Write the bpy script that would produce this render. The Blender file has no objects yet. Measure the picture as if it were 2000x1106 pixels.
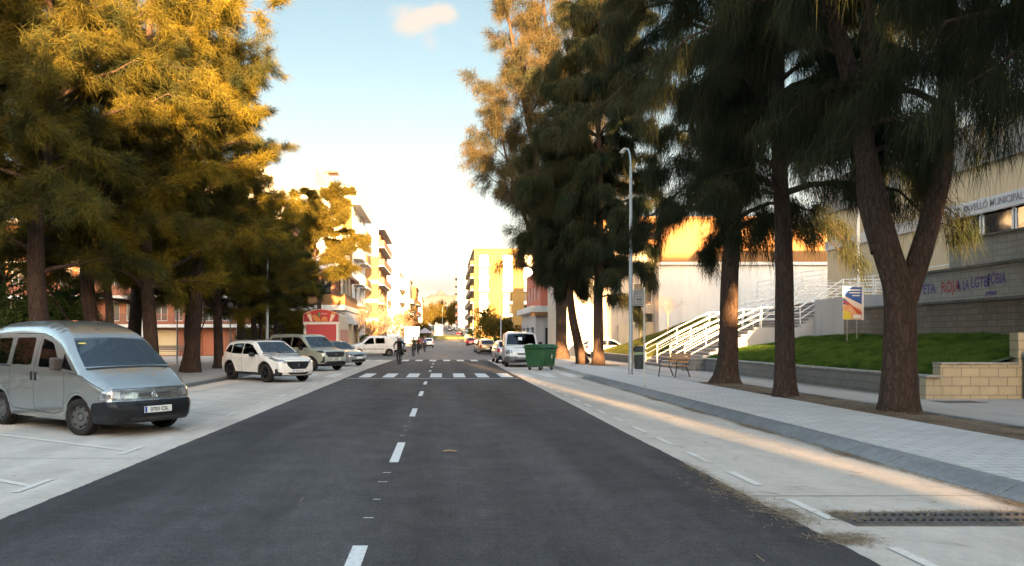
import bpy, math, random
import numpy as np
from mathutils import Vector, Matrix
from mathutils.geometry import delaunay_2d_cdt
PI = math.pi
R = math.radians
scene = bpy.context.scene
COL = scene.collection

# ------------------------------------------------------------------ camera
SUN_EL = R(6.0)
SUN_DX = -0.09            # light drifts this much to -x per metre of +y
cam_d = bpy.data.cameras.new('camera')
cam_d.lens = 27.0
cam_d.sensor_width = 36.0
cam_d.shift_x = 0.067
cam_d.shift_y = 0.0535
cam_d.clip_start = 0.1
cam_d.clip_end = 30000
cam = bpy.data.objects.new('camera', cam_d)
cam.location = (0, 0, 1.65)
cam.rotation_euler = (R(90), 0, 0)
COL.objects.link(cam)
scene.camera = cam

# ------------------------------------------------------------------ world
world = bpy.data.worlds.new('World')
scene.world = world
world.use_nodes = True
wn = world.node_tree
for n in list(wn.nodes): wn.nodes.remove(n)
def wnode(t, **kw):
    n = wn.nodes.new(t)
    for k, v in kw.items(): setattr(n, k, v)
    return n
def wmath(op, a, b=None, c=None, clamp=False):
    n = wnode('ShaderNodeMath', operation=op); n.use_clamp = clamp
    for i, v in enumerate((a, b, c)):
        if v is None: continue
        if isinstance(v, (int, float)): n.inputs[i].default_value = v
        else: wn.links.new(v, n.inputs[i])
    return n.outputs[0]
sky = wnode('ShaderNodeTexSky', sky_type='NISHITA')
sky.sun_disc = False
sky.sun_elevation = SUN_EL
sky.sun_rotation = R(174.9)
sky.altitude = 0
sky.air_density = 1.0
sky.dust_density = 1.2
sky.ozone_density = 1.6
tc = wnode('ShaderNodeTexCoord')
sep = wnode('ShaderNodeSeparateXYZ')
wn.links.new(tc.outputs['Generated'], sep.inputs[0])
X_, Y_, Z_ = sep.outputs
yy = wmath('MAXIMUM', Y_, 0.02)
u = wmath('DIVIDE', X_, yy)
v = wmath('DIVIDE', Z_, yy)
comb = wnode('ShaderNodeCombineXYZ')
wn.links.new(u, comb.inputs[0]); wn.links.new(v, comb.inputs[1])
def puff(cx, cy, rx, ry, nscale, edge, amp):
    a = wmath('DIVIDE', wmath('SUBTRACT', u, cx), rx)
    b = wmath('DIVIDE', wmath('SUBTRACT', v, cy), ry)
    d = wmath('SQRT', wmath('ADD', wmath('MULTIPLY', a, a), wmath('MULTIPLY', b, b)))
    nz = wnode('ShaderNodeTexNoise'); nz.inputs['Scale'].default_value = nscale
    nz.inputs['Detail'].default_value = 6; nz.inputs['Roughness'].default_value = 0.55
    wn.links.new(comb.outputs[0], nz.inputs['Vector'])
    e = wmath('SUBTRACT', 1.0, d)
    e = wmath('ADD', e, wmath('MULTIPLY', wmath('SUBTRACT', nz.outputs['Fac'], 0.5), 1.9))
    mr = wnode('ShaderNodeMapRange'); mr.interpolation_type = 'SMOOTHSTEP'
    mr.inputs['From Min'].default_value = 0.0; mr.inputs['From Max'].default_value = edge
    mr.inputs['To Max'].default_value = amp
    wn.links.new(e, mr.inputs['Value'])
    return wmath('MULTIPLY', mr.outputs[0], wmath('GREATER_THAN', Y_, 0.02))
SKY_STR = 0.115
CLOUD_COL = (.58, .52, .455, 1)
BANK_COL = (.42, .375, .385, 1)
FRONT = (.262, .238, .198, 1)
VEIL_COL = (.62, .61, .60, 1)
def wmix(f, a, b):
    n = wnode('ShaderNodeMix', data_type='RGBA')
    wn.links.new(f, n.inputs[0])
    wn.links.new(a, n.inputs[6])
    if isinstance(b, tuple): n.inputs[7].default_value = b
    else: wn.links.new(b, n.inputs[7])
    return n.outputs[2]
# white glare mixed into the sky low over the end of the street, a small warm puff, and a mauve bank over the hills
veil = wnode('ShaderNodeMapRange'); veil.interpolation_type = 'SMOOTHSTEP'
veil.inputs['From Min'].default_value = 0.36; veil.inputs['From Max'].default_value = 0.14
veil.inputs['To Min'].default_value = 0.0; veil.inputs['To Max'].default_value = 0.55
nzv = wnode('ShaderNodeTexNoise'); nzv.inputs['Scale'].default_value = 2.2; nzv.inputs['Detail'].default_value = 4
wn.links.new(comb.outputs[0], nzv.inputs['Vector'])
wn.links.new(wmath('ADD', Z_, wmath('MULTIPLY', wmath('SUBTRACT', nzv.outputs['Fac'], 0.5), 0.10)), veil.inputs['Value'])
# sky colour dimmed ahead; overhead and behind left brighter and warmer as added fill
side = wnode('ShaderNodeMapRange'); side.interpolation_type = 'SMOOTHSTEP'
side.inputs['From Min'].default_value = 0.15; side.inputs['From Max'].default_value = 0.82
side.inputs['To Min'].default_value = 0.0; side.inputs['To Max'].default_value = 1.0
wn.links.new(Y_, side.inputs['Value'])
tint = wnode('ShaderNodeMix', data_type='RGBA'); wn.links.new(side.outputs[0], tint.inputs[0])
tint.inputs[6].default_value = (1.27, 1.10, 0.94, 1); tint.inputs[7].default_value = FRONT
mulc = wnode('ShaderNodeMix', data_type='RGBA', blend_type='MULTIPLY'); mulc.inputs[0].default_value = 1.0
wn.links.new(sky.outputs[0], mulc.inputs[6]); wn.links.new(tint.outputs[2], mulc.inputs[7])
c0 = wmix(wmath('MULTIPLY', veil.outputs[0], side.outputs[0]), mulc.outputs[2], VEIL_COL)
c1 = wmix(puff(-0.034, 0.418, 0.048, 0.024, 18, 0.8, 1.0), c0, CLOUD_COL)
c1 = wmix(puff(-0.006, 0.420, 0.032, 0.017, 22, 0.8, 1.0), c1, CLOUD_COL)
c1 = wmix(puff(-0.047, 0.406, 0.032, 0.020, 22, 0.9, 0.95), c1, CLOUD_COL)
c1 = wmix(puff(-0.016, 0.385, 0.016, 0.024, 34, 1.1, 0.40), c1, CLOUD_COL)
c2 = wmix(puff(-0.005, 0.065, 0.085, 0.022, 14, 0.9, 0.8), c1, BANK_COL)
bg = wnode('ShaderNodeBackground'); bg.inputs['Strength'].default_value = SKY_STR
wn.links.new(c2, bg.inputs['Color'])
wo = wnode('ShaderNodeOutputWorld')
wn.links.new(bg.outputs[0], wo.inputs['Surface'])

# ------------------------------------------------------------------ sun
sd = bpy.data.lights.new('sun', 'SUN')
sd.energy = 5.0
sd.angle = R(0.5)
sd.color = (1.0, 0.58, 0.24)
sun = bpy.data.objects.new('sun', sd)
_L = Vector((SUN_DX * math.cos(SUN_EL), math.cos(SUN_EL), -math.sin(SUN_EL)))
sun.rotation_euler = _L.to_track_quat('-Z', 'Y').to_euler()
sun.location = (0, -60, 60)
COL.objects.link(sun)

scene.view_settings.view_transform = 'Standard'
scene.view_settings.look = 'None'
scene.view_settings.exposure = 3.85
scene.view_settings.gamma = 1.0
scene.view_settings.use_curve_mapping = False
scene.render.engine = 'CYCLES'
cy = scene.cycles
cy.max_bounces = 6; cy.diffuse_bounces = 3; cy.glossy_bounces = 3; cy.transmission_bounces = 4; cy.transparent_max_bounces = 8
cy.volume_bounces = 0
cy.use_denoising = True
cy.sample_clamp_indirect = 8.0
cy.caustics_reflective = False; cy.caustics_refractive = False

# ------------------------------------------------------------------ materials
MATS = {}
def M(name, col=(.5, .5, .5), rough=.6, metal=0.0, col2=None, nscale=4.0, ndet=5, nlo=.35, nhi=.65, stretch=None,
      bump=0.0, bscale=30.0, spec=None, coat=0.0, alpha=None, emit=None, trans=0.0, dirt=None, world_coords=False):
    if name in MATS: return MATS[name]
    m = bpy.data.materials.new(name); m.use_nodes = True
    nt = m.node_tree; p = nt.nodes['Principled BSDF']
    p.inputs['Roughness'].default_value = rough
    p.inputs['Metallic'].default_value = metal
    p.inputs['Base Color'].default_value = (*col, 1)
    if spec is not None: p.inputs['IOR'].default_value = spec
    if coat: p.inputs['Coat Weight'].default_value = coat; p.inputs['Coat Roughness'].default_value = 0.04
    if emit: p.inputs['Emission Color'].default_value = (*emit[:3], 1); p.inputs['Emission Strength'].default_value = emit[3]
    def coords(s=None):
        if world_coords:
            g = nt.nodes.new('ShaderNodeNewGeometry'); out = g.outputs['Position']
        else:
            t = nt.nodes.new('ShaderNodeTexCoord'); out = t.outputs['Object']
        if s:
            mp = nt.nodes.new('ShaderNodeMapping'); mp.inputs['Scale'].default_value = s
            nt.links.new(out, mp.inputs[0]); out = mp.outputs[0]
        return out
    if col2 is not None:
        n = nt.nodes.new('ShaderNodeTexNoise'); n.inputs['Scale'].default_value = nscale
        n.inputs['Detail'].default_value = ndet; n.inputs['Roughness'].default_value = .6
        nt.links.new(coords(stretch), n.inputs['Vector'])
        mr = nt.nodes.new('ShaderNodeMapRange'); mr.inputs['From Min'].default_value = nlo; mr.inputs['From Max'].default_value = nhi
        nt.links.new(n.outputs['Fac'], mr.inputs['Value'])
        mx = nt.nodes.new('ShaderNodeMix'); mx.data_type = 'RGBA'
        mx.inputs[6].default_value = (*col, 1); mx.inputs[7].default_value = (*col2, 1)
        nt.links.new(mr.outputs[0], mx.inputs[0])
        out = mx.outputs[2]
        if dirt:
            n2 = nt.nodes.new('ShaderNodeTexNoise'); n2.inputs['Scale'].default_value = dirt[1]; n2.inputs['Detail'].default_value = 8
            nt.links.new(coords(dirt[3] if len(dirt) > 3 else None), n2.inputs['Vector'])
            mr2 = nt.nodes.new('ShaderNodeMapRange'); mr2.inputs['From Min'].default_value = .5; mr2.inputs['From Max'].default_value = .72
            mr2.inputs['To Max'].default_value = dirt[2]
            nt.links.new(n2.outputs['Fac'], mr2.inputs['Value'])
            mx2 = nt.nodes.new('ShaderNodeMix'); mx2.data_type = 'RGBA'; mx2.inputs[7].default_value = (*dirt[0], 1)
            nt.links.new(out, mx2.inputs[6]); nt.links.new(mr2.outputs[0], mx2.inputs[0]); out = mx2.outputs[2]
        nt.links.new(out, p.inputs['Base Color'])
    if bump:
        n = nt.nodes.new('ShaderNodeTexNoise'); n.inputs['Scale'].default_value = bscale; n.inputs['Detail'].default_value = 6
        nt.links.new(coords(stretch), n.inputs['Vector'])
        b = nt.nodes.new('ShaderNodeBump'); b.inputs['Strength'].default_value = bump; b.inputs['Distance'].default_value = .02
        nt.links.new(n.outputs['Fac'], b.inputs['Height']); nt.links.new(b.outputs[0], p.inputs['Normal'])
    MATS[name] = m
    return m

def brick_mat(name, c1, c2, mortar, bw, bh, msize=.012, axes='xz', bump=.5, rough=.85, offset=.5, dirt=None, dirt_amt=.5, streak=False):
    if name in MATS: return MATS[name]
    m = bpy.data.materials.new(name); m.use_nodes = True
    nt = m.node_tree; p = nt.nodes['Principled BSDF']; p.inputs['Roughness'].default_value = rough
    t = nt.nodes.new('ShaderNodeTexCoord'); s = nt.nodes.new('ShaderNodeSeparateXYZ'); c = nt.nodes.new('ShaderNodeCombineXYZ')
    nt.links.new(t.outputs['Object'], s.inputs[0])
    if axes[0] == 's':   # sum of x and y, for walls in either direction
        ad = nt.nodes.new('ShaderNodeMath'); ad.operation = 'ADD'
        nt.links.new(s.outputs[0], ad.inputs[0]); nt.links.new(s.outputs[1], ad.inputs[1]); nt.links.new(ad.outputs[0], c.inputs[0])
    else: nt.links.new(s.outputs['xyz'.index(axes[0])], c.inputs[0])
    nt.links.new(s.outputs['xyz'.index(axes[1])], c.inputs[1])
    b = nt.nodes.new('ShaderNodeTexBrick')
    b.inputs['Scale'].default_value = 1.0; b.inputs['Brick Width'].default_value = bw; b.inputs['Row Height'].default_value = bh
    b.inputs['Mortar Size'].default_value = msize; b.inputs['Color1'].default_value = (*c1, 1); b.inputs['Color2'].default_value = (*c2, 1)
    b.inputs['Mortar'].default_value = (*mortar, 1); b.inputs['Mortar Smooth'].default_value = .3; b.offset = offset
    nt.links.new(c.outputs[0], b.inputs['Vector'])
    out = b.outputs['Color']
    n = nt.nodes.new('ShaderNodeTexNoise'); n.inputs['Scale'].default_value = .8; n.inputs['Detail'].default_value = 9; n.inputs['Roughness'].default_value = .7
    if streak:
        mp = nt.nodes.new('ShaderNodeMapping'); mp.inputs['Scale'].default_value = (2.4, 2.4, .5)
        nt.links.new(t.outputs['Object'], mp.inputs[0]); nt.links.new(mp.outputs[0], n.inputs['Vector'])
    else: nt.links.new(t.outputs['Object'], n.inputs['Vector'])
    mr = nt.nodes.new('ShaderNodeMapRange'); mr.inputs['From Min'].default_value = .42; mr.inputs['From Max'].default_value = .7; mr.inputs['To Max'].default_value = dirt_amt
    nt.links.new(n.outputs['Fac'], mr.inputs['Value'])
    mx = nt.nodes.new('ShaderNodeMix'); mx.data_type = 'RGBA'; mx.inputs[7].default_value = (*(dirt or tuple(k * .5 for k in c1)), 1)
    nt.links.new(mr.outputs[0], mx.inputs[0]); nt.links.new(out, mx.inputs[6]); nt.links.new(mx.outputs[2], p.inputs['Base Color'])
    n2 = nt.nodes.new('ShaderNodeTexNoise'); n2.inputs['Scale'].default_value = 60; n2.inputs['Detail'].default_value = 4
    nt.links.new(t.outputs['Object'], n2.inputs['Vector'])
    ml = nt.nodes.new('ShaderNodeMath'); ml.operation = 'MULTIPLY_ADD'; ml.inputs[1].default_value = .25
    nt.links.new(n2.outputs['Fac'], ml.inputs[0])
    inv = nt.nodes.new('ShaderNodeMath'); inv.operation = 'SUBTRACT'; inv.inputs[0].default_value = 1.0
    nt.links.new(b.outputs['Fac'], inv.inputs[1]); nt.links.new(inv.outputs[0], ml.inputs[2])
    bp = nt.nodes.new('ShaderNodeBump'); bp.inputs['Strength'].default_value = bump; bp.inputs['Distance'].default_value = .008
    nt.links.new(ml.outputs[0], bp.inputs['Height']); nt.links.new(bp.outputs[0], p.inputs['Normal'])
    MATS[name] = m
    return m

# ------------------------------------------------------------------ object helpers
def tag(o, label=None, cat=None, group=None, kind=None):
    if label: o['label'] = label
    if cat: o['category'] = cat
    if group: o['group'] = group
    if kind: o['kind'] = kind
    return o
def empty(name, loc=(0, 0, 0), rz=0.0, label=None, cat=None, group=None, parent=None):
    o = bpy.data.objects.new(name, None); COL.objects.link(o)
    o.location = loc; o.rotation_euler = (0, 0, rz); o.empty_display_size = .2
    if parent: o.parent = parent
    return tag(o, label, cat, group)
def copy_tree(o, parent=None):
    kids = [c for c in o.children]
    c = o.copy(); COL.objects.link(c)
    if parent is not None: c.parent = parent
    for k in kids: copy_tree(k, c)
    return c

class MB:
    def __init__(s): s.v = []; s.f = []; s.m = []; s.cur = 0
    def add(s, vs, fs):
        b = len(s.v); s.v.extend(tuple(p) for p in vs)
        for f in fs: s.f.append(tuple(i + b for i in f)); s.m.append(s.cur)
        return s
    def box(s, x0, y0, z0, x1, y1, z1):
        vs = [(x0, y0, z0), (x1, y0, z0), (x1, y1, z0), (x0, y1, z0), (x0, y0, z1), (x1, y0, z1), (x1, y1, z1), (x0, y1, z1)]
        return s.add(vs, [(0, 3, 2, 1), (4, 5, 6, 7), (0, 1, 5, 4), (1, 2, 6, 5), (2, 3, 7, 6), (3, 0, 4, 7)])
    def cbox(s, c, size, rot=None):
        hx, hy, hz = [k / 2 for k in size]; c = Vector(c)
        vs = [Vector((a * hx, b * hy, d * hz)) for d in (-1, 1) for a, b in ((-1, -1), (1, -1), (1, 1), (-1, 1))]
        if rot is not None: vs = [rot @ q for q in vs]
        return s.add([q + c for q in vs], [(0, 3, 2, 1), (4, 5, 6, 7), (0, 1, 5, 4), (1, 2, 6, 5), (2, 3, 7, 6), (3, 0, 4, 7)])
    def quad(s, a, b, c, d): return s.add([a, b, c, d], [(0, 1, 2, 3)])
    def poly(s, pts): return s.add(pts, [tuple(range(len(pts)))])
    def tube(s, pts, r, segs=8, caps=True):
        pts = [Vector(p) for p in pts]; n = len(pts)
        if isinstance(r, (int, float)): r = [r] * n
        t0 = (pts[1] - pts[0]).normalized()
        ref = Vector((0, 0, 1)) if abs(t0.z) < .9 else Vector((1, 0, 0))
        a = t0.cross(ref).normalized(); vs = []
        for i, p in enumerate(pts):
            t = (pts[min(i + 1, n - 1)] - pts[max(i - 1, 0)]).normalized()
            a = (a - t * a.dot(t)).normalized(); b = t.cross(a)
            for k in range(segs):
                an = 2 * PI * k / segs
                vs.append(p + (a * math.cos(an) + b * math.sin(an)) * r[i])
        fs = [(i * segs + k, i * segs + (k + 1) % segs, (i + 1) * segs + (k + 1) % segs, (i + 1) * segs + k) for i in range(n - 1) for k in range(segs)]
        if caps: fs += [tuple(range(segs))[::-1], tuple((n - 1) * segs + k for k in range(segs))]
        return s.add(vs, fs)
    def lathe(s, prof, segs=24, axis='z', c=(0, 0, 0), caps=True):   # prof: (r, h)
        vs = []
        for r, h in prof:
            for k in range(segs):
                an = 2 * PI * k / segs; x, y = r * math.cos(an), r * math.sin(an)
                q = (x, y, h) if axis == 'z' else ((x, h, y) if axis == 'y' else (h, x, y))
                vs.append((q[0] + c[0], q[1] + c[1], q[2] + c[2]))
        n = len(prof)
        fs = [(i * segs + k, i * segs + (k + 1) % segs, (i + 1) * segs + (k + 1) % segs, (i + 1) * segs + k) for i in range(n - 1) for k in range(segs)]
        if caps: fs.append(tuple(range(segs))[::-1]); fs.append(tuple((n - 1) * segs + k for k in range(segs)))
        return s.add(vs, fs)
    def extrude(s, poly, y0, y1, plane='xz'):   # polygon in a plane, extruded along the third axis
        n = len(poly)
        def q(p, h): return (p[0], h, p[1]) if plane == 'xz' else ((h, p[0], p[1]) if plane == 'yz' else (p[0], p[1], h))
        vs = [q(p, y0) for p in poly] + [q(p, y1) for p in poly]
        fs = [(i, (i + 1) % n, n + (i + 1) % n, n + i) for i in range(n)] + [tuple(range(n))[::-1], tuple(range(n, 2 * n))]
        return s.add(vs, fs)
    def build(s, name, mat, parent=None, smooth=False, bevel=0, fixn=True, loc=None):
        me = bpy.data.meshes.new(name); me.from_pydata(s.v, [], s.f)
        mats = mat if isinstance(mat, (list, tuple)) else [mat]
        for m in mats: me.materials.append(m)
        if len(mats) > 1: me.polygons.foreach_set('material_index', s.m)
        if fixn:
            import bmesh
            bm = bmesh.new(); bm.from_mesh(me); bmesh.ops.recalc_face_normals(bm, faces=bm.faces); bm.to_mesh(me); bm.free()
        if smooth:
            me.polygons.foreach_set('use_smooth', [True] * len(me.polygons))
            if smooth != 'all': me.set_sharp_from_angle(angle=R(38 if smooth is True else smooth))
        me.update()
        o = bpy.data.objects.new(name, me); COL.objects.link(o)
        if parent is not None: o.parent = parent
        if loc: o.location = loc
        if bevel:
            b = o.modifiers.new('bevel', 'BEVEL'); b.width = bevel; b.segments = 2; b.limit_method = 'ANGLE'; b.angle_limit = R(40)
        return o

def np_mesh(name, verts, faces_flat, per_face, mat, parent=None, smooth=False):
    me = bpy.data.meshes.new(name)
    nv = len(verts); nf = len(faces_flat) // per_face
    me.vertices.add(nv); me.vertices.foreach_set('co', np.asarray(verts, np.float32).ravel())
    me.loops.add(nf * per_face); me.loops.foreach_set('vertex_index', np.asarray(faces_flat, np.int32))
    me.polygons.add(nf); me.polygons.foreach_set('loop_start', np.arange(0, nf * per_face, per_face, dtype=np.int32))
    me.update(calc_edges=True)
    for m in (mat if isinstance(mat, (list, tuple)) else [mat]): me.materials.append(m)
    if smooth: me.polygons.foreach_set('use_smooth', [True] * nf)
    o = bpy.data.objects.new(name, me); COL.objects.link(o)
    if parent is not None: o.parent = parent
    return o

def text_mesh(name, body, size, mat, parent=None, loc=(0, 0, 0), rot=(0, 0, 0), depth=.002, align='CENTER', sx=1.0, bold=0.0):
    c = bpy.data.curves.new(name, 'FONT'); c.body = body; c.size = size; c.extrude = depth; c.offset = bold
    c.align_x = align; c.align_y = 'CENTER'; c.resolution_u = 3
    t = bpy.data.objects.new(name + '_src', c); COL.objects.link(t)
    bpy.context.view_layer.update()
    dg = bpy.context.evaluated_depsgraph_get()
    me = bpy.data.meshes.new_from_object(t.evaluated_get(dg)); me.name = name
    bpy.data.objects.remove(t); bpy.data.curves.remove(c)
    me.materials.clear(); me.materials.append(mat)
    o = bpy.data.objects.new(name, me); COL.objects.link(o)
    o.location = loc; o.rotation_euler = rot; o.scale = (sx, 1, 1)
    if parent is not None: o.parent = parent
    return o

def gz(y):       # height of the street at y: flat, then a gentle climb far away
    if y < 110: return 0.0
    if y < 200: return 1.3 * ((y - 110) / 90) ** 2
    if y < 420: return 1.3 + (y - 200) * .029
    return 7.68 + min(y - 420, 1200) * .022
def hz(x, y):    # height of walkable ground near the camera
    return 0.13
# ================================================================== ground, road, pavements
def asphalt_mat(name, base, var, agg=.5, rough=.82, warm=None):
    m = bpy.data.materials.new(name); m.use_nodes = True; nt = m.node_tree; p = nt.nodes['Principled BSDF']; p.inputs['Specular IOR Level'].default_value = .18
    g = nt.nodes.new('ShaderNodeNewGeometry')
    def noise(sc, det=6, rg=.6, mp=None):
        n = nt.nodes.new('ShaderNodeTexNoise'); n.inputs['Scale'].default_value = sc; n.inputs['Detail'].default_value = det; n.inputs['Roughness'].default_value = rg
        src = g.outputs['Position']
        if mp:
            q = nt.nodes.new('ShaderNodeMapping'); q.inputs['Scale'].default_value = mp; nt.links.new(src, q.inputs[0]); src = q.outputs[0]
        nt.links.new(src, n.inputs['Vector']); return n.outputs['Fac']
    def ramp(f, lo, hi, a, b):
        r = nt.nodes.new('ShaderNodeMapRange'); r.inputs['From Min'].default_value = lo; r.inputs['From Max'].default_value = hi
        r.inputs['To Min'].default_value = a; r.inputs['To Max'].default_value = b; nt.links.new(f, r.inputs['Value']); return r.outputs[0]
    def mul(a, b):
        r = nt.nodes.new('ShaderNodeMath'); r.operation = 'MULTIPLY'; nt.links.new(a, r.inputs[0]); nt.links.new(b, r.inputs[1]); return r.outputs[0]
    f = ramp(noise(.35, 5, .6, (2.2, .22, 1)), .38, .62, 1 - var, 1 + var)          # long lengthwise wheel-path tone
    f = mul(f, ramp(noise(2.3, 6), .3, .7, 1 - var * .5, 1 + var * .5))
    f = mul(f, ramp(noise(140, 3), .3, .75, 1 - agg, 1 + agg * 1.2))              # aggregate
    f = mul(f, ramp(noise(38, 4), .35, .7, 1 - agg * .4, 1 + agg * .4)); f = mul(f, ramp(noise(9, 6, .75), .4, .65, 1 - var * .5, 1 + var * .5))
    c = nt.nodes.new('ShaderNodeMix'); c.data_type = 'RGBA'; c.blend_type = 'MULTIPLY'; c.inputs[0].default_value = 1
    c.inputs[6].default_value = (*base, 1)
    cc = nt.nodes.new('ShaderNodeCombineColor')
    for i in range(3): nt.links.new(f, cc.inputs[i])
    nt.links.new(cc.outputs[0], c.inputs[7]); out = c.outputs[2]
    if warm:
        mx = nt.nodes.new('ShaderNodeMix'); mx.data_type = 'RGBA'; mx.inputs[7].default_value = (*warm, 1)
        nt.links.new(ramp(noise(.9, 8, .7), .5, .7, 0, .55), mx.inputs[0]); nt.links.new(out, mx.inputs[6]); out = mx.outputs[2]
    nt.links.new(out, p.inputs['Base Color'])
    nt.links.new(ramp(noise(1.2, 5), .3, .7, rough - .1, rough + .06), p.inputs['Roughness'])
    b = nt.nodes.new('ShaderNodeBump'); b.inputs['Strength'].default_value = .55; b.inputs['Distance'].default_value = .006
    nt.links.new(noise(170, 3), b.inputs['Height']); nt.links.new(b.outputs[0], p.inputs['Normal'])
    MATS[name] = m; return m
ASPH = asphalt_mat('asphalt', (.060, .057, .056), .28, .6)
ASPH_OLD = asphalt_mat('old_asphalt', (.16, .145, .13), .12, .25, .85)
CONC = asphalt_mat('lane_concrete', (.47, .42, .36), .12, .14, .85, warm=(.33, .285, .24))
CONC2 = asphalt_mat('parking_concrete', (.56, .46, .365), .12, .13, .85, warm=(.40, .325, .265))
WALK = asphalt_mat('walk_concrete', (.36, .335, .305), .10, .15, .85)
EARTH = asphalt_mat('earth', (.17, .115, .075), .25, .45, .95, warm=(.10, .065, .04))
KERB = asphalt_mat('kerb_stone', (.20, .205, .205), .25, .3, .8, warm=(.12, .12, .12))
SAND = asphalt_mat('sandy_ground', (.42, .36, .29), .10, .12, .95)
PAVE = brick_mat('pavers', (.52, .50, .465), (.45, .435, .41), (.20, .19, .18), .40, .20, .010, 'xy', .4, .75, .5, dirt=(.30, .27, .24), dirt_amt=.4)
PAINT = M('road_paint', (.62, .61, .58), .8, spec=1.15, col2=(.40, .40, .39), nscale=22, nlo=.48, nhi=.75, bump=.3, bscale=120)
PAINT_W = M('worn_road_paint', (.61, .58, .53), .85, spec=1.1, col2=(.52, .45, .37), nscale=18, nlo=.42, nhi=.70)

def sheet(name, x0, x1, ys, z0, mat, label=None, kind='structure', cuts=1):
    b = MB(); n = cuts + 1
    xs = [x0 + (x1 - x0) * i / cuts for i in range(n)]
    vs = [(x, y, gz(y) + z0) for y in ys for x in xs]
    fs = [(j * n + i, j * n + i + 1, (j + 1) * n + i + 1, (j + 1) * n + i) for j in range(len(ys) - 1) for i in range(cuts)]
    b.add(vs, fs)
    o = b.build(name, mat, fixn=False); tag(o, label, None, None, kind)
    return o
YF = [-120, 0, 60, 110, 120, 130, 140, 150, 160, 170, 180, 190, 200, 300, 420, 800, 1620, 4000, 12000]
# one ground sheet to the horizon
sheet('ground', -6000, 6000, YF, -.02, SAND)
sheet('road', -7.7, 5.77, [-120, 0, 57.5], -.004, CONC)                         # concrete side strips lie under the asphalt edge
YR = [57.5, 110, 120, 130, 140, 150, 160, 170, 180, 190, 200, 300, 420, 700]
sheet('far_road', -7.7, 5.77, YR, -.004, ASPH_OLD)
def ragged(x, y, a=.02, s=1.0):
    return x + a * math.sin(y * .9 * s) * .5 + random.Random(int(y * 1000 + x * 77)).uniform(-a, a) * .8
b = MB(); ys = [-60 + .08 * i for i in range(int(117.6 / .08) + 1)]
vs = []
for y in ys:
    xl, xr = -4.02, 3.17
    if y > 40: t = (y - 40) / 18; xl += .35 * t; xr += .1 * t
    vs += [(ragged(xl, y, .012), y, .004), (ragged(xr, y + 5, .014), y, .004)]
b.add(vs, [(2 * i, 2 * i + 1, 2 * i + 3, 2 * i + 2) for i in range(len(ys) - 1)])
tag(b.build('asphalt', ASPH, fixn=False), kind='structure')

# parking concrete on the left, kerb, pavement and plaza
b = MB(); b.box(-8.5, -60, -.1, -7.7, 68, -.001)
b.build('parking_strip', CONC2); tag(bpy.data.objects['parking_strip'], kind='structure')
b = MB(); b.box(-8.65, -60, -.1, -8.5, 56, .12)
tag(b.build('kerb', KERB, bevel=.015), kind='structure')
b = MB(); b.box(-14.5, -60, -.1, -8.652, 56, .11)
tag(b.build('pavement', WALK), kind='structure')
b = MB(); b.box(-70, -60, -.1, -14.502, 66, .09)
tag(b.build('plaza', SAND), kind='structure')

# right kerb (a slanted stone), paver pavement, earth strip with the trees, inner path
b = MB()
segs = [(i * 1.0 - 40) for i in range(72)]
for y in segs:
    j = .012 * math.sin(y * 3.1)
    b.extrude([(5.76 + j, -.1), (5.76 + j, .012), (5.97 + j * .5, .125), (6.14, .128), (6.14, -.1)], y + .010, y + .990)
tag(b.build('kerb', KERB, bevel=.01), kind='structure')
b = MB(); b.box(6.142, -60, -.1, 8.6, 200, .13)
o = b.build('pavement', PAVE); tag(o, kind='structure')
b = MB()
n = 90; ys = [-40 + 66 * i / n for i in range(n + 1)]
b.add([p for y in ys for p in ((8.602, y, .118), (9.1, y, .15 + .02 * math.sin(y * 2)), (9.75, y, .118))],
      [q for i in range(n) for q in ((3 * i, 3 * i + 1, 3 * i + 4, 3 * i + 3), (3 * i + 1, 3 * i + 2, 3 * i + 5, 3 * i + 4))])
tag(b.build('earth_strip', EARTH, smooth=True), kind='structure')
b = MB(); b.box(9.752, -40, -.1, 9.86, 26, .15)
tag(b.build('kerb', KERB), kind='structure')
b = MB(); b.box(9.862, -40, -.1, 26, 36.6, .13); b.box(8.602, 26.002, -.1, 9.8, 36.6, .13); b.box(8.602, 36.602, -.1, 17.5, 63.8, .13)
tag(b.build('path', WALK), kind='structure')
b = MB()
for (x, y) in ((8.9, 42.5), (8.4, 44.6), (8.9, 55)):
    pts = [(x + math.cos(a) * (.9 + .1 * math.sin(3 * a)), y + math.sin(a) * 1.0, .136) for a in [2 * PI * k / 20 for k in range(20)]]
    b.poly(pts)
tag(b.build('tree_pit_earth', EARTH), kind='structure')

# ------------------------------------------------------------------ markings
b = MB()
def mark(x0, x1, y0, y1, sk=0.0, z=.008):
    b.quad((x0, y0, z), (x1, y0, z), (x1 + sk, y1, z), (x0 + sk, y1, z))
for y0, y1 in ((4.1, 6.07), (10.14, 12.05), (16.05, 17.85), (21.7, 23.6), (27.0, 28.9), (37.2, 38.8), (42.5, 44), (47.5, 49), (52, 53.2)):
    mark(-.715, -.595, y0, y1)
for y in (7.0, 7.8, 8.75, 9.35, 12.9, 13.6, 14.3, 15.1, 18.9, 19.8, 20.6, 24.7, 25.6):
    mark(-.72 + random.Random(y).uniform(-.03, .03), -.64, y, y + .026)
x = -3.55
while x < 3.0:
    mark(x, x + .5, 31.9, 35.4); x += .995
mark(-3.9, 3.05, 30.95, 31.12)
x = -3.0
while x < 2.9:
    mark(x, x + .5, 54.2, 57.3); x += .995
tag(b.build('road_markings', PAINT, fixn=False), kind='structure')
b = MB()
y = 5.35
while y < 30:
    mark(3.48, 3.58, y, y + .85 * (1 if y > 6 else .8), 0, .004); y += 1.62
x = 3.3
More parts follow.
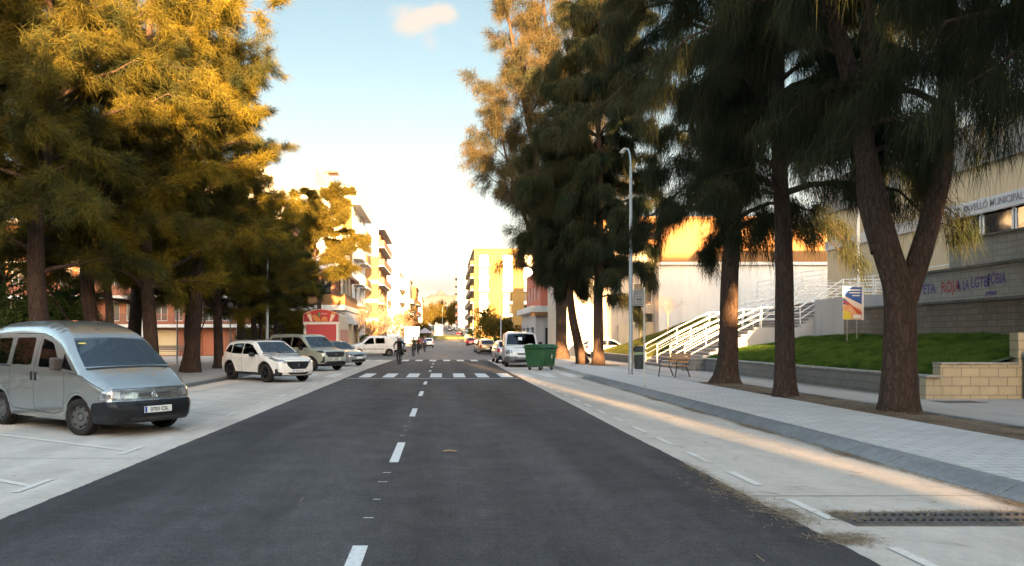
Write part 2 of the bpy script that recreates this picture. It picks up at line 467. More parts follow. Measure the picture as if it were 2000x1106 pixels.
while x < 5.6: mark(x, x + .5, 31.9, 35.4, 0, .004); x += .995
x = -4.55
while x > -8: mark(x - .5, x, 31.9, 35.4, 0, .004); x -= .995
x = -4.4
while x > -8: mark(x - .5, x, 54.2, 57.3, 0, .004); x -= .995
k = 0
for k in range(-3, 13):
    y = 8.56 + 2.67 * k
    if 30 < y < 37: continue
    mark(-4.62, -4.53, y - .37, y + .4, 0, .004)
    L = 3.55
    b.quad((-4.625, y - .045, .004), (-4.625, y + .06, .004), (-4.62 - L, y + L * .63 + .06, .004), (-4.62 - L, y + L * .63 - .045, .004))
tag(b.build('bay_markings', PAINT_W, fixn=False), kind='structure')

# expansion joints and cracks in the concrete, long repair seams in the asphalt
DARK = M('joint_dark', (.10, .095, .09), .9)
b = MB()
for y in (3.1, 8.0, 12.6, 17.2, 21.8, 26.4): b.quad((3.2, y, .0025), (5.74, y + .02, .0025), (5.74, y + .032, .0025), (3.2, y + .018, .0025))
for y in (5.5, 10.5, 15.5, 20.5, 25.5): b.quad((-8.4, y, .0025), (-4.06, y, .0025), (-4.06, y + .012, .0025), (-8.4, y + .012, .0025))
tag(b.build('expansion_joints', DARK, fixn=False), kind='structure')
SEAM = M('road_seam', (.075, .075, .08), .85, col2=(.045, .047, .053), nscale=6)
b = MB()
for (x0, x1, y, w) in ((.2, 3.0, 9.75, .028), (-.3, 1.8, 13.0, .03), (-2.5, 2.6, 12.1, .02)):
    n = 24
    for i in range(n):
        if random.Random(i * 7 + int(y * 10)).random() < .3: continue
        a = x0 + (x1 - x0) * i / n; c = x0 + (x1 - x0) * (i + .9) / n
        b.quad((a, y + .02 * math.sin(a * 9), .0065), (c, y + .02 * math.sin(c * 9), .0065), (c, y + w + .02 * math.sin(c * 9), .0065), (a, y + w + .02 * math.sin(a * 9), .0065))
tag(b.build('road_seams', SEAM, fixn=False), kind='structure')

# drain grate across the lane
IRON = M('cast_iron', (.13, .13, .135), .6, .3, col2=(.09, .075, .06), nscale=9, bump=.3)
g = empty('drain_grate', (4.7, 6.97, 0), label='long dark iron drain grate across the concrete lane with needles on its edge', cat='drain grate')
b = MB()
for yy0 in (-.235, .205): b.box(-1.05, yy0, -.02, 1.0, yy0 + .03, .012)
b.box(-1.08, -.235, -.02, -1.05, .235, .012)
b.build('frame', IRON, g)
b = MB()
for i in range(27):
    x = -1.04 + i * .076
    for j in range(4):
        yb = -.2 + j * .103; sk = .03 if j % 2 else -.03
        b.extrude([(x - sk, yb), (x + .030 - sk, yb), (x + .030 + sk, yb + .085), (x + sk, yb + .085)], .005, .016, 'xy')
    
for j in range(5): b.box(-1.05, -.207 + j * .1, .005, 1.0, -.199 + j * .1, .0095)
b.build('bars', IRON, g)
b = MB(); b.box(-1.06, -.22, -.03, 1.0, .22, .0045)
b.build('pit', M('pit_black', (.008, .008, .008), .9), g)
for (x, y, w, d, lab) in ((11.7, 17.9, 1.0, .55, 'dark rectangular metal cover in the path by the beige block wall'), (10.0, 17.4, .55, .5, 'small square metal cover in the path beside the forked tree')):
    b = MB(); b.box(x, y, .12, x + w, y + d, .138)
    for i in range(6): b.box(x + .06 + i * (w - .12) / 6, y + .05, .138, x + .06 + (i + .55) * (w - .12) / 6, y + d - .05, .142)
    tag(b.build('access_cover', IRON), lab, 'access cover')

# fallen needles, twigs and leaves along the kerb and the joint of the asphalt
rng = np.random.default_rng(5)
def litter(name, spots, mat, label, lw=(.05, .14), w=.003):
    C_ = []; 
    for (x, y, sx, sy, n, z) in spots:
        p = np.stack([rng.normal(x, sx, n), rng.normal(y, sy, n), np.full(n, z) + np.abs(rng.normal(0, .006, n)) * min(1, n / 500)], 1); C_.append(p)
    P = np.concatenate(C_); n = len(P); a = rng.uniform(0, 2 * PI, n); l = rng.uniform(*lw, n)
    D = np.stack([np.cos(a), np.sin(a), rng.normal(0, .12, n)], 1); Nn = np.stack([-np.sin(a), np.cos(a), np.zeros(n)], 1) * w
    A = P - Nn; B = P + Nn; T = P + D * l[:, None] * .5 + Nn * 2; E = P + D * l[:, None]
    E[:, 2] = np.maximum(E[:, 2], P[:, 2] - .003); T[:, 2] = np.maximum(T[:, 2], P[:, 2])
    V = np.stack([A, B, T, E], 1).reshape(-1, 3); F_ = (np.arange(n)[:, None] * 4 + np.array([0, 1, 2, 3])).ravel()
    return tag(np_mesh(name, V, F_, 4, mat), label, None, None, 'stuff')
LIT = M('dry_needles', (.17, .115, .065), .9, col2=(.30, .23, .15), nscale=40)
sp = []
for i in range(150):
    y = 3 + i * .2; k = max(0, math.sin(y * 1.9) + .35 * math.sin(y * 5.3)) 
    sp.append((5.70, y, .035 + .03 * k, .12, int(22 + 110 * k * (1 if y < 22 else .4)), .004))
for (x, y, sx, sy, n) in ((3.12, 8.3, .05, .5, 420), (3.2, 7.2, .10, .25, 420), (3.30, 6.3, .12, .10, 420), (3.15, 9.6, .05, .3, 160), (2.95, 8.0, .15, .7, 120), (4.3, 7.23, .35, .02, 260), (5.1, 7.25, .3, .03, 360), (4.7, 7.0, .6, .12, 60), (3.72, 7.1, .06, .1, 400), (5.55, 5.2, .1, .8, 1500), (5.9, 4.6, .12, .6, 900)):
    sp.append((x, y, sx, sy, n, .006))
litter('needle_litter', sp, LIT, 'brown heaps of dry needles swept along the kerb and the asphalt edge')
sp = [(x, y, .01, .01, 3, .006) for x, y in zip(rng.uniform(3.3, 5.6, 60), rng.uniform(4, 24, 60))] + [(x, y, .01, .01, 2, .004) for x, y in zip(rng.uniform(-8, -4.3, 40), rng.uniform(6, 22, 40))] + [(x, y, .01, .01, 1, .01) for x, y in zip(rng.uniform(-3.8, 3, 25), rng.uniform(4, 24, 25))]
litter('fallen_twigs', sp, LIT, 'thin brown twigs scattered over the concrete lane and the parking bays', (.06, .22), .004)
sp = [(x, y, .12, .12, 60, .16) for x, y in zip(rng.uniform(8.7, 9.7, 260), rng.uniform(4, 26, 260))]
litter('needle_carpet', sp, LIT, 'thin carpet of brown needles on the earth strip under the trees')
b = MB(); b.tube([(-.01, 11.05, .02), (.08, 11.06, .028), (.2, 11.04, .02)], [.012, .018, .008], 6)
tag(b.build('fallen_stick', LIT, smooth=True), 'short brown stick lying on the asphalt right of the centre line', 'stick')
# ================================================================== trees
def leaf_mat(name, c1, c2, trans=.35, scale=.9):
    m = bpy.data.materials.new(name); m.use_nodes = True; nt = m.node_tree
    for n in list(nt.nodes): nt.nodes.remove(n)
    g = nt.nodes.new('ShaderNodeNewGeometry'); n = nt.nodes.new('ShaderNodeTexNoise')
    n.inputs['Scale'].default_value = scale; n.inputs['Detail'].default_value = 4
    nt.links.new(g.outputs['Position'], n.inputs['Vector'])
    mr = nt.nodes.new('ShaderNodeMapRange'); mr.inputs['From Min'].default_value = .36; mr.inputs['From Max'].default_value = .64
    nt.links.new(n.outputs['Fac'], mr.inputs['Value'])
    ad = nt.nodes.new('ShaderNodeMath'); ad.operation = 'MULTIPLY_ADD'; ad.inputs[1].default_value = .35; ad.use_clamp = True
    nt.links.new(g.outputs['Random Per Island'], ad.inputs[0]); nt.links.new(mr.outputs[0], ad.inputs[2])
    mx = nt.nodes.new('ShaderNodeMix'); mx.data_type = 'RGBA'; mx.inputs[6].default_value = (*c1, 1); mx.inputs[7].default_value = (*c2, 1)
    nt.links.new(ad.outputs[0], mx.inputs[0])
    d = nt.nodes.new('ShaderNodeBsdfDiffuse'); t = nt.nodes.new('ShaderNodeBsdfTranslucent'); ms = nt.nodes.new('ShaderNodeMixShader')
    nt.links.new(mx.outputs[2], d.inputs[0]); nt.links.new(mx.outputs[2], t.inputs[0]); ms.inputs[0].default_value = trans
    nt.links.new(d.outputs[0], ms.inputs[1]); nt.links.new(t.outputs[0], ms.inputs[2])
    o = nt.nodes.new('ShaderNodeOutputMaterial'); nt.links.new(ms.outputs[0], o.inputs[0])
    MATS[name] = m; return m
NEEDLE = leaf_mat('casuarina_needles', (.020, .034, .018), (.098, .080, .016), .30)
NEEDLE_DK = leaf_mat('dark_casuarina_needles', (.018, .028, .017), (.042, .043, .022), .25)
LEAF = leaf_mat('broad_leaves', (.045, .075, .022), (.09, .11, .03), .3)
LEAF_G = leaf_mat('golden_leaves', (.060, .050, .012), (.095, .070, .014), .35)
def bark_mat(name, c1, c2, sc=1.0):
    m = bpy.data.materials.new(name); m.use_nodes = True; nt = m.node_tree; p = nt.nodes['Principled BSDF']; p.inputs['Roughness'].default_value = .95; p.inputs['Specular IOR Level'].default_value = .12
    t = nt.nodes.new('ShaderNodeTexCoord'); mp = nt.nodes.new('ShaderNodeMapping'); mp.inputs['Scale'].default_value = (14 * sc, 14 * sc, 2.2 * sc)
    nt.links.new(t.outputs['Object'], mp.inputs[0])
    n = nt.nodes.new('ShaderNodeTexNoise'); n.inputs['Scale'].default_value = 1.0; n.inputs['Detail'].default_value = 8; n.inputs['Roughness'].default_value = .65; n.inputs['Distortion'].default_value = .6
    nt.links.new(mp.outputs[0], n.inputs['Vector'])
    v = nt.nodes.new('ShaderNodeTexVoronoi'); v.feature = 'DISTANCE_TO_EDGE'; v.inputs['Scale'].default_value = .8; nd = nt.nodes.new('ShaderNodeTexNoise'); nd.inputs['Scale'].default_value = 5; nd.inputs['Detail'].default_value = 4; nt.links.new(t.outputs['Object'], nd.inputs['Vector']); va = nt.nodes.new('ShaderNodeVectorMath'); va.operation = 'MULTIPLY_ADD'; va.inputs[1].default_value = (3.2, 3.2, 1.6); nt.links.new(nd.outputs['Color'], va.inputs[0]); nt.links.new(mp.outputs[0], va.inputs[2]); nt.links.new(va.outputs[0], v.inputs['Vector'])
    mr = nt.nodes.new('ShaderNodeMapRange'); mr.inputs['From Max'].default_value = .16; mr.inputs['To Min'].default_value = .45; nt.links.new(v.outputs['Distance'], mr.inputs['Value'])
    ml = nt.nodes.new('ShaderNodeMath'); ml.operation = 'MULTIPLY'; nt.links.new(mr.outputs[0], ml.inputs[0]); nt.links.new(n.outputs['Fac'], ml.inputs[1])
    r2 = nt.nodes.new('ShaderNodeMapRange'); r2.inputs['From Min'].default_value = .05; r2.inputs['From Max'].default_value = .6; nt.links.new(ml.outputs[0], r2.inputs['Value'])
    mx = nt.nodes.new('ShaderNodeMix'); mx.data_type = 'RGBA'; mx.inputs[6].default_value = (*c1, 1); mx.inputs[7].default_value = (*c2, 1)
    nt.links.new(r2.outputs[0], mx.inputs[0]); nt.links.new(mx.outputs[2], p.inputs['Base Color'])
    b = nt.nodes.new('ShaderNodeBump'); b.inputs['Strength'].default_value = 1.0; b.inputs['Distance'].default_value = .05
    nt.links.new(ml.outputs[0], b.inputs['Height']); nt.links.new(b.outputs[0], p.inputs['Normal'])
    MATS[name] = m; return m
BARK = bark_mat('bark', (.018, .012, .010), (.080, .051, .037))
TWIG = M('twig', (.24, .17, .11), .9, col2=(.15, .10, .07), nscale=6)

class Tubes:            # many tapered tubes into one numpy mesh
    def __init__(s): s.V = []; s.F = []; s.n = 0
    def add(s, pts, rad, segs=6, ridge=0.0, seed=0.0):
        pts = np.asarray(pts, float); n = len(pts)
        T = np.gradient(pts, axis=0); T /= np.linalg.norm(T, axis=1)[:, None] + 1e-9
        ref = np.array([0, 0, 1.]) if abs(T[0][2]) < .9 else np.array([1., 0, 0])
        an = np.linspace(0, 2 * PI, segs, endpoint=False)
        a = np.cross(T[0], ref); a /= np.linalg.norm(a); rings = []
        for i in range(n):
            a = a - T[i] * a.dot(T[i]); a /= np.linalg.norm(a); b_ = np.cross(T[i], a)
            r = rad[i] * np.ones(segs)
            if ridge:
                z = pts[i][2]
                r = r * (1 + ridge * (np.sin(an * 5 + seed + .35 * z) * .8 + np.sin(an * 11 + 1.3 * z + seed * 2) * .40 + np.sin(an * 19 - 2.1 * z) * .25 + np.sin(an * 31 + 4 * z) * .14))
            rings.append(pts[i] + (np.cos(an)[:, None] * a + np.sin(an)[:, None] * b_) * r[:, None])
        s.V.append(np.concatenate(rings))
        i = np.arange(n - 1)[:, None]; k = np.arange(segs)[None]; k2 = (k + 1) % segs
        f = np.stack([i * segs + k, i * segs + k2, (i + 1) * segs + k2, (i + 1) * segs + k], -1).reshape(-1, 4) + s.n
        s.F.append(f); s.n += n * segs
    def build(s, name, mat, parent=None):
        return np_mesh(name, np.concatenate(s.V), np.concatenate(s.F).ravel(), 4, mat, parent, smooth=True)

def curve(pts, n):       # smooth resample through control points
    pts = np.asarray(pts, float); k = len(pts); out = []
    P = np.vstack([2 * pts[0] - pts[1], pts, 2 * pts[-1] - pts[-2]])
    for t in np.linspace(0, k - 1 - 1e-6, n):
        i = int(t); f = t - i; p0, p1, p2, p3 = P[i:i + 4]
        out.append(.5 * ((2 * p1) + (-p0 + p2) * f + (2 * p0 - 5 * p1 + 4 * p2 - p3) * f * f + (-p0 + 3 * p1 - 3 * p2 + p3) * f ** 3))
    return np.array(out)

def strands(rg, C, D, per, spread, length, width, a_out, a_down, a_rnd, lv=.5):
    """needle tufts: C centres, D outward directions"""
    n = len(C) * per
    P = np.repeat(C, per, 0) + rg.normal(0, spread, (n, 3)) * np.array([1, 1, .8])
    d = np.repeat(D, per, 0) * a_out + np.array([0, 0, -1.]) * a_down + rg.normal(0, a_rnd, (n, 3))
    d /= np.linalg.norm(d, axis=1)[:, None] + 1e-9
    l = length * rg.uniform(1 - lv, 1 + lv, n)
    s = np.cross(d, rg.normal(0, 1, (n, 3))); s /= np.linalg.norm(s, axis=1)[:, None] + 1e-9
    w = width * rg.uniform(.6, 1.3, n)
    V = np.empty((n, 3, 3), np.float32)
    V[:, 0] = P - s * w[:, None] * .5; V[:, 1] = P + s * w[:, None] * .5; V[:, 2] = P + d * l[:, None]
    return V.reshape(-1, 3)

def limb_profile(t, kind):
    if kind == 'spire': return max(.12, (1 - t) ** .8 * min(1, .8 + 1.5 * t))
    if kind == 'full': return max(.18, math.sin(PI * min(1, .18 + .80 * t)) ** .7)
    return max(.15, (1 - .75 * t))
def casuarina(seed, H=17, base=4.0, Rr=4.0, trunk=((0, 0, 0), (0, 0, 1)), stems=None, r0=.34, nl=46, kind='full', per=80, width=.02, slen=.32,
              droop=.5, aout=.6, arnd=.45, flare=1.6, mat=None, fine=False, asym=None, up=.55, sub_n=7, skip=.0, tufts=5, sag=0.0, gap=None, spread=.14):
    rg = np.random.default_rng(seed); T = Tubes()
    stems = stems or [[(0, 0, 0), (rg.normal(0, .15), rg.normal(0, .15), H * .35), (rg.normal(0, .4), rg.normal(0, .4), H * .7), (rg.normal(0, .5), rg.normal(0, .5), H)]]
    curves = []
    for si, st in enumerate(stems):
        n = 46 if fine else 22
        c = curve([q_[:3] for q_ in st], n); zz = c[:, 2]
        f = (zz - zz[0]) / max(1e-6, (zz[-1] - zz[0]))
        rs = (r0 if si == 0 or st[0][2] < .1 else r0 * .62) if not (len(st[0]) > 3) else st[0][3]
        rad = rs * (1 - .86 * f ** .9) 
        if zz[0] < .1: rad = rad * (1 + (flare - 1) * np.exp(-zz / .32))
        T.add(c, rad, 40 if fine else 18, .055 if fine else .04, seed)
        curves.append((c, rad))
    main = curves
    Cs, Ds = [], []
    for i in range(nl):
        c, rad = main[i % len(main)]
        t = (i + rg.uniform(0, 1)) / nl
        z = base + (H - base) * t ** .9 * .98
        k = int(np.argmin(abs(c[:, 2] - z)))
        if abs(c[k, 2] - z) > 1.2: continue
        az = i * 2.39996 + rg.normal(0, .35)
        L = Rr * limb_profile(t, kind) * rg.uniform(.5, 1.3)
        if asym is not None: L *= 1 + asym[2] * math.cos(az - math.atan2(asym[1], asym[0]))
        if rg.random() < skip: continue
        el = up * (1.0 + .5 * t) + rg.normal(0, .15)
        h = np.array([math.cos(az), math.sin(az), 0])
        p0 = c[k]; m = 7; pts = []
        for q in range(m):
            s_ = q / (m - 1)
            pts.append(p0 + h * L * s_ * math.cos(el * .7) + np.array([0, 0, 1.]) * (L * s_ * math.sin(el) - droop * L * s_ ** 2.2 * .9) + np.array([rg.normal(0, .05 * L), rg.normal(0, .05 * L), rg.normal(0, .03 * L)]) * s_)
        pts = np.array(pts); r = min(rad[k] * .5, .02 + .018 * L)
        T.add(pts, np.linspace(r, .008, m), 6 if fine else 5)
        ns = max(3, int(sub_n * L / Rr + 1))
        for j in range(ns):
            s_ = .22 + .78 * (j + rg.uniform(0, .9)) / ns
            q = min(m - 2, int(s_ * (m - 1))); f = s_ * (m - 1) - q; f = min(1, f)
            b0 = pts[q] * (1 - f) + pts[q + 1] * f
            sd_ = h * rg.uniform(.2, 1.0) + np.cross(h, [0, 0, 1]) * rg.normal(0, .8) + np.array([0, 0, rg.normal(.10, .5)])
            sd_ /= np.linalg.norm(sd_)
            sl = rg.uniform(.5, 1.25) * (.35 + .12 * Rr)
            sp_ = [b0 + sd_ * sl * x_ + np.array([0, 0, -1]) * droop * sl * x_ * x_ * .8 for x_ in (0, .35, .7, 1)]
            T.add(np.array(sp_), np.linspace(max(.007, r * .3), .004, 4), 3)
            for e in range(tufts):
                x_ = (e + .6) / tufts
                Cs.append(b0 + sd_ * sl * x_ + np.array([0, 0, -1]) * droop * sl * x_ * x_ * .8); Ds.append(sd_)
    C_, D_ = np.array(Cs), np.array(Ds)
    V = strands(rg, C_, D_, per, spread, slen, width, aout, droop * 1.1, arnd)
    if sag:   # long hanging tresses
        kk = rg.random(len(C_)) < .75
        V2 = strands(rg, C_[kk] - np.array([0, 0, .1]), D_[kk], int(per * sag), .15, slen * 1.55, width, aout * .25, 1.0, .19, .5)
        V = np.concatenate([V, V2])
    n = len(V) // 3
    return T, V, n
def make_tree(name, label, group, loc, rz=0, cat='tree', mat=None, **kw):
    T, V, n = casuarina(**kw)
    root = empty(name, loc, rz, label, cat, group)
    T.build('trunk', BARK, root)
    np_mesh('crown', V, np.arange(n * 3), 3, mat or NEEDLE, root)
    return root
def copy_tree_at(src, loc, rz, label, sc=1.0):
    o = copy_tree(src); o.location = loc; o.rotation_euler = (0, 0, rz); o.scale = sc if isinstance(sc, tuple) else (sc, sc, sc); o['label'] = label
    return o

GR = 'tall casuarina trees along the right pavement'
GL = 'tall casuarina trees in the row behind the parked cars'
zb = .12
# -- right row
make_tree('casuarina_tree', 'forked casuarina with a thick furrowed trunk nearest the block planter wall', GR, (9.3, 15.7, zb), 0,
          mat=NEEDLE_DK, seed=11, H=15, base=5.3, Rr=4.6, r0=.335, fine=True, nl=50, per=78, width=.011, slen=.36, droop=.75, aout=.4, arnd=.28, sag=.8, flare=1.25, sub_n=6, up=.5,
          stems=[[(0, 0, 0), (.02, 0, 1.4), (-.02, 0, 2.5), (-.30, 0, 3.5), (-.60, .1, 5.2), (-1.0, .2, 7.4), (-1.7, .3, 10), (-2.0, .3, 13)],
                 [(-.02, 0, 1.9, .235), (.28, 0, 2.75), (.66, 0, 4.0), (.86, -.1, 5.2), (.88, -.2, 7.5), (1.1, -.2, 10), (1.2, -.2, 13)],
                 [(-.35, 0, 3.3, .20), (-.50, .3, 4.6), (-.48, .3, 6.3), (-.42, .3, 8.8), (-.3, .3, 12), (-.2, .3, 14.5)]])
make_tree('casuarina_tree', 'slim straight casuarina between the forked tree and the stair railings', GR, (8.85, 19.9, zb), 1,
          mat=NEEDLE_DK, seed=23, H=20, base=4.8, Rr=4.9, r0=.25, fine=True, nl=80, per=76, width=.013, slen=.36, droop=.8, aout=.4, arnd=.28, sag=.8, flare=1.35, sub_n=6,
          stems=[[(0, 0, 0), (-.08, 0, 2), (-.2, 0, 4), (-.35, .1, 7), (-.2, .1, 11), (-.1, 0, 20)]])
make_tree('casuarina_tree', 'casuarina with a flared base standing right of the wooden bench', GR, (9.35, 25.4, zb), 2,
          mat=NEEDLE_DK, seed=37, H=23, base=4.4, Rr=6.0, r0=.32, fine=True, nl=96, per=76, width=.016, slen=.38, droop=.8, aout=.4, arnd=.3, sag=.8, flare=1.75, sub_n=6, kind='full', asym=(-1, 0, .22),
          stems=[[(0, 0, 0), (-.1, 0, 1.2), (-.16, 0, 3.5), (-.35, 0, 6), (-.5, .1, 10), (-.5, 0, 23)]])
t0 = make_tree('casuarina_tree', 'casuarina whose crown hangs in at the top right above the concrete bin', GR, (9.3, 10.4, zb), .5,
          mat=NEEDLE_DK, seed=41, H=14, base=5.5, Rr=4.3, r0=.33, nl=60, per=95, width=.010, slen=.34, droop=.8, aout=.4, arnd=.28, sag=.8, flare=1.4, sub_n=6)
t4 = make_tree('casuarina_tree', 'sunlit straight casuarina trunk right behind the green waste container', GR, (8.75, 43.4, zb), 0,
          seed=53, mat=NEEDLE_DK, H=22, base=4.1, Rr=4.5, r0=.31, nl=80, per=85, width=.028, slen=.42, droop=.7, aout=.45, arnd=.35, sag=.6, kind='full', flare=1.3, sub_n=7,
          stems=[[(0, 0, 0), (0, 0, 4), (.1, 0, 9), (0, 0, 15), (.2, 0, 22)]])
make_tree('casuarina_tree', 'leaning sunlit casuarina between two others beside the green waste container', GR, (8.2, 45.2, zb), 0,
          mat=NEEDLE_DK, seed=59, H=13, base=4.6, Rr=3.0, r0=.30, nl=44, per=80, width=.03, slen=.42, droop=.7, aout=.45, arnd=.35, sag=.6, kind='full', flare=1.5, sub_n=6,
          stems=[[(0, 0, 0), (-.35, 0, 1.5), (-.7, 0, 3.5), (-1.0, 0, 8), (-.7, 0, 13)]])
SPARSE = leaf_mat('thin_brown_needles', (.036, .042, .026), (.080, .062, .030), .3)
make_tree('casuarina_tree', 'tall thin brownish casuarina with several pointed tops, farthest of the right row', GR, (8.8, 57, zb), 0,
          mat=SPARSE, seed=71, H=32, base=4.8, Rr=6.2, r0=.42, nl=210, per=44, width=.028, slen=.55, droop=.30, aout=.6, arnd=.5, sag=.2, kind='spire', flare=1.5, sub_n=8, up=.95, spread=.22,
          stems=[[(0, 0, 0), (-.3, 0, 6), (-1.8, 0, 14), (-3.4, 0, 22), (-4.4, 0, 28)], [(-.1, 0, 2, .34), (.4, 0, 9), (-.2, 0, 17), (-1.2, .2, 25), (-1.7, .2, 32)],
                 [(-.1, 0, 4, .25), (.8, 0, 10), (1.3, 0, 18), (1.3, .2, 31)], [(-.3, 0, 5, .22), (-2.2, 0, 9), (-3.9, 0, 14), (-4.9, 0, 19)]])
# -- left row
tA = make_tree('casuarina_tree', 'thick straight casuarina trunk behind the silver van roof', GL, (-13.2, 25.4, .1), 0,
          seed=101, H=14.5, base=3.4, Rr=4.4, r0=.36, nl=86, per=80, width=.018, slen=.36, droop=.34, aout=.6, arnd=.5, spread=.15, skip=.08, kind='full', flare=1.4, sub_n=8, tufts=5)
tB = make_tree('casuarina_tree', 'casuarina with two leaning stems and a low slanting branch, left of the twin gateposts', GL, (-12.5, 28.2, .1), 0,
          seed=103, H=14, base=3.6, Rr=3.8, r0=.30, nl=80, per=80, width=.019, slen=.36, droop=.36, aout=.6, arnd=.5, spread=.15, skip=.08, kind='full', flare=1.4, sub_n=8,
          stems=[[(0, 0, 0), (-.3, 0, 1.5), (-.55, 0, 3.4), (-.8, 0, 7), (-.5, 0, 10), (-.4, 0, 14)], [(-.1, 0, .9, .17), (.25, 0, 2.2), (.1, 0, 4.2), (.0, 0, 7), (.2, 0, 12)],
                 [(-.1, 0, .7, .10), (-.9, 0, 1.7), (-1.6, -.1, 2.8), (-2.1, -.1, 3.6)]])
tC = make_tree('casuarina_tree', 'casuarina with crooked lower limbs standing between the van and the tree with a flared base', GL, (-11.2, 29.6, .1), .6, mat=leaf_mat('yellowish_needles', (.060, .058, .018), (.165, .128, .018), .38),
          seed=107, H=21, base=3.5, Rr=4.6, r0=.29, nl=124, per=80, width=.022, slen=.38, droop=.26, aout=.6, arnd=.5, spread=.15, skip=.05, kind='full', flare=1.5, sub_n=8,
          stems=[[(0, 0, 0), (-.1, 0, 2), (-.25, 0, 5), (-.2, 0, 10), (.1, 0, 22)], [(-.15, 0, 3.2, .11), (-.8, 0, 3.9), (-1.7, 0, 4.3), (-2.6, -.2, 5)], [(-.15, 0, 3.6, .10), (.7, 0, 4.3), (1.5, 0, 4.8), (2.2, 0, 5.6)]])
copy_tree_at(tA, (-11.3, 34.3, .1), 2.1, 'casuarina with a flared base just left of the white car', (.98, .98, 1.15))
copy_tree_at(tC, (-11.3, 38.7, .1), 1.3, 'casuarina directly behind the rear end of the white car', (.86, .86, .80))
copy_tree_at(tA, (-11.3, 43.0, .1), 4.0, 'casuarina rising behind the middle of the white car', (.78, .78, .74))
copy_tree_at(tB, (-11.2, 46.5, .1), 1.0, 'casuarina just left of the tall steel lamp post', (.70, .70, .72))
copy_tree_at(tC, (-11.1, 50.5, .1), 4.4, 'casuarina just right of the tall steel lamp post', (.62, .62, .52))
copy_tree_at(tA, (-11.1, 54.2, .1), 5.2, 'last casuarina of the left row, beside the red food stall', (.60, .60, .56))
copy_tree_at(tB, (-17.5, 23.5, .1), 3.0, 'shaded casuarina of the second row behind the van, cut by the picture edge', 1.15)
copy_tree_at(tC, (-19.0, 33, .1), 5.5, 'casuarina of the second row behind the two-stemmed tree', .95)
copy_tree_at(tA, (-16.0, 39.5, .1), 3.3, 'second row casuarina seen between the flared tree and the white car', (1.1, 1.1, .9))
copy_tree_at(tB, (-15.6, 47, .1), 2.3, 'second row casuarina behind the tall steel lamp post', (1.1, 1.1, .8))
t_ = make_tree('golden_tree', 'fully sunlit golden tree with a dark trunk in front of the corner house', None, (-9.9, 61, .05), 0, mat=leaf_mat('golden_needles', (.060, .056, .014), (.110, .085, .016), .35),
          seed=131, H=13.0, base=5.4, Rr=4.0, r0=.24, nl=44, per=110, width=.04, slen=.34, droop=.15, aout=.5, arnd=.6, kind='full', flare=1.2, sub_n=7)

# -- leafy and bare small trees, hedges
def blob_leaves(rg, cen, rad, n, size, hollow=.55):
    d = rg.normal(0, 1, (n, 3)); d /= np.linalg.norm(d, axis=1)[:, None]
    r = hollow + (1 - hollow) * rg.random(n) ** .6
    P = np.array(cen) + d * np.array(rad) * r[:, None]
    a = rg.normal(0, 1, (n, 3)); a /= np.linalg.norm(a, axis=1)[:, None]; b_ = np.cross(a, rg.normal(0, 1, (n, 3))); b_ /= np.linalg.norm(b_, axis=1)[:, None]
    s = size * rg.uniform(.6, 1.3, n)[:, None]
    return np.stack([P - a * s * .5, P + b_ * s * .32, P + a * s * .6, P - b_ * s * .32], 1).reshape(-1, 3).astype(np.float32)
def leafy(name, label, cat, loc, blobs, n, size, mat, seed, trunk_h=2.0, tr=.12, group=None, limbs=5):
    rg = np.random.default_rng(seed); root = empty(name, loc, 0, label, cat, group)
    Vs = []
    for (c, r) in blobs:
        sub = 7
        for k in range(sub):
            o = rg.normal(0, .45, 3) * np.array(r); Vs.append(blob_leaves(rg, np.array(c) + o, np.array(r) * rg.uniform(.4, .7), n // sub, size, .3))
    V = np.concatenate(Vs); m = len(V) // 4
    if trunk_h:
        T = Tubes(); top = np.array([rg.normal(0, .1), rg.normal(0, .1), trunk_h])
        T.add(np.array([(0, 0, -.05), tuple(top * .5), tuple(top)]), [tr * 1.2, tr, tr * .85], 10)
        for i in range(limbs):
            c, r = blobs[i % len(blobs)]; e = np.array(c) + rg.normal(0, .5, 3) * np.array(r)
            T.add(curve([top * .95, (top + e) / 2 + rg.normal(0, .1, 3), e], 6), np.linspace(tr * .6, .015, 6), 6)
        T.build('trunk', BARK, root)
    np_mesh('crown' if trunk_h else 'foliage', V, np.arange(m * 4), 4, mat, root)
    return root
def bare_tree(name, label, loc, H, Rr, seed, group=None, mat=TWIG, r0=.12, n=9, t0=.38):
    rg = np.random.default_rng(seed); root = empty(name, loc, 0, label, 'bare tree', group); T = Tubes()
    top = np.array([0, 0, H * t0]); T.add(np.array([(0, 0, -.05), tuple(top * .5 + rg.normal(0, .03, 3)), tuple(top)]), [r0 * 1.2, r0, r0 * .9], 9)
    T.build('trunk', mat, root); T = Tubes()
    def grow(p, d, l, r, lev):
        q = p + d * l * .5 + rg.normal(0, .05 * l, 3); e = p + d * l + rg.normal(0, .08 * l, 3)
        T.add(np.array([p, q, e]), [r, r * .8, r * .55], 5 if lev < 2 else 3)
        if lev >= 4: return
        for k in range(3 if lev < 3 else 4):
            dd = d + rg.normal(0, .55, 3) + np.array([0, 0, .18]); dd /= np.linalg.norm(dd)
            grow(e if k < 2 else q, dd, l * rg.uniform(.55, .8), r * .55, lev + 1)
    for i in range(n):
        a = 2 * PI * i / n + rg.normal(0, .3); d = np.array([math.cos(a), math.sin(a), rg.uniform(.7, 1.6)]); d /= np.linalg.norm(d)
        grow(top, d, Rr * rg.uniform(.38, .55), r0 * .5, 0)
    T.build('branches', mat, root); return root
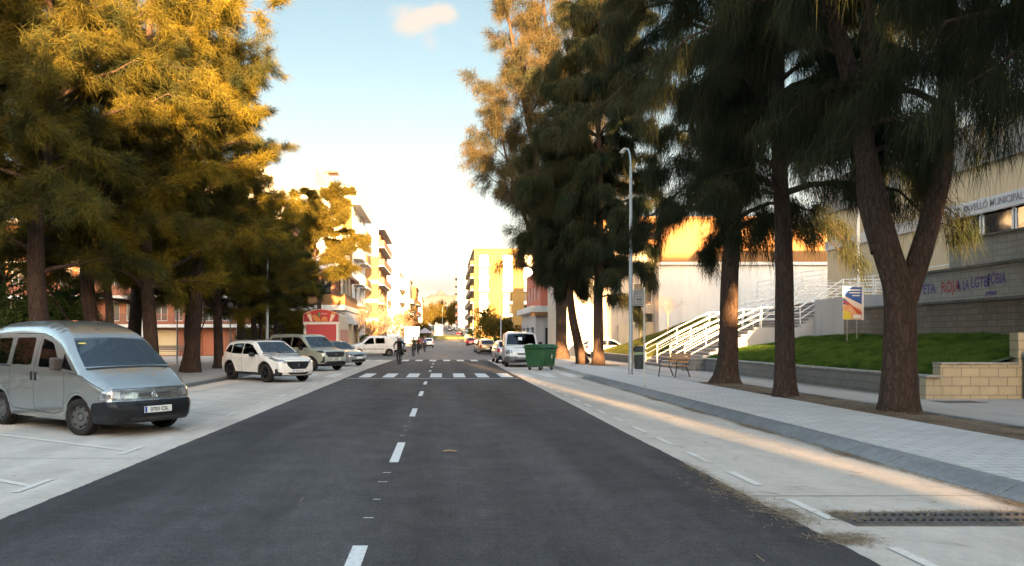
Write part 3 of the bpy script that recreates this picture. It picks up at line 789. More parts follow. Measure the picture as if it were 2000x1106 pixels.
# ================================================================== buildings
GLASS = M('window_glass', (.02, .025, .03), .04, spec=1.7)
GLASS_B = M('blind_glass', (.13, .12, .10), .12, spec=1.6)
FRAME_W = M('white_frame', (.70, .69, .66), .5)
FRAME_D = M('dark_frame', (.06, .055, .05), .5)
def wcol(name, c, v=.10, rough=.85, streak=True):
    return M(name, c, rough, col2=tuple(k * (1 - v * 1.5) for k in c), nscale=.7, nlo=.35, nhi=.75, stretch=(1, 1, .35) if streak else None, bump=.12, bscale=45,
             dirt=(tuple(k * .55 for k in c), 1.6, .35, (1.3, 1.3, .25)))
W_WHITE = wcol('white_render', (.60, .58, .55)); W_CREAM = wcol('cream_render', (.52, .44, .32)); W_ORANGE = wcol('orange_render', (.31, .12, .065))
W_YELL = wcol('yellow_render', (.17, .105, .028)); W_OCHRE = wcol('ochre_render', (.22, .105, .035)); W_GREY = wcol('grey_render', (.42, .41, .41)); W_RED = wcol('red_render', (.45, .12, .07))
W_BEIGE = wcol('beige_render', (.48, .42, .35)); W_BRICK = brick_mat('red_brick', (.34, .15, .09), (.28, .12, .075), (.35, .30, .26), .25, .07, .01, 'sz', .3)
SHUT = M('shutter', (.55, .50, .42), .7, col2=(.45, .41, .34), nscale=3)
GARAGE = M('garage_beige', (.60, .47, .27), .6); GARAGE_O = M('garage_orange', (.42, .13, .06), .6)
ROOFT = M('flat_roof', (.30, .27, .25), .9)
PENT = wcol('plinth', (.36, .33, .30))

class Frame:             # facade frame: origin A, direction u (horizontal), outward normal n
    def __init__(s, A, B):
        s.A = Vector((A[0], A[1], 0)); d = Vector((B[0] - A[0], B[1] - A[1], 0)); s.L = d.length; s.u = d.normalized(); s.n = Vector((s.u.y, -s.u.x, 0))
    def p(s, a, z, o=0.0): return s.A + s.u * a + s.n * o + Vector((0, 0, z))
def fbox(b, F, a0, a1, z0, z1, o0, o1):
    vs = [F.p(a, z, o) for z in (z0, z1) for a, o in ((a0, o1), (a1, o1), (a1, o0), (a0, o0))]
    b.add(vs, [(0, 3, 2, 1), (4, 5, 6, 7), (0, 1, 5, 4), (1, 2, 6, 5), (2, 3, 7, 6), (3, 0, 4, 7)])
def wall_open(b, F, z0, z1, ops, depth=.18, a0=0.0, a1=None):
    a1 = F.L if a1 is None else a1
    us = sorted({a0, a1, *[o[0] for o in ops], *[o[2] for o in ops]}); zs = sorted({z0, z1, *[o[1] for o in ops], *[o[3] for o in ops]})
    for i in range(len(us) - 1):
        for j in range(len(zs) - 1):
            cu, cz = (us[i] + us[i + 1]) / 2, (zs[j] + zs[j + 1]) / 2
            if any(o[0] < cu < o[2] and o[1] < cz < o[3] for o in ops): continue
            b.quad(F.p(us[i], zs[j]), F.p(us[i + 1], zs[j]), F.p(us[i + 1], zs[j + 1]), F.p(us[i], zs[j + 1]))
    for o in ops:
        a, z, c, d = o[:4]
        for (p, q) in (((a, z), (c, z)), ((c, z), (c, d)), ((c, d), (a, d)), ((a, d), (a, z))):
            b.quad(F.p(*p), F.p(*q), F.p(*q, -depth), F.p(*p, -depth))
def window(F, o, parent, depth=.16, frame=FRAME_W, glass=GLASS, kind='window', blind=0.0, mull=1, fw=.06):
    a, z, c, d = o[:4]; b = MB()
    fbox(b, F, a, c, z, z + fw, -depth, -depth + .05); fbox(b, F, a, c, d - fw, d, -depth, -depth + .05)
    fbox(b, F, a, a + fw, z + fw, d - fw, -depth, -depth + .05); fbox(b, F, c - fw, c, z + fw, d - fw, -depth, -depth + .05)
    for k in range(mull):
        m = a + (c - a) * (k + 1) / (mull + 1); fbox(b, F, m - fw * .4, m + fw * .4, z + fw, d - fw, -depth, -depth + .045)
    w = b.build(kind, frame, parent, fixn=False)
    b = MB(); b.quad(F.p(a, z, -depth + .012), F.p(c, z, -depth + .012), F.p(c, d, -depth + .012), F.p(a, d, -depth + .012))
    b.build('pane', glass, w, fixn=False)
    if blind:
        b = MB(); h = (d - z) * blind; fbox(b, F, a + fw, c - fw, d - h, d - fw * .5, -depth + .014, -depth + .03)
        b.build('blind', SHUT, w, fixn=False)
    return w
def door(F, o, parent, mat, depth=.12, name='garage_door', ribs=6):
    a, z, c, d = o[:4]; b = MB(); fbox(b, F, a, c, z, d, -depth - .04, -depth)
    for k in range(1, ribs): zz = z + (d - z) * k / ribs; fbox(b, F, a + .03, c - .03, zz - .012, zz + .012, -depth, -depth + .012)
    return b.build(name, mat, parent, fixn=False)
def balcony(F, a0, a1, z, dep, parent, slab=W_WHITE, rail=None, h=1.0, solid=True, name='balcony'):
    b = MB(); fbox(b, F, a0, a1, z - .2, z, 0.002, dep); o = b.build(name, slab, parent, fixn=False)
    b = MB()
    if solid:
        fbox(b, F, a0, a1, z + .002, z + h, dep - .08, dep); fbox(b, F, a0, a0 + .08, z + .002, z + h, 0.002, dep - .082); fbox(b, F, a1 - .08, a1, z + .002, z + h, 0.002, dep - .082)
    else:
        fbox(b, F, a0, a1, z + h - .05, z + h, dep - .05, dep); n = max(3, int((a1 - a0) / .14))
        for k in range(n + 1): aa = a0 + (a1 - a0 - .02) * k / n; fbox(b, F, aa, aa + .02, z, z + h - .05, dep - .035, dep - .015)
        fbox(b, F, a0, a0 + .04, z + h - .05, z + h, 0, dep - .05); fbox(b, F, a1 - .04, a1, z + h - .05, z + h, 0, dep - .05)
    b.build('railing', rail or slab, o, fixn=False)
    return o
def shell(name, label, x0, x1, y0, y1, z0, z1, mat, fronts, group=None, cat='building', roof=ROOFT, parapet=.0, wname='wall', root=None, z_add=0):
    """fronts: dict side -> list of openings (a0,z0,a1,z1,type). sides: S faces camera (-y), E faces +x, W faces -x, N faces +y"""
    root = root or empty(name, ((x0 + x1) / 2, (y0 + y1) / 2, 0), 0, label, cat, group)
    off = Vector(root.location)
    Fs = {'S': Frame((x0, y0), (x1, y0)), 'E': Frame((x1, y0), (x1, y1)), 'N': Frame((x1, y1), (x0, y1)), 'W': Frame((x0, y1), (x0, y0))}
    b = MB()
    for k, F in Fs.items():
        wall_open(b, F, z0, z1, fronts.get(k, []))
    b.quad((x0, y0, z1), (x1, y0, z1), (x1, y1, z1), (x0, y1, z1))
    w = b.build(wname, mat, root, fixn=False); w.matrix_parent_inverse = Matrix.Translation(-off)
    holder = []
    for k, F in Fs.items():
        for o in fronts.get(k, []):
            t = o[4] if len(o) > 4 else 'w'
            if t == 'w': q = window(F, o, root, mull=1)
            elif t == 'b': q = window(F, o, root, blind=.3 + .6 * (hash((round(o[0] * 10), round(o[1] * 10))) % 10) / 10)
            elif t == 'd': q = window(F, o, root, frame=FRAME_D, mull=1)
            elif t == 'l': q = window(F, o, root, frame=FRAME_W, glass=GLASS_B, mull=1)
            elif t == 'g': q = door(F, o, root, GARAGE)
            elif t == 'o': q = door(F, o, root, GARAGE_O)
            q.matrix_parent_inverse = Matrix.Translation(-off)
    return root, Fs, off
def attach(o, root): o.parent = root; o.matrix_parent_inverse = Matrix.Translation(-Vector(root.location)); return o
def grid_ops(n, a0, step, w, zlist, h, t='w'): return [(a0 + i * step, z, a0 + i * step + w, z + h, t) for i in range(n) for z in zlist]

# --- orange terrace of houses behind the plaza (faces the camera)
x0, x1, y0, y1 = -62.0, -9.7, 69.0, 80.0
ops = []
bay = 3.75
for i in range(12):
    a = 1.0 + i * bay * 1.15
    if a + 3.4 > 47: break
    ops += [(a + .5, .1, a + 2.6, 2.35, 'g' if i % 3 else 'o'), (a + .5, 3.15, a + 1.7, 4.9, 'l'), (a + 2.3, 3.15, a + 3.1, 4.9, 'l'), (a + .6, 6.2, a + 1.8, 7.9, 'l'), (a + 2.3, 6.2, a + 3.2, 7.9, 'w'), (a + .6, 9.2, a + 1.8, 10.6, 'b'), (a + 2.4, 9.2, a + 3.2, 10.6, 'w')]
root, Fs, off = shell('terrace_house_row', 'orange rendered row of houses with white columns and slabs behind the left trees', x0, -14.0, y0, y1, 0, 12.0, W_ORANGE, {'S': ops})
F = Fs['S']; b = MB()
for z in (2.7, 5.25, 8.4, 12.0): fbox(b, F, 0, 48, z - .14, z + .14, -.02, 1.25)
attach(b.build('slab', W_WHITE, root, fixn=False, bevel=.02), root)
for i in range(12):
    a = .6 + i * bay * 1.15
    if a > 47.5: break
    b = MB(); fbox(b, F, a, a + .42, 0, 5.108, .72, 1.14); attach(b.build('column', W_WHITE, root, fixn=False), root)
for i in range(11):
    a = .6 + i * bay * 1.15 + .45
    b = MB(); fbox(b, F, a, a + bay * 1.15 - .45, 5.392, 6.25, 1.05, 1.2); attach(b.build('parapet', W_ORANGE, root, fixn=False), root)
    b = MB(); n = 22
    for k in range(n): aa = a + (bay * 1.15 - .45) * k / n; fbox(b, F, aa, aa + .025, 2.842, 3.7, .95, .975)
    fbox(b, F, a, a + bay * 1.15 - .45, 3.7, 3.75, .93, .99); attach(b.build('balcony_railing', FRAME_D if i % 2 else W_RED, root, fixn=False), root)

# --- corner house at the end of that row
root, Fs, off = shell('corner_house', 'orange corner house with wraparound balcony and flat brown roof beside the food stall', -13.998, -9.9, 70.5, 82, 0, 7.4, W_ORANGE,
    {'S': [(1.6, 5.3, 3.7, 7.1, 'd'), (.6, .2, 2.6, 3.2, 'd'), (.2, 5.3, 1.2, 7.1, 'l')], 'E': [(.6, 5.4, 1.5, 7.1, 'w'), (2.2, 5.4, 3.2, 7.1, 'w'), (3.8, 5.4, 4.8, 7.1, 'w'), (6, 5.4, 7.2, 7.1, 'w'), (1.5, .2, 4.2, 2.9, 'd'), (5.5, .2, 8, 2.9, 'd')]})
b = MB(); b.box(-14.6, 69.6, 7.41, -9.0, 82.6, 7.75); b.box(-14.3, 69.9, 7.75, -9.3, 82.3, 7.95)
attach(b.build('roof', M('brown_eave', (.26, .13, .085), .8), root, bevel=.02), root)
b = MB(); b.box(-14.6, 69.4, 4.15, -8.9, 82.4, 4.62); attach(b.build('balcony', W_WHITE, root, bevel=.02), root)
b = MB(); b.box(-14.6, 69.4, 4.622, -8.9, 69.52, 5.6); b.box(-9.02, 69.522, 4.622, -8.9, 79, 5.6); attach(b.build('balcony_parapet', W_OCHRE, root), root)
b = MB()
for (x, y) in ((-9.2, 69.7), (-9.15, 72), (-9.15, 74.5)): b.box(x - .1, y - .1, 5.602 if y > 69.6 else 5.602, x + .1, y + .1, 7.41)
attach(b.build('post', W_CREAM, root), root)
b = MB(); b.box(-9.9 + .01, 70.7, 3.0, -9.0, 82.2, 4.14); attach(b.build('fascia', W_WHITE, root), root)
for i, (x, y) in enumerate(((-9.25, 71.0), (-9.25, 76.5), (-9.25, 82.0))):
    b = MB(); b.box(x - .35, y - .3, 0, x + .25, y + .3, 2.998); attach(b.build('column', W_CREAM, root), root)

# --- white and yellow apartment block
ops = [(1.5, 5 + 2.95 * k, 2.6, 6.3 + 2.95 * k, 'b') for k in range(0)]
root, Fs, off = shell('apartment_block', 'tall white corner apartment block with a yellow window bay and stacked balconies', -30, -10.3, 87, 101, 0, 18.9, W_WHITE,
    {'E': [(2.6 + q, 1.2 + 2.95 * k + 4.0, 4.2 + q, 3.4 + 2.95 * k + 4.0, 'd') for k in range(4) for q in (0, 5)]})
b = MB(); b.box(-30, 87.5, 18.902, -14.6, 100, 21.2); attach(b.build('penthouse', W_WHITE, root), root)
b = MB(); b.extrude([(-14.9, 21.3), (-13.0, 18.92), (-12.2, 18.92), (-14.0, 21.6)], 87.6, 87.9); b.box(-13.7, 87.4, 20.5, -12.1, 89.4, 20.62)
attach(b.build('roof_stair_cover', M('terracotta_edge', (.36, .17, .10), .8), root), root)
b = MB()
for z in (20.1, 20.6): b.tube([(-13.2, 87.15, z), (-9.9, 87.15, z), (-9.9, 99, z)], .025, 5)
for (x, y) in ((-11.5, 87.15), (-9.9, 87.15), (-9.9, 91), (-9.9, 95), (-9.9, 99)): b.tube([(x, y, 18.9), (x, y, 20.6)], .03, 5)
attach(b.build('roof_railing', FRAME_D, root), root)
b = MB(); b.extrude([(86.2, 16.6), (100.5, 16.6), (100.5, 19.6), (86.2, 19.6)], -10.298, -9.35, 'yz'); attach(b.build('roof_parapet', W_WHITE, root), root)
F = Frame((-11.35, 86.15), (-10.35, 86.15)); b = MB()
wops = [(.28, 7.55 + 2.95 * k, .80, 8.85 + 2.95 * k) for k in range(4)] 
wops = [(.28, z, .80, z + 1.3) for z in (15.6, 12.6, 9.6, 6.5)]
bay_ = W_YELL
wall_open(b, F, 5.2, 17.3, wops, .12); F2 = Frame((-10.35, 86.15), (-10.35, 87.0)); wall_open(b, F2, 5.2, 17.3, []); F3 = Frame((-11.35, 87), (-11.35, 86.15)); wall_open(b, F3, 5.2, 17.3, [])
b.quad((-11.35, 86.15, 17.3), (-10.35, 86.15, 17.3), (-10.35, 87, 17.3), (-11.35, 87, 17.3)); b.quad((-11.35, 86.15, 5.2), (-10.35, 86.15, 5.2), (-10.35, 87, 5.2), (-11.35, 87, 5.2))
bo = attach(b.build('window_bay', W_YELL, root, fixn=False), root)
for o in wops: w = window(F, o, root, .1, FRAME_W, GLASS_B, mull=0); w.matrix_parent_inverse = Matrix.Translation(-off)
F = Fs['E']
for k in range(4):
    q = balcony(F, 1.2, 5.6, 5.0 + 2.95 * k, .95, root, W_WHITE, M('balustrade_glass', (.55, .58, .58), .2), .95, True); attach(q, root)
    q = balcony(F, 7.2, 12.6, 5.0 + 2.95 * k, .95, root, W_WHITE, W_YELL, .95, True); attach(q, root)
b = MB(); b.add([(-11.5, 86.0, 5.2), (-9.2, 86.0, 5.2), (-9.2, 92.5, 5.2), (-11.5, 92.5, 5.2), (-10.6, 87.0, 4.3), (-10.3, 87.0, 4.3), (-10.3, 92, 4.3), (-10.6, 92, 4.3)],
      [(0, 1, 5, 4), (1, 2, 6, 5), (2, 3, 7, 6), (3, 0, 4, 7), (4, 5, 6, 7), (0, 1, 2, 3)])
attach(b.build('bay_base', W_ORANGE, root), root)

# --- second block
root, Fs, off = shell('apartment_block', 'ochre apartment block with orange balconies beyond the white corner one', -22, -10.2, 120, 139, 0, 18.6, W_OCHRE,
    {'E': [(1.5 + q, 4.4 + 2.95 * k, 4.0 + q, 6.6 + 2.95 * k, 'd') for k in range(5) for q in (0, 5.5, 11.5)], 'S': []})
b = MB(); b.box(-22.01, 119.9, 14.4, -10.15, 120, 18.7); attach(b.build('white_upper_face', W_WHITE, root), root)
b = MB()
for z in (4.2, 7.15, 10.1): b.box(-22.02, 119.85, z, -10.1, 119.99, z + .55)
attach(b.build('band', W_WHITE, root), root)
for k in range(5): q = balcony(Fs['E'], .6, 18.2, 4.2 + 2.95 * k, .9, root, W_WHITE, W_ORANGE, .95, True); attach(q, root)
b = MB(); b.box(-10.5, 120, 18.61, -9.2, 139, 19.3); attach(b.build('roof_parapet', W_WHITE, root), root)
# --- farther left blocks
def simple_block(name, label, x0, x1, y0, y1, h, mat, side, group='apartment blocks far down the street', bal=None, front=False, zg0=None, t='d', n_f=None):
    z0 = gz(y0) if zg0 is None else zg0
    nf = n_f or int(h // 3); L = (y1 - y0); na = max(2, int(L // 4.5)); W_ = x1 - x0; nb = max(1, int(W_ // 3.6))
    fr = {side: [(1 + q * L / na, z0 + .8 + 3 * k, 2.6 + q * L / na, z0 + 2.6 + 3 * k, t) for k in range(nf) for q in range(na)]}
    if front: fr['S'] = [(.9 + q * W_ / nb, z0 + 1 + 3 * k, 2.2 + q * W_ / nb, z0 + 2.5 + 3 * k, 'w' if q % 2 else 'b') for k in range(1, nf) for q in range(nb)]
    root, Fs, off = shell(name, label, x0, x1, y0, y1, z0 - 1.5, z0 + h, mat, fr, group)
    if bal:
        for k in range(1, nf): q = balcony(Fs[side], .5, L - .5, z0 + .3 + 3 * k, .9, root, W_WHITE, bal, .95, True); attach(q, root)
    b = MB(); b.box(x0 - .25, y0 - .25, z0 + h + .003, x1 + .25, y1 + .25, z0 + h + .3); attach(b.build('roof', mat, root), root)
    return root
simple_block('apartment_block', 'plain white apartment block with a blank end wall, third along the left side', -24, -10.2, 178, 192, 16.0, W_WHITE, 'E', bal=W_WHITE)
simple_block('apartment_block', 'white block with window openings facing us, just right of the blank white one', -10.19, -8.3, 190, 204, 14.8, W_CREAM, 'E', bal=W_WHITE)
simple_block('apartment_block', 'narrow yellow apartment block far along the left side of the street', -12, -7.6, 214, 232, 13.8, W_YELL, 'E', bal=W_ORANGE, front=True)
simple_block('apartment_block', 'small cream block at the far end of the left building line', -16, -8.2, 285, 305, 13, W_CREAM, 'E', front=True)
simple_block('apartment_block', 'pale yellow low block farthest along the left side beside the golden trees', -17, -9.3, 340, 360, 13, W_YELL, 'E', front=True)
# --- right side blocks
r_ = simple_block('apartment_block', 'tall yellow apartment block with recessed balconies behind the thin casuarina', 7.4, 24, 184, 232, 21.8, W_YELL, 'W', bal=W_OCHRE, front=False)
F = Frame((7.4, 184), (24, 184)); off = Vector(r_.location)
for (a, w) in ((1.3, 2.0), (7.0, 2.0), (12, 2.0)):
    for k in range(1, 7):
        z = gz(184) + 3 * k + .3
        b = MB(); fbox(b, F, a, a + w, z, z + 2.2, .02, .04); attach(b.build('window', GLASS_B if (k + int(a)) % 2 else GLASS, r_, fixn=False), r_)
        b = MB(); fbox(b, F, a - .2, a + w + .2, z - .55, z + .25, .05, .7); attach(b.build('balcony', W_WHITE, r_, fixn=False), r_)
simple_block('apartment_block', 'white tower block standing clear at the right end of the street', 5.7, 14, 300, 318, 25.5, W_WHITE, 'W', bal=W_ORANGE)
simple_block('apartment_block', 'low dull brick block in shade below the white tower', 8.6, 16, 262, 272, 9.5, W_BRICK, 'W', front=True)
simple_block('apartment_block', 'pale block on the rise left of the white tower, half hidden by golden trees', -30, -17, 430, 450, 12, W_CREAM, 'E', front=True)

# --- corner shop building behind the white van (right)
root, Fs, off = shell('corner_shop', 'low grey and white corner shop with a red upper storey behind the white van', 9.6, 17.8, 80, 94, 0, 4.3, W_GREY,
    {'S': [(1.0, .2, 2.2, 2.7, 'd'), (4.0, 2.2, 6.3, 3.6, 'd')], 'W': [(1, .3, 3.5, 2.8, 'd'), (5, .3, 8, 2.8, 'd'), (9.5, .3, 12.5, 2.8, 'd')]})
b = MB(); b.box(9.0, 79.3, 4.31, 18.2, 94.5, 4.95); attach(b.build('canopy', W_WHITE, root, bevel=.03), root)
b = MB(); b.box(9.02, 79.32, 3.95, 18.1, 79.7, 4.308); attach(b.build('fascia', W_OCHRE, root), root)
root2, Fs, off = shell('corner_shop', None, 10.2, 17.7, 80.6, 94, 4.95, 9.0, W_RED, {'S': [(.8, 5.8, 2.4, 7.4, 'd'), (4.2, 5.8, 5.8, 7.4, 'd')], 'W': [(1 + 3 * q, 5.8, 2.6 + 3 * q, 7.4, 'w') for q in range(4)]}, root=root, wname='upper_wall')
# --- beige and white pavilion-side building
root, Fs, off = shell('two_storey_building', 'beige two storey building with stacked dark windows behind the bus stop sign', 10.6, 18.1, 66, 78, 0, 9.6, W_BEIGE,
    {'S': [(5.75, 4.5, 7.35, 6.35, 'l'), (5.7, 3.0, 7.4, 3.75, 'd'), (1.2, 4.5, 2.8, 6.3, 'l')]})
b = MB(); b.box(15.0, 65.82, -.1, 18.3, 65.99, 2.75); attach(b.build('plinth', W_CREAM, root), root)
b = MB(); b.box(10.4, 65.4, 9.605, 18.3, 78, 10.0); attach(b.build('roof', W_OCHRE, root), root)
root, Fs, off = shell('plain_white_building', 'blank white building with its sunlit top coloured ochre, right of the beige one', 18.11, 33, 64.5, 80, 0, 8.0, W_WHITE, {})
b = MB(); b.box(18.3, 64.45, 8.003, 33.1, 80, 10.9); attach(b.build('upper_wall', W_OCHRE, root), root)  # ochre stands in for low sun on the top of the white wall
b = MB(); b.box(18.1, 64.2, 7.75, 33.3, 64.448, 8.0); attach(b.build('ledge', W_WHITE, root), root)
simple_block('apartment_block', 'orange apartment block glimpsed through the branches above the stairs', 22, 46, 112, 130, 19, W_OCHRE, 'W', front=True, bal=None)
simple_block('apartment_block', 'second orange apartment block glimpsed between the casuarina trunks on the right', 48, 72, 108, 128, 17, W_OCHRE, 'W', front=True)

# --- house-shaped blocks added unseen behind the camera, sized to keep low sun off the near street
CG = 'unseen shade blocks added behind the view'
def caster(x0, x1, h, y1=-45, lab='', dep=12):
    root, Fs, off = shell('shade_block', lab, x0, x1, y1 - dep, y1, 0, h, W_CREAM, {'N': [(1 + 3.2 * q, 1 + 3 * k, 2.4 + 3.2 * q, 2.5 + 3 * k, 'w') for q in range(int((x1 - x0 - 1) // 3.2)) for k in range(int(h // 3))]}, CG)
cst = lambda c: c + .09 * 45
caster(-95, cst(-10.2), 19.5, lab='tall unseen cream block behind us, added to shade the left side')
caster(cst(-10.2) + .01, cst(5.88), 16.6, dep=3, lab='unseen cream block behind us, added to shade the middle of the street')
caster(cst(6.58), cst(9.2), 21.5, dep=3, lab='narrow unseen cream block beside the light slot, added for its shade')  # slot left beside it is shaped to let the lane's sun streak through
caster(cst(9.2) + .01, cst(11.6), 21.5, lab='narrow unseen cream block, added to shade the right crowns')
caster(cst(11.6) + .01, cst(21.0), 9.6, lab='low unseen cream block, added to let low sun reach the far trunks')
caster(cst(21.0) + .01, 100, 20.0, lab='wide tall unseen cream block, added to shade the far right')

# ================================================================== mountains
rg = np.random.default_rng(3)
def fbm(x, y, s, oct=6):
    out = np.zeros_like(x); a = 1; f = s
    r = np.random.default_rng(17)
    for o in range(oct):
        for k in range(5):
            th = r.uniform(0, 2 * PI); ph = r.uniform(0, 6.28); out += a * (1 - 2 * np.abs(np.sin((x * math.cos(th) + y * math.sin(th)) * f + ph))) / 5
        a *= .52; f *= 2.05
    return out
nx, ny = 260, 40
xs = np.linspace(-5200, 5200, nx); ys = np.linspace(7400, 9800, ny); Xg, Yg = np.meshgrid(xs, ys)
prof = 120 + 400 * np.exp(-((Xg - 80) / 700) ** 2) + 250 * np.exp(-((Xg + 1700) / 900) ** 2) + 300 * np.exp(-((Xg - 2100) / 1100) ** 2)
dy = np.sin(np.clip((Yg - 7400) / 1300, 0, 1) * PI / 2)
Zg = 20 + prof * dy * (1 + .34 * fbm(Xg, Yg, .0031)) 
V = np.stack([Xg, Yg, Zg], -1).reshape(-1, 3)
i = np.arange(ny - 1)[:, None] * nx + np.arange(nx - 1)[None]
Fq = np.stack([i, i + 1, i + nx + 1, i + nx], -1).ravel()
MT = M('mountain_rock', (.115, .090, .080), .95, col2=(.060, .056, .045), nscale=.004, world_coords=True)
tag(np_mesh('mountains', V, Fq, 4, MT, smooth=True), 'pale pink rocky mountains beyond the end of the street', None, None, 'structure')
# ================================================================== retaining wall, planter, stairs, pavilion
BLK_D = brick_mat('dark_block', (.25, .215, .17), (.20, .17, .135), (.12, .105, .09), .40, .20, .012, 'sz', .8, .9, .5, dirt=(.11, .095, .075), dirt_amt=.6, streak=True)
BLK_G = brick_mat('grey_block', (.46, .44, .385), (.40, .38, .335), (.27, .255, .225), .40, .20, .010, 'sz', .6, .9, .5, dirt=(.24, .235, .21), dirt_amt=.6, streak=True)
BLK_P = brick_mat('planter_block', (.20, .185, .165), (.165, .155, .14), (.10, .095, .085), .40, .20, .010, 'sz', .8, .9, .5, dirt=(.11, .10, .09), dirt_amt=.5)
BLK_B = brick_mat('beige_block', (.46, .38, .25), (.40, .335, .22), (.16, .14, .11), .46, .225, .010, 'xz', .5, .85, .5, dirt=(.27, .225, .16), dirt_amt=.5)
COPE = M('coping', (.20, .19, .17), .9, col2=(.11, .105, .095), nscale=5, bump=.4, bscale=30)
COPE_L = M('light_coping', (.36, .34, .30), .9, col2=(.22, .21, .19), nscale=5, bump=.3, bscale=30)
CONC_W = wcol('stair_concrete', (.50, .48, .455)); STEPM = M('step_stone', (.26, .235, .225), .8, col2=(.20, .18, .17), nscale=6, bump=.2)
RAIL = M('white_rail_paint', (.74, .73, .70), .38, col2=(.60, .58, .54), nscale=8, nlo=.5, nhi=.8)
g = empty('retaining_wall', (17.5, 24, 0), 0, 'terraced grey block retaining wall with purple and red graffiti above the lawn', 'retaining wall')
def wpart(n, m, *bx, **kw):
    b = MB()
    for q in bx: b.box(*q)
    return attach(b.build(n, m, g, **kw), g)
wpart('lower_tier', BLK_D, (17.0, 4, -.1, 17.6, 32.6, 2.80))
wpart('coping', COPE, (16.94, 4, 2.803, 17.66, 32.66, 2.9), bevel=.01)
wpart('middle_tier', BLK_G, (17.14, 4, 2.903, 17.8, 28.9, 3.9))
wpart('coping', COPE, (17.06, 4, 3.903, 17.86, 28.95, 4.0), bevel=.01)
wpart('upper_tier', BLK_G, (17.26, 4, 4.003, 17.96, 26.2, 4.86))
wpart('coping', COPE, (17.2, 4, 4.863, 18.0, 26.25, 4.94), bevel=.01)
PURP = M('purple_spray', (.12, .08, .32), .8, col2=(.26, .235, .27), nscale=16, nlo=.45, nhi=.68); REDS = M('red_spray', (.50, .09, .09), .8, col2=(.36, .24, .21), nscale=16, nlo=.45, nhi=.68)
def graf(body, y, z, size, mat, tilt=0.0, sx=.8):     # written along the wall face, read from the street: left of the text is far (+y)
    o = text_mesh('graffiti', body, size, mat, g, depth=.0015, align='LEFT', sx=sx, bold=.012)
    o.matrix_parent_inverse = Matrix.Translation(-Vector(g.location))
    o.rotation_euler = (R(90), tilt, R(-90)); o.location = (17.137, y, z)
# photo px -> y on the wall plane x=17.14: y = 1500*17.14/(px-866)
gy = lambda px: 1500 * 17.14 / (px - 866)
graf('ETA', gy(1803), 3.36, .46, PURP, sx=.86); graf('ROJA', gy(1838), 3.36, .52, REDS, sx=.80); graf('A LA', gy(1869.5), 3.37, .42, PURP, sx=.66)
graf('LGTBI', gy(1896), 3.41, .46, PURP, sx=.72); graf('FÒBIA', gy(1929), 3.47, .46, PURP, sx=.62)
graf('JAVENP', gy(1925), 3.04, .15, PURP, sx=1.0)

# planter: low block walls round the lawn
g = empty('planter_wall', (12.1, 28, .13), 0, 'low weathered grey block planter wall along the path with a beige block return', 'planter wall')
wpart('side_wall', BLK_P, (12.0, 19.36, .1, 12.3, 35.2, .66)); wpart('coping', COPE_L, (11.96, 19.0, .663, 12.36, 35.3, .72), bevel=.01)
wpart('end_wall', BLK_B, (12.0, 19.1, .1, 12.35, 19.35, .66), (12.36, 19.1, .1, 14.3, 19.4, .98), (14.301, 19.1, .1, 17.0, 19.4, 1.78)); wpart('coping', COPE_L, (12.37, 19.06, .983, 14.3, 19.44, 1.035), bevel=.01)
wpart('rounded_end', BLK_P, (11.6, 35.21, .1, 14.2, 35.6, .66)); wpart('coping', COPE_L, (11.4, 35.32, .663, 14.2, 35.66, .72), bevel=.01)
b = MB(); b.lathe([(.5, .13), (.5, .66)], 28, 'z', (11.6, 35.7, 0)); attach(b.build('rounded_corner', BLK_P, g, smooth=True), g)
# lawns
GRASS_SOIL = M('lawn_soil', (.03, .06, .014), .95, col2=(.085, .09, .035), nscale=1.6, world_coords=True, bump=.5, bscale=60)
def lawn_z(x, y):
    t = np.clip((x - 12.2) / 4.8, 0, 1); return .66 + 1.05 * t ** .9 + .05 * np.sin(y * .9 + x)
def lawn2_z(x, y):
    t = np.clip((x - 11.6) / 7.5, 0, 1); return .50 + 2.55 * t ** 1.1 + .04 * np.sin(y * .8)
def lawn_mesh(name, x0, x1, y0, y1, fz):
    xs = np.linspace(x0, x1, 30); ys = np.linspace(y0, y1, 30); X, Y = np.meshgrid(xs, ys); V = np.stack([X, Y, fz(X, Y)], -1).reshape(-1, 3)
    i = np.arange(29)[:, None] * 30 + np.arange(29)[None]; Fq = np.stack([i, i + 1, i + 31, i + 30], -1).ravel()
    tag(np_mesh(name, V, Fq, 4, GRASS_SOIL, smooth=True), kind='structure')
lawn_mesh('lawn', 12.25, 17.0, 19.2, 35.9, lawn_z); lawn_mesh('lawn', 11.6, 19.6, 44.5, 58.5, lawn2_z)
def grass(name, x0, x1, y0, y1, fz, n, mat, label, h=(.05, .15)):
    rg = np.random.default_rng(8); x = rg.uniform(x0, x1, n); y = rg.uniform(y0, y1, n); z = fz(x, y)
    a = rg.uniform(0, 2 * PI, n); w = rg.uniform(.006, .013, n); hh = rg.uniform(*h, n) * (1 + .35 * np.sin(x * 2.3 + y) * np.sin(y * 1.7)); le = rg.normal(0, .04, (n, 2))
    P = np.stack([x, y, z - .01], 1); S = np.stack([np.cos(a) * w, np.sin(a) * w, 0 * a], 1); T = P + np.stack([le[:, 0], le[:, 1], hh], 1)
    V = np.stack([P - S, P + S, T], 1).reshape(-1, 3).astype(np.float32)
    tag(np_mesh(name, V, np.arange(3 * n), 3, mat), label, None, None, 'stuff')
GR1 = leaf_mat('grass_blades', (.030, .085, .014), (.11, .17, .035), .35, 2.2); GR2 = leaf_mat('dry_grass_blades', (.09, .13, .03), (.18, .17, .05), .35, .8)
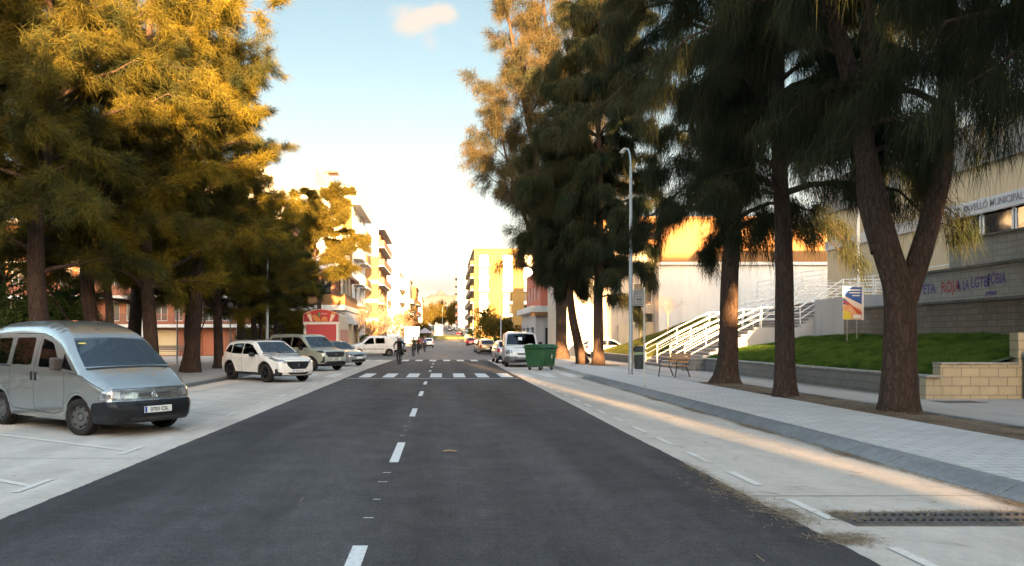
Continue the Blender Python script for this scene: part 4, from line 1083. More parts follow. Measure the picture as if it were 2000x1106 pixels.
grass('lawn_grass', 12.3, 16.98, 19.4, 35.8, lawn_z, 170000, GR1, 'fresh green grass of the sloping lawn below the graffiti wall')
grass('bank_grass', 11.7, 19.4, 44.6, 58.3, lawn2_z, 80000, GR2, 'paler green grass of the bank left of the stairs')
# second low wall
g = empty('low_wall', (11.6, 54, .13), 0, 'low grey wall at the foot of the grass bank left of the stairs', 'low wall')
wpart('wall', BLK_P, (11.3, 44.3, .1, 11.6, 59, .55), (11.3, 44.0, .1, 12.2, 44.29, .55)); wpart('coping', COPE_L, (11.26, 43.96, .553, 11.64, 59, .60))

# stairs
g = empty('outdoor_stairs', (15.5, 40, .13), 0, 'wide concrete outdoor stairs climbing right from the pavement to the pavilion terrace', 'stairs')
b = MB(); sx, rise, run = 11.45, 2.0 / 12, .305
prof = [(sx, .0)]
x = sx; z = .13
for i in range(12):
    z += rise; prof += [(x, z)]; x += run; prof += [(x, z)]
x = 17.0; prof += [(x, z)]
for i in range(8):
    z += 1.32 / 8; prof += [(x, z)]; x += .25; prof += [(x, z)]
x = 25.5; prof += [(x, z), (x, .0)]
STZ = z
b.extrude(prof, 36.75, 43.6); attach(b.build('steps', STEPM, g, bevel=.012), g)
b = MB(); b.extrude([(p[0] - .03, p[1] + .012) if p[1] > 0 else (p[0] - .03, 0) for p in prof], 36.45, 36.748)
attach(b.build('side_wall', CONC_W, g), g)
b = MB(); b.extrude([(p[0] - .03, p[1] + .012) if p[1] > 0 else (p[0] - .03, 0) for p in prof], 43.602, 43.9)
attach(b.build('side_wall', CONC_W, g), g)
b = MB()
for i in range(12): xx = sx + run * i; zz = .13 + rise * (i + 1); b.box(xx - .02, 36.8, zz - .045, xx + .04, 43.55, zz + .008)
for i in range(8): xx = 17 + .25 * i; zz = 2.13 + .165 * (i + 1); b.box(xx - .02, 36.8, zz - .045, xx + .04, 43.55, zz + .008)
attach(b.build('nosing', CONC_W, g), g)
g = empty('terrace', (21, 30, 0), 0, 'raised concrete terrace in front of the pavilion above the retaining wall', 'terrace')
wpart('slab', CONC_W, (17.62, 32.7, 0, 25.5, 36.44, 3.44)); wpart('slab', CONC_W, (19.0, 43.91, 0, 30, 52, 3.44)); wpart('slab', CONC_W, (17.81, 26.7, 2.4, 25.5, 32.68, 3.44)); wpart('upper_slab', CONC_W, (18.01, 4, 3, 22.98, 26.6, 4.86))
def railing(label, pts, h=.98, bars=(.98, .70, .42), posts=None, group='white tubular railings of the stairs', r=.024, pr=.03, curl=True):
    c = Vector(pts[0]); g = empty('stair_railing', c, 0, label, 'railing', group)
    P = [Vector(p) - c for p in pts]; b = MB()
    for k, hh in enumerate(bars): b.tube([p + Vector((0, 0, hh)) for p in P], r if k else r * 1.15, 7)
    attach_l = b.build('bars', RAIL, g, smooth=True)
    for p in P:
        b = MB(); b.tube([p, p + Vector((0, 0, h + .01))], pr, 8); b.build('post', RAIL, g, smooth=True)
    return g
for y, nm in ((36.6, 'nearest white stair railing, on the side wall above the lawn'), (38.9, 'second white stair railing counted from the lawn side'), (41.3, 'third white stair railing counted from the lawn side'), (43.75, 'farthest white stair railing beside the grass bank')):
    railing(nm, [(11.5, y, .29), (13.3, y, 1.25), (15.15, y, 2.13), (17.0, y, 2.13), (19.05, y, 3.45), (20.6, y, 3.45), (22.4, y, 3.45)])
railing('white railing crossing the stair landing', [(15.2, 38.9, 2.14), (15.25, 37.8, 2.14), (15.2, 36.75, 2.14)])
railing('white railing along the terrace edge above the poster', [(19.2, 36.3, 3.45), (19.3, 34.5, 3.45), (19.3, 32.9, 3.45), (19.2, 30.5, 3.45), (19.2, 28.0, 3.45)])
railing('white railing at the back of the upper landing', [(22.4, 36.6, 3.45), (22.4, 38.9, 3.45), (22.4, 41.3, 3.45), (22.4, 43.75, 3.45)])
for i in range(3):
    railing(('lowest', 'middle', 'highest')[i] + ' white railing of the zigzag ramp behind the stairs', [(17.0 + i * .9, 45 + i * .5, 2.6 + .7 * i), (19.2 + i * .6, 45 + i * .5, 2.9 + .7 * i), (21.5, 45 + i * .5, 3.2 + .7 * i), (23.5, 45 + i * .5, 3.44 + .7 * i)], group='white tubular railings of the ramp')
# white flagpole-like posts
for (x, y, h, l) in ((20.2, 37.4, 8.4, 'thick white post standing on the upper stair landing'), (19.3, 44.6, 6.6, 'thin white post standing behind the ramp railings')):
    b = MB(); b.lathe([(.075, 0), (.07, h), (.02, h + .03)], 14); o = b.build('white_post', RAIL, smooth=True); o.location = (x, y, 3.4); tag(o, l, 'post')

# pavilion
PANEL = bpy.data.materials.new('ribbed_panel'); PANEL.use_nodes = True
nt = PANEL.node_tree; p = nt.nodes['Principled BSDF']; t = nt.nodes.new('ShaderNodeTexCoord'); w = nt.nodes.new('ShaderNodeTexWave'); w.bands_direction = 'Y'; w.inputs['Scale'].default_value = 1.6
w.wave_profile = 'SAW'; w.inputs['Distortion'].default_value = 0; nt.links.new(t.outputs['Object'], w.inputs['Vector'])
bp = nt.nodes.new('ShaderNodeBump'); bp.inputs['Distance'].default_value = .05; bp.inputs['Strength'].default_value = .8; nt.links.new(w.outputs['Fac'], bp.inputs['Height']); nt.links.new(bp.outputs[0], p.inputs['Normal'])
mx = nt.nodes.new('ShaderNodeMix'); mx.data_type = 'RGBA'; mx.inputs[6].default_value = (.56, .44, .28, 1); mx.inputs[7].default_value = (.47, .37, .235, 1); nt.links.new(w.outputs['Fac'], mx.inputs[0]); nt.links.new(mx.outputs[2], p.inputs['Base Color'])
p.inputs['Roughness'].default_value = .7
BAND = M('white_band', (.60, .59, .58), .6, col2=(.50, .49, .48), nscale=1.2)
g = empty('sports_pavilion', (30, 25, 0), 0, 'large sports pavilion with ribbed beige cladding, white band and strip windows above the retaining wall', 'building')
wpart('cladding', PANEL, (23.0, 6, 0, 45, 46, 9.0)); wpart('roof_fascia', M('grey_fascia', (.28, .26, .24), .7, col2=(.23, .215, .20), nscale=.8), (22.8, 5.8, 9.003, 45.2, 46.2, 10.9))
wpart('band', BAND, (22.9, 26.6, 6.85, 22.998, 46.1, 7.4)); wpart('sign_band', BAND, (22.8, 5.9, 6.95, 22.998, 34.9, 7.55))
F = Frame((22.97, 34.8), (22.97, 6)); off = Vector(g.location)
a = .3
k = 0
while a < 27:
    wd = 1.75; q = window(F, (a, 5.75, a + wd, 6.92), g, -.02, RAIL, GLASS if k != 3 else GLASS_B, mull=0, fw=.07); q.matrix_parent_inverse = Matrix.Translation(-off)
    q = window(F, (a, 4.95, a + wd, 5.68), g, -.02, RAIL, GLASS, mull=1, fw=.07); q.matrix_parent_inverse = Matrix.Translation(-off)
    a += wd + .12; k += 1
LET = M('sign_letters', (.22, .20, .21), .6)
o = text_mesh('sign_lettering', 'PAVELLÓ MUNICIPAL', .42, LET, g, depth=.006, align='LEFT', sx=.88, bold=.004); o.matrix_parent_inverse = Matrix.Translation(-off)
o.rotation_euler = (R(90), 0, R(-90)); o.location = (22.79, 1500 * 22.8 / (1882 - 866), 7.25)
b = MB(); yy1 = 1500 * 22.8 / (1870 - 866)
b.box(22.785, yy1 - .05, 7.08, 22.795, yy1 + .05, 7.33); b.box(22.785, yy1 - .14, 7.28, 22.795, yy1 + .02, 7.40); b.box(22.785, yy1 - .10, 7.03, 22.795, yy1 + .10, 7.06)
attach(b.build('sign_emblem', LET, g), g)

# poster on two legs on the lawn
g = empty('poster_board', (16.2, 30.4, 1.55), R(8), 'blue, orange and yellow poster board on two thin legs at the top of the lawn', 'poster board')
b = MB(); 
for x in (-.22, .2): b.tube([(x, .03, -.1), (x, .03, .85)], .018, 6)
b.build('leg', M('dull_steel', (.35, .34, .33), .5, .5), g)
b = MB(); b.box(-.42, 0, .82, .40, .02, 2.12); b.build('board', FRAME_W, g)
b = MB(); b.box(.401, -.03, .8, .46, .05, 2.16); b.build('side_post', RAIL, g)
def strip(pts, name, mat, y=-.004):
    b = MB(); b.poly([(x, y, z) for x, z in pts]); return b.build(name, mat, g, fixn=False)
strip([(-.41, 1.42), (.39, 1.36), (.39, 2.11), (-.41, 2.11)], 'blue_field', M('poster_blue', (.03, .09, .30), .5), -.003)
strip([(-.41, .83), (.39, .83), (.39, 1.36), (-.41, 1.42)], 'orange_field', M('poster_orange', (.62, .25, .09), .5, col2=(.70, .42, .25), nscale=3), -.003)
strip([(-.41, .83), (-.05, .83), (-.12, 1.10), (-.41, 1.22)], 'yellow_corner', M('poster_yellow', (.65, .52, .06), .5), -.006)
strip([(-.41, 1.80), (-.2, 1.68), (.39, 1.42), (.39, 1.22), (.05, 1.33), (-.3, 1.60), (-.41, 1.68)], 'pale_swoosh', M('poster_cream', (.75, .60, .48), .5), -.007)
strip([(-.41, 1.50), (-.1, 1.38), (.2, 1.05), (.39, .98), (.39, 1.10), (.1, 1.30), (-.2, 1.50), (-.41, 1.58)], 'red_swoosh', M('poster_red', (.55, .08, .04), .5), -.009)
for (xa, xb, z) in ((-.22, .33, 1.97), (-.16, .33, 1.86), (-.02, .30, 1.75)):
    strip([(xa, z), (xb, z), (xb, z + .045), (xa, z + .045)], 'blurred_heading', FRAME_W, -.008)
strip([(.02, .87), (.36, .87), (.36, 1.02), (.02, 1.02)], 'white_panel', FRAME_W, -.010)

# ================================================================== street furniture
GALV = M('galvanised_steel', (.36, .38, .38), .5, .55, col2=(.30, .315, .32), nscale=5)
def lamp_post(name, label, loc, H, arm, r=.085, rz=0.0):
    g = empty(name, loc, rz, label, 'street lamp')
    b = MB(); b.lathe([(r * 1.15, 0), (r * 1.12, .9), (r, .92), (r * .62, H)], 18); b.build('pole', GALV, g, smooth=True)
    b = MB(); b.box(-.13, -.13, -.02, .13, .13, .02); b.build('base_plate', GALV, g)
    b = MB(); b.extrude([(-.06, .35), (.06, .35), (.06, .75), (-.06, .75)], -r * 1.2, -r * 1.1); b.build('hatch', GALV, g)
    pts = [(0, 0, H - .05)] + [(arm * (1 - math.cos(t)) , 0, H + .9 * math.sin(t)) for t in [i * PI / 2 / 7 for i in range(1, 8)]] + [(arm * 1.25, 0, H + .95)]
    b = MB(); b.tube(pts, .035, 8); b.build('arm', GALV, g, smooth=True)
    b = MB(); xx = arm * 1.25; sg = 1 if arm > 0 else -1
    b.add([(xx, -.06, H + .9), (xx + sg * .62, -.1, H + .93), (xx + sg * .62, .1, H + .93), (xx, .06, H + .9), (xx, -.05, H + 1.02), (xx + sg * .55, -.07, H + 1.03), (xx + sg * .55, .07, H + 1.03), (xx, .05, H + 1.02)],
          [(0, 3, 2, 1), (4, 5, 6, 7), (0, 1, 5, 4), (1, 2, 6, 5), (2, 3, 7, 6), (3, 0, 4, 7)]); hd = b.build('lamp_head', GALV, g, bevel=.02)
    b = MB(); b.box(min(xx + sg * .1, xx + sg * .5), -.06, H + .885, max(xx + sg * .1, xx + sg * .5), .06, H + .905); b.build('lens', FRAME_W, hd)
    return g
lamp_post('street_lamp', 'grey steel lamp post on the right pavement with a litter bin fixed to it', (7.73, 31.7, .13), 8.6, .8, rz=R(90))
lamp_post('street_lamp', 'grey steel lamp post with a curved arm rising among the left casuarinas', (-9.75, 42.5, .11), 9.0, 1.35)
lamp_post('street_lamp', 'thin distant lamp post in front of the ochre apartment block', (-8.6, 118, gz(118) + .0), 8.2, 1.2)
lamp_post('street_lamp', 'pale lamp post standing on the right pavement behind the white van', (6.6, 88, .13), 8.2, -1.2)
lamp_post('street_lamp', 'pale lamp post in front of the yellow apartment block far on the right', (6.6, 170, gz(170) + .1), 8.5, -1.2)
lamp_post('street_lamp', 'slim lamp post in the middle of the far roundabout trees', (-.4, 330, gz(330)), 9.5, 1.2)
# litter bin on the lamp post
BIN = M('dark_bin_plastic', (.018, .025, .024), .45, col2=(.03, .036, .034), nscale=7)
g = empty('litter_bin', (8.09, 31.7, .36), 0, 'dark plastic litter bin hanging on the right lamp post', 'litter bin')
b = MB(); b.lathe([(.17, 0), (.20, .03), (.225, .74), (.225, .76), (.205, .76), (.18, .05)], 22); b.build('body', BIN, g, smooth=True)
b = MB()
for a in (-1, 1): b.box(-.21, a * .19 - .02, .74, .21, a * .19 + .02, .86)
b.lathe([(.235, .86), (.235, .90), (.15, .95), (.02, .965)], 22); b.build('hood', BIN, g, smooth=True)
b = MB(); b.lathe([(.2265, .60), (.2275, .70)], 22); b.build('band', M('bin_label', (.25, .33, .16), .5), g, smooth=True)
b = MB(); b.box(-.30, -.03, .2, -.19, .03, .24); b.box(-.30, -.03, .6, -.19, .03, .64); b.build('bracket', GALV, g)
# bus stop sign
g = empty('bus_stop_sign', (6.28, 24.0, .13), 0, 'small grey bus stop sign on a thin pole at the kerb', 'bus stop sign')
b = MB(); b.lathe([(.03, 0), (.028, 3.08), (.0, 3.1)], 12); b.build('pole', M('pale_pole', (.50, .47, .42), .5, .2), g, smooth=True)
b = MB(); b.lathe([(.05, 0), (.05, .02)], 12); b.build('base_plate', GALV, g)
b = MB(); b.box(-.36, -.012, 2.52, .03, .012, 3.02); pl = b.build('plate', M('sign_grey', (.26, .255, .25), .5), g, bevel=.006)
SG = M('sign_dark', (.07, .07, .08), .5); SL = M('sign_light', (.40, .39, .38), .5)
b = MB()
for z in (2.56, 2.965): b.box(-.32, -.0155, z, -.02, -.0125, z + .012)
for x in (-.32, -.032): b.box(x, -.0155, 2.573, x + .012, -.0125, 2.964)
b.build('border', SG, pl, fixn=False)
b = MB(); b.box(-.235, -.0155, 2.70, -.10, -.0125, 2.82); b.box(-.225, -.0155, 2.67, -.195, -.0125, 2.699); b.box(-.14, -.0155, 2.67, -.11, -.0125, 2.699); b.build('bus_symbol', SG, pl, fixn=False)
b = MB(); b.box(-.222, -.019, 2.755, -.113, -.016, 2.80); b.build('bus_window', SL, pl, fixn=False)
b = MB(); b.box(-.28, -.0155, 2.885, -.22, -.0125, 2.93); b.box(-.20, -.0155, 2.90, -.08, -.0125, 2.915); b.box(-.23, -.0155, 2.605, -.11, -.0125, 2.62); b.build('faint_lines', SG, pl, fixn=False)
# bench
WOOD = M('bench_wood', (.52, .27, .11), .45, col2=(.38, .18, .07), nscale=5, stretch=(1, 14, 14), bump=.15)
IRONB = M('black_iron', (.02, .02, .022), .4, .4)
def bench(label, loc, rz, L=1.0, name='park_bench', wood=None):
    wood = wood or WOOD
    g = empty(name, loc, rz, label, 'bench')
    b = MB()
    for y in (0.02, .15, .28, .40): b.cbox((0, y, .445 - .012 * (y > .3)), (L, .105, .035))
    b.build('seat', wood, g, bevel=.008)
    b = MB()
    for k, z in enumerate((.60, .73, .86)): b.cbox((0, .50 + .05 * k, z), (L, .03, .11), Matrix.Rotation(R(-18), 3, 'X'))
    b.build('backrest', wood, g, bevel=.008)
    for x in (-L * .42, L * .42):
        b = MB(); b.tube([(x, -.12, 0), (x, -.06, .25), (x, -.04, .41)], .021, 8); b.build('leg', IRONB, g, smooth=True)
        b = MB(); b.tube([(x, .66, 0), (x, .55, .24), (x, .44, .42), (x, .56, .70), (x, .63, .94)], .021, 8); b.build('leg', IRONB, g, smooth=True)
        b = MB(); b.tube([(x, -.04, .41), (x, .44, .42)], .02, 8); b.build('seat_rail', IRONB, g)
        b = MB(); b.tube([(x, -.05, .42), (x, -.04, .58), (x, .06, .67), (x, .3, .665), (x, .54, .66)], .017, 8); b.build('armrest', IRONB, g, smooth=True)
    return g
bench('wooden slatted bench with black iron legs and armrests on the right pavement', (8.72, 29.7, .13), R(-62), 1.05)
bench('plain brown wooden bench by the orange house doors across the plaza', (-23.0, 63.5, .09), R(0), 3.0, wood=M('old_wood', (.14, .085, .055), .8))
# round concrete bin
g = empty('concrete_bin', (14.78, 19.0, .13), 0, 'round grey concrete litter bin with a domed metal top beside the beige block wall', 'litter bin')
b = MB(); b.lathe([(.39, 0), (.39, 1.02), (.37, 1.05)], 36); b.build('body', M('exposed_concrete', (.17, .165, .16), .95, col2=(.11, .105, .10), nscale=60, bump=.6, bscale=120), g, smooth=True)
b = MB(); b.lathe([(.41, 1.052), (.42, 1.10), (.38, 1.18), (.27, 1.24), (.1, 1.265), (.01, 1.27)], 36); b.build('lid', M('lid_metal', (.33, .37, .42), .4, .5), g, smooth=True)
b = MB(); b.extrude([(-.10, .62), (-.06, .62), (-.06, .80), (-.10, .80)], -.401, -.394); b.build('mark', FRAME_W, g)
# waste container (green, four wheels), lid slightly proud
GREEN = M('green_plastic', (.020, .085, .030), .45, col2=(.03, .105, .04), nscale=3, dirt=((.05, .07, .04), 6, .5)); GREEN_D = M('green_lid', (.02, .085, .032), .45)
RUB = M('rubber', (.016, .016, .017), .8); STEEL = M('steel', (.45, .45, .46), .35, .9)
g = empty('waste_container', (4.98, 39.3, .0), R(45), 'green four wheeled waste container standing beside the white van', 'waste container')
b = MB(); w0, w1, d0, d1 = .60, .69, .42, .53
def frust(b, x0, y0, z0, x1, y1, z1): b.add([(-x0, -y0, z0), (x0, -y0, z0), (x0, y0, z0), (-x0, y0, z0), (-x1, -y1, z1), (x1, -y1, z1), (x1, y1, z1), (-x1, y1, z1)], [(0, 3, 2, 1), (4, 5, 6, 7), (0, 1, 5, 4), (1, 2, 6, 5), (2, 3, 7, 6), (3, 0, 4, 7)])
frust(b, w0, d0, .20, w1, d1, 1.12); b.build('body', GREEN, g, bevel=.035)
b = MB(); frust(b, .735, .575, 1.122, .735, .575, 1.19); b.build('rim', GREEN_D, g, bevel=.015)
b = MB(); b.extrude([(-.56, 1.192), (.56, 1.192), (.50, 1.27), (.2, 1.32), (-.2, 1.32), (-.5, 1.27)], -.71, .71, 'yz'); b.build('lid', GREEN_D, g, bevel=.02)
b = MB()
for x in (-.45, -.15, .15, .45): b.box(x - .02, -d1 - .005, .3, x + .02, -.44, 1.05)
b.build('rib', GREEN, g, bevel=.01)
b = MB(); b.tube([(-.5, -.60, 1.16), (-.5, -.66, 1.16), (.5, -.66, 1.16), (.5, -.60, 1.16)], .015, 6); b.build('handle', GREEN_D, g)
b = MB(); b.poly([(.16, -.546, .60), (.24, -.546, .60), (.27, -.551, .72), (.21, -.556, .86), (.14, -.551, .70)]); b.build('sticker', M('sticker', (.5, .42, .30), .6), g, fixn=False)
b = MB(); pts = [(.30 + .17 * math.cos(a), -.55 - .004 - .0, .92 + .07 * math.sin(a)) for a in [2 * PI * k / 16 for k in range(16)]]
b = MB(); pts = [(.7012 - .0, .0 + .19 * math.cos(a) * (1 + .2 * math.sin(3 * a)), .93 + .09 * math.sin(a)) for a in [2 * PI * k / 16 for k in range(16)]]
b.poly(pts); b.build('scorch_mark', M('scorch', (.008, .02, .01), .7), g, fixn=False)
for (x, y) in ((-.48, -.33), (.48, -.33), (.48, .33), (-.48, .33)):
    b = MB(); b.lathe([(.03, -.026), (.098, -.024), (.10, 0), (.098, .024), (.03, .026)], 18, 'y', (x, y, .10)); wl = b.build('wheel', RUB, g, smooth=True)
    b = MB(); b.box(x - .035, y - .04, .10, x + .035, y - .03, .21); b.box(x - .035, y + .03, .10, x + .035, y + .04, .21); b.box(x - .05, y - .05, .20, x + .05, y + .05, .215); b.build('fork', STEEL, wl)
# food stall
REDP = M('stall_red', (.46, .045, .06), .55, col2=(.40, .04, .05), nscale=1.5); STW = M('stall_cream', (.50, .45, .38), .5, col2=(.43, .39, .33), nscale=2)
g = empty('food_stall', (-7.95, 50, 0), 0, 'red food stall trailer with an arched picture sign ringed with bulbs', 'food stall')
b = MB(); b.box(-1.17, 0.02, .35, 1.17, 4.9, 2.68); b.build('body', STW, g, bevel=.03)
b = MB(); b.box(1.172, .3, .36, 1.2, 4.6, 2.2); b.build('side_panel', M('faded_red', (.40, .13, .10), .6, col2=(.48, .28, .22), nscale=3, stretch=(1, 3, .3)), g)
b = MB(); b.box(-.98, -.02, .5, .98, .018, 2.52); b.build('shutter', REDP, g)
b = MB(); b.box(-1.1, -.05, .4, -.985, .019, 2.62); b.box(.985, -.05, .4, 1.10, .019, 2.62); b.box(-1.18, -.06, 2.53, 1.18, .019, 2.69); b.build('frame', FRAME_W, g, bevel=.008)
arc = lambda x: 2.70 + .50 + .33 * (1 - (x / 1.17) ** 2)
xs = [-1.17 + 2.34 * k / 24 for k in range(25)]
b = MB(); b.extrude([(-1.17, 2.695)] + [(1.17, 2.695)] + [(x, arc(x)) for x in xs[::-1]], -.10, -.02); sg = b.build('sign_board', M('sign_red', (.50, .03, .02), .5, col2=(.30, .02, .03), nscale=1.2), g)
b = MB(); b.extrude([(-1.17, 2.69)] + [(1.17, 2.69)] + [(x, arc(x) - .1) for x in xs[::-1]], .0, 4.9); b.build('roof', STW, g)
b = MB()
for x in xs: b.lathe([(.0, -.03), (.026, -.02), (.03, 0), (.026, .02), (0, .03)], 8, 'z', (x, -.115, arc(x) - .03))
for z in (2.8, 2.93, 3.06): 
    for x in (-1.14, 1.14): b.lathe([(.0, -.03), (.026, -.02), (.03, 0), (.026, .02), (0, .03)], 8, 'z', (x, -.115, z))
b.build('bulbs', M('bulb', (.8, .72, .6), .3), sg, smooth=True)
CONE = M('cone_paper', (.72, .52, .42), .6); CHUR = M('churros', (.55, .22, .06), .6); SAUS = M('hot_dog', (.62, .16, .04), .5)
for s in (-1, 1):
    b = MB(); b.extrude([(s * .55, 2.72), (s * .68, 2.72), (s * .92, 3.12), (s * .66, 3.2)], -.112, -.102); b.build('paper_cone', CONE, sg)
    b = MB(); b.extrude([(s * .66, 3.21), (s * .92, 3.13), (s * .95, 3.28), (s * .8, 3.34), (s * .68, 3.30)], -.112, -.102); b.build('churros', CHUR, sg)
b = MB(); b.extrude([(-.60, 3.02), (-.52, 3.14), (-.38, 3.16), (-.05, 2.86), (-.03, 2.74), (-.16, 2.71), (-.38, 2.74)], -.114, -.102); b.build('bun', CHUR, sg)
b = MB(); b.extrude([(-.56, 3.06), (-.48, 3.12), (-.08, 2.84), (-.13, 2.76)], -.122, -.115); b.build('sausage', SAUS, sg)
b = MB(); b.extrude([(-.17, 3.02), (-.06, 3.02), (-.06, 3.22), (-.09, 3.3), (-.14, 3.3), (-.17, 3.22)], -.118, -.104); b.build('bottle', M('bottle_green', (.03, .25, .06), .4), sg)
b = MB(); b.extrude([(.02, 2.74), (.42, 2.74), (.40, 2.98), (.22, 3.02), (.06, 2.96)], -.114, -.104); b.build('plate_of_chips', M('chips', (.62, .12, .05), .5, col2=(.62, .30, .06), nscale=8), sg)
b = MB(); b.tube([(-.02 + .42 * t / 30, -.112, 3.22 + .045 * math.sin(t * 1.25) + .012 * math.sin(t * 3.1)) for t in range(31)], .014, 5); b.build('sign_script', M('pink_script', (.75, .35, .36), .5), sg)
b = MB(); b.box(-.9, .3, .0, -.7, .5, .349); b.box(.7, .3, .0, .9, .5, .349); b.build('support', STEEL, g)
for x in (-1.0, 1.0):
    b = MB(); b.lathe([(.1, -.1), (.3, -.1), (.32, 0), (.3, .1), (.1, .1)], 20, 'x', (x, 3.0, .32)); b.build('wheel', RUB, g, smooth=True)
# gateposts / plaque behind the left trees
g = empty('gatepost', (-16.5, 37.5, .09), 0, 'brown weathered masonry block with a dark plaque between the left trunks', 'masonry block')
b = MB(); b.box(-.55, 0, 0, .55, .5, 2.0); b.build('block', BLK_D, g, bevel=.02)
b = MB(); b.box(-1.5, -.05, 1.25, -.58, .02, 1.95); b.build('plaque', FRAME_D, g)
for i, (x, y, l) in enumerate(((-12.2, 44, 'thin pale post left of the white car among the trunks'), (-15.6, 45, 'thin grey lantern post among the left trunks'))):
    g = empty('thin_post', (x, y, .09), 0, l, 'post'); b = MB(); b.lathe([(.05, 0), (.035, 3.2)], 10); b.build('pole', GALV, g, smooth=True)
    b = MB(); b.lathe([(.04, 3.2), (.13, 3.25), (.16, 3.5), (.06, 3.6)], 12); b.build('lantern', FRAME_D if i else FRAME_W, g, smooth=True)
# ================================================================== vehicles
def paint(name, col, metal=.0, rough=.32, coat=1.0):
    return M(name, col, rough, metal, coat=coat, col2=tuple(c * .82 for c in col), nscale=2.5, nlo=.4, nhi=.8)
def glass_mat(name, tint, ior):
    m = bpy.data.materials.new(name); m.use_nodes = True; nt = m.node_tree
    for n in list(nt.nodes): nt.nodes.remove(n)
    t = nt.nodes.new('ShaderNodeBsdfTransparent'); t.inputs[0].default_value = (*tint, 1)
    g = nt.nodes.new('ShaderNodeBsdfGlossy'); g.inputs['Roughness'].default_value = .02; g.inputs['Color'].default_value = (.95, .97, 1, 1)
    f = nt.nodes.new('ShaderNodeFresnel'); f.inputs['IOR'].default_value = ior; x = nt.nodes.new('ShaderNodeMixShader')
    nt.links.new(f.outputs[0], x.inputs[0]); nt.links.new(t.outputs[0], x.inputs[1]); nt.links.new(g.outputs[0], x.inputs[2])
    o = nt.nodes.new('ShaderNodeOutputMaterial'); nt.links.new(x.outputs[0], o.inputs[0]); MATS[name] = m; return m
CGLASS = glass_mat('car_glass', (.22, .25, .25), 1.5); CGLASS_L = glass_mat('windscreen_glass', (.50, .60, .60), 1.75)
BLK = M('black_trim', (.010, .011, .014), .34, spec=1.3, col2=(.022, .022, .024), nscale=5); SEAMM = M('panel_gap', (.02, .02, .02), .9); UNDER = M('underbody', (.008, .008, .008), .95)
CHROME = M('chrome', (.75, .75, .76), .12, 1.0); LAMP = M('lamp_glass', (.34, .35, .36), .12, .4, spec=1.5, col2=(.14, .15, .16), nscale=14, nlo=.4, nhi=.6); LAMPIN = M('lamp_reflector', (.50, .51, .52), .3, .6)
AMBER = M('amber_lamp', (.62, .25, .06), .2); REDL = M('tail_lamp', (.35, .012, .015), .15, spec=1.6); PLATEW = M('plate_white', (.72, .72, .70), .4); PLATEB = M('plate_blue', (.02, .07, .35), .4); INK = M('plate_ink', (.01, .01, .01), .6)
ALLOY = M('dark_alloy', (.05, .05, .052), .3, .8); ALLOY_S = M('silver_alloy', (.42, .42, .43), .3, .9); DRUM = M('dull_rim', (.10, .095, .09), .6, .5); DUST = M('road_dust_black', (.045, .042, .04), .8, col2=(.02, .02, .02), nscale=6)

def pip(P, poly):       # points in polygon
    x, y = P[:, 0], P[:, 1]; c = np.zeros(len(P), bool); n = len(poly)
    for i in range(n):
        x1, y1 = poly[i]; x2, y2 = poly[(i + 1) % n]
        if y1 == y2: continue
        m = ((y1 > y) != (y2 > y)) & (x < (x2 - x1) * (y - y1) / (y2 - y1) + x1); c ^= m
    return c
def densify(poly, g, closed=True):
    out = []; n = len(poly)
    for i in range(n if closed else n - 1):
        a, b_ = poly[i], poly[(i + 1) % n]; L = math.hypot(b_[0] - a[0], b_[1] - a[1]); k = max(1, int(L / g))
        out += [(a[0] + (b_[0] - a[0]) * j / k, a[1] + (b_[1] - a[1]) * j / k) for j in range(k)]
    if not closed: out.append(tuple(poly[-1]))
    return out
def rounded(poly, r, n=4):
    out = []; m = len(poly)
    for i in range(m):
        p0, p1, p2 = (Vector(poly[i - 1]), Vector(poly[i]), Vector(poly[(i + 1) % m])); d0 = (p0 - p1); d1 = (p2 - p1)
        rr = min(r, d0.length * .45, d1.length * .45); a = p1 + d0.normalized() * rr; c = p1 + d1.normalized() * rr
        for k in range(n + 1): t = k / n; out.append(tuple((1 - t) ** 2 * a + 2 * t * (1 - t) * p1 + t * t * c))
    return out
def stroke(pts, w):     # thin polygon around a polyline
    P = [Vector(p) for p in pts]; L, Rr = [], []
    for i, p in enumerate(P):
        t = (P[min(i + 1, len(P) - 1)] - P[max(i - 1, 0)]).normalized(); n = Vector((-t.y, t.x)) * w * .5; L.append(tuple(p + n)); Rr.append(tuple(p - n))
    return L + Rr[::-1]
def cdt(loops, grid, holes_eps=1e-5):
    vs, es = [], []
    for lp in loops:
        b0 = len(vs); vs += [Vector(p) for p in lp]; n = len(lp); es += [(b0 + i, b0 + (i + 1) % n) for i in range(n)]
    vs += [Vector(p) for p in grid]
    r = delaunay_2d_cdt(vs, es, [], 0, holes_eps)
    V = np.array([(v.x, v.y) for v in r[0]]); T = np.array([f for f in r[2] if len(f) == 3], int)
    return V, T
def sstep(a, b, x): t = np.clip((x - a) / (b - a), 0, 1); return t * t * (3 - 2 * t)

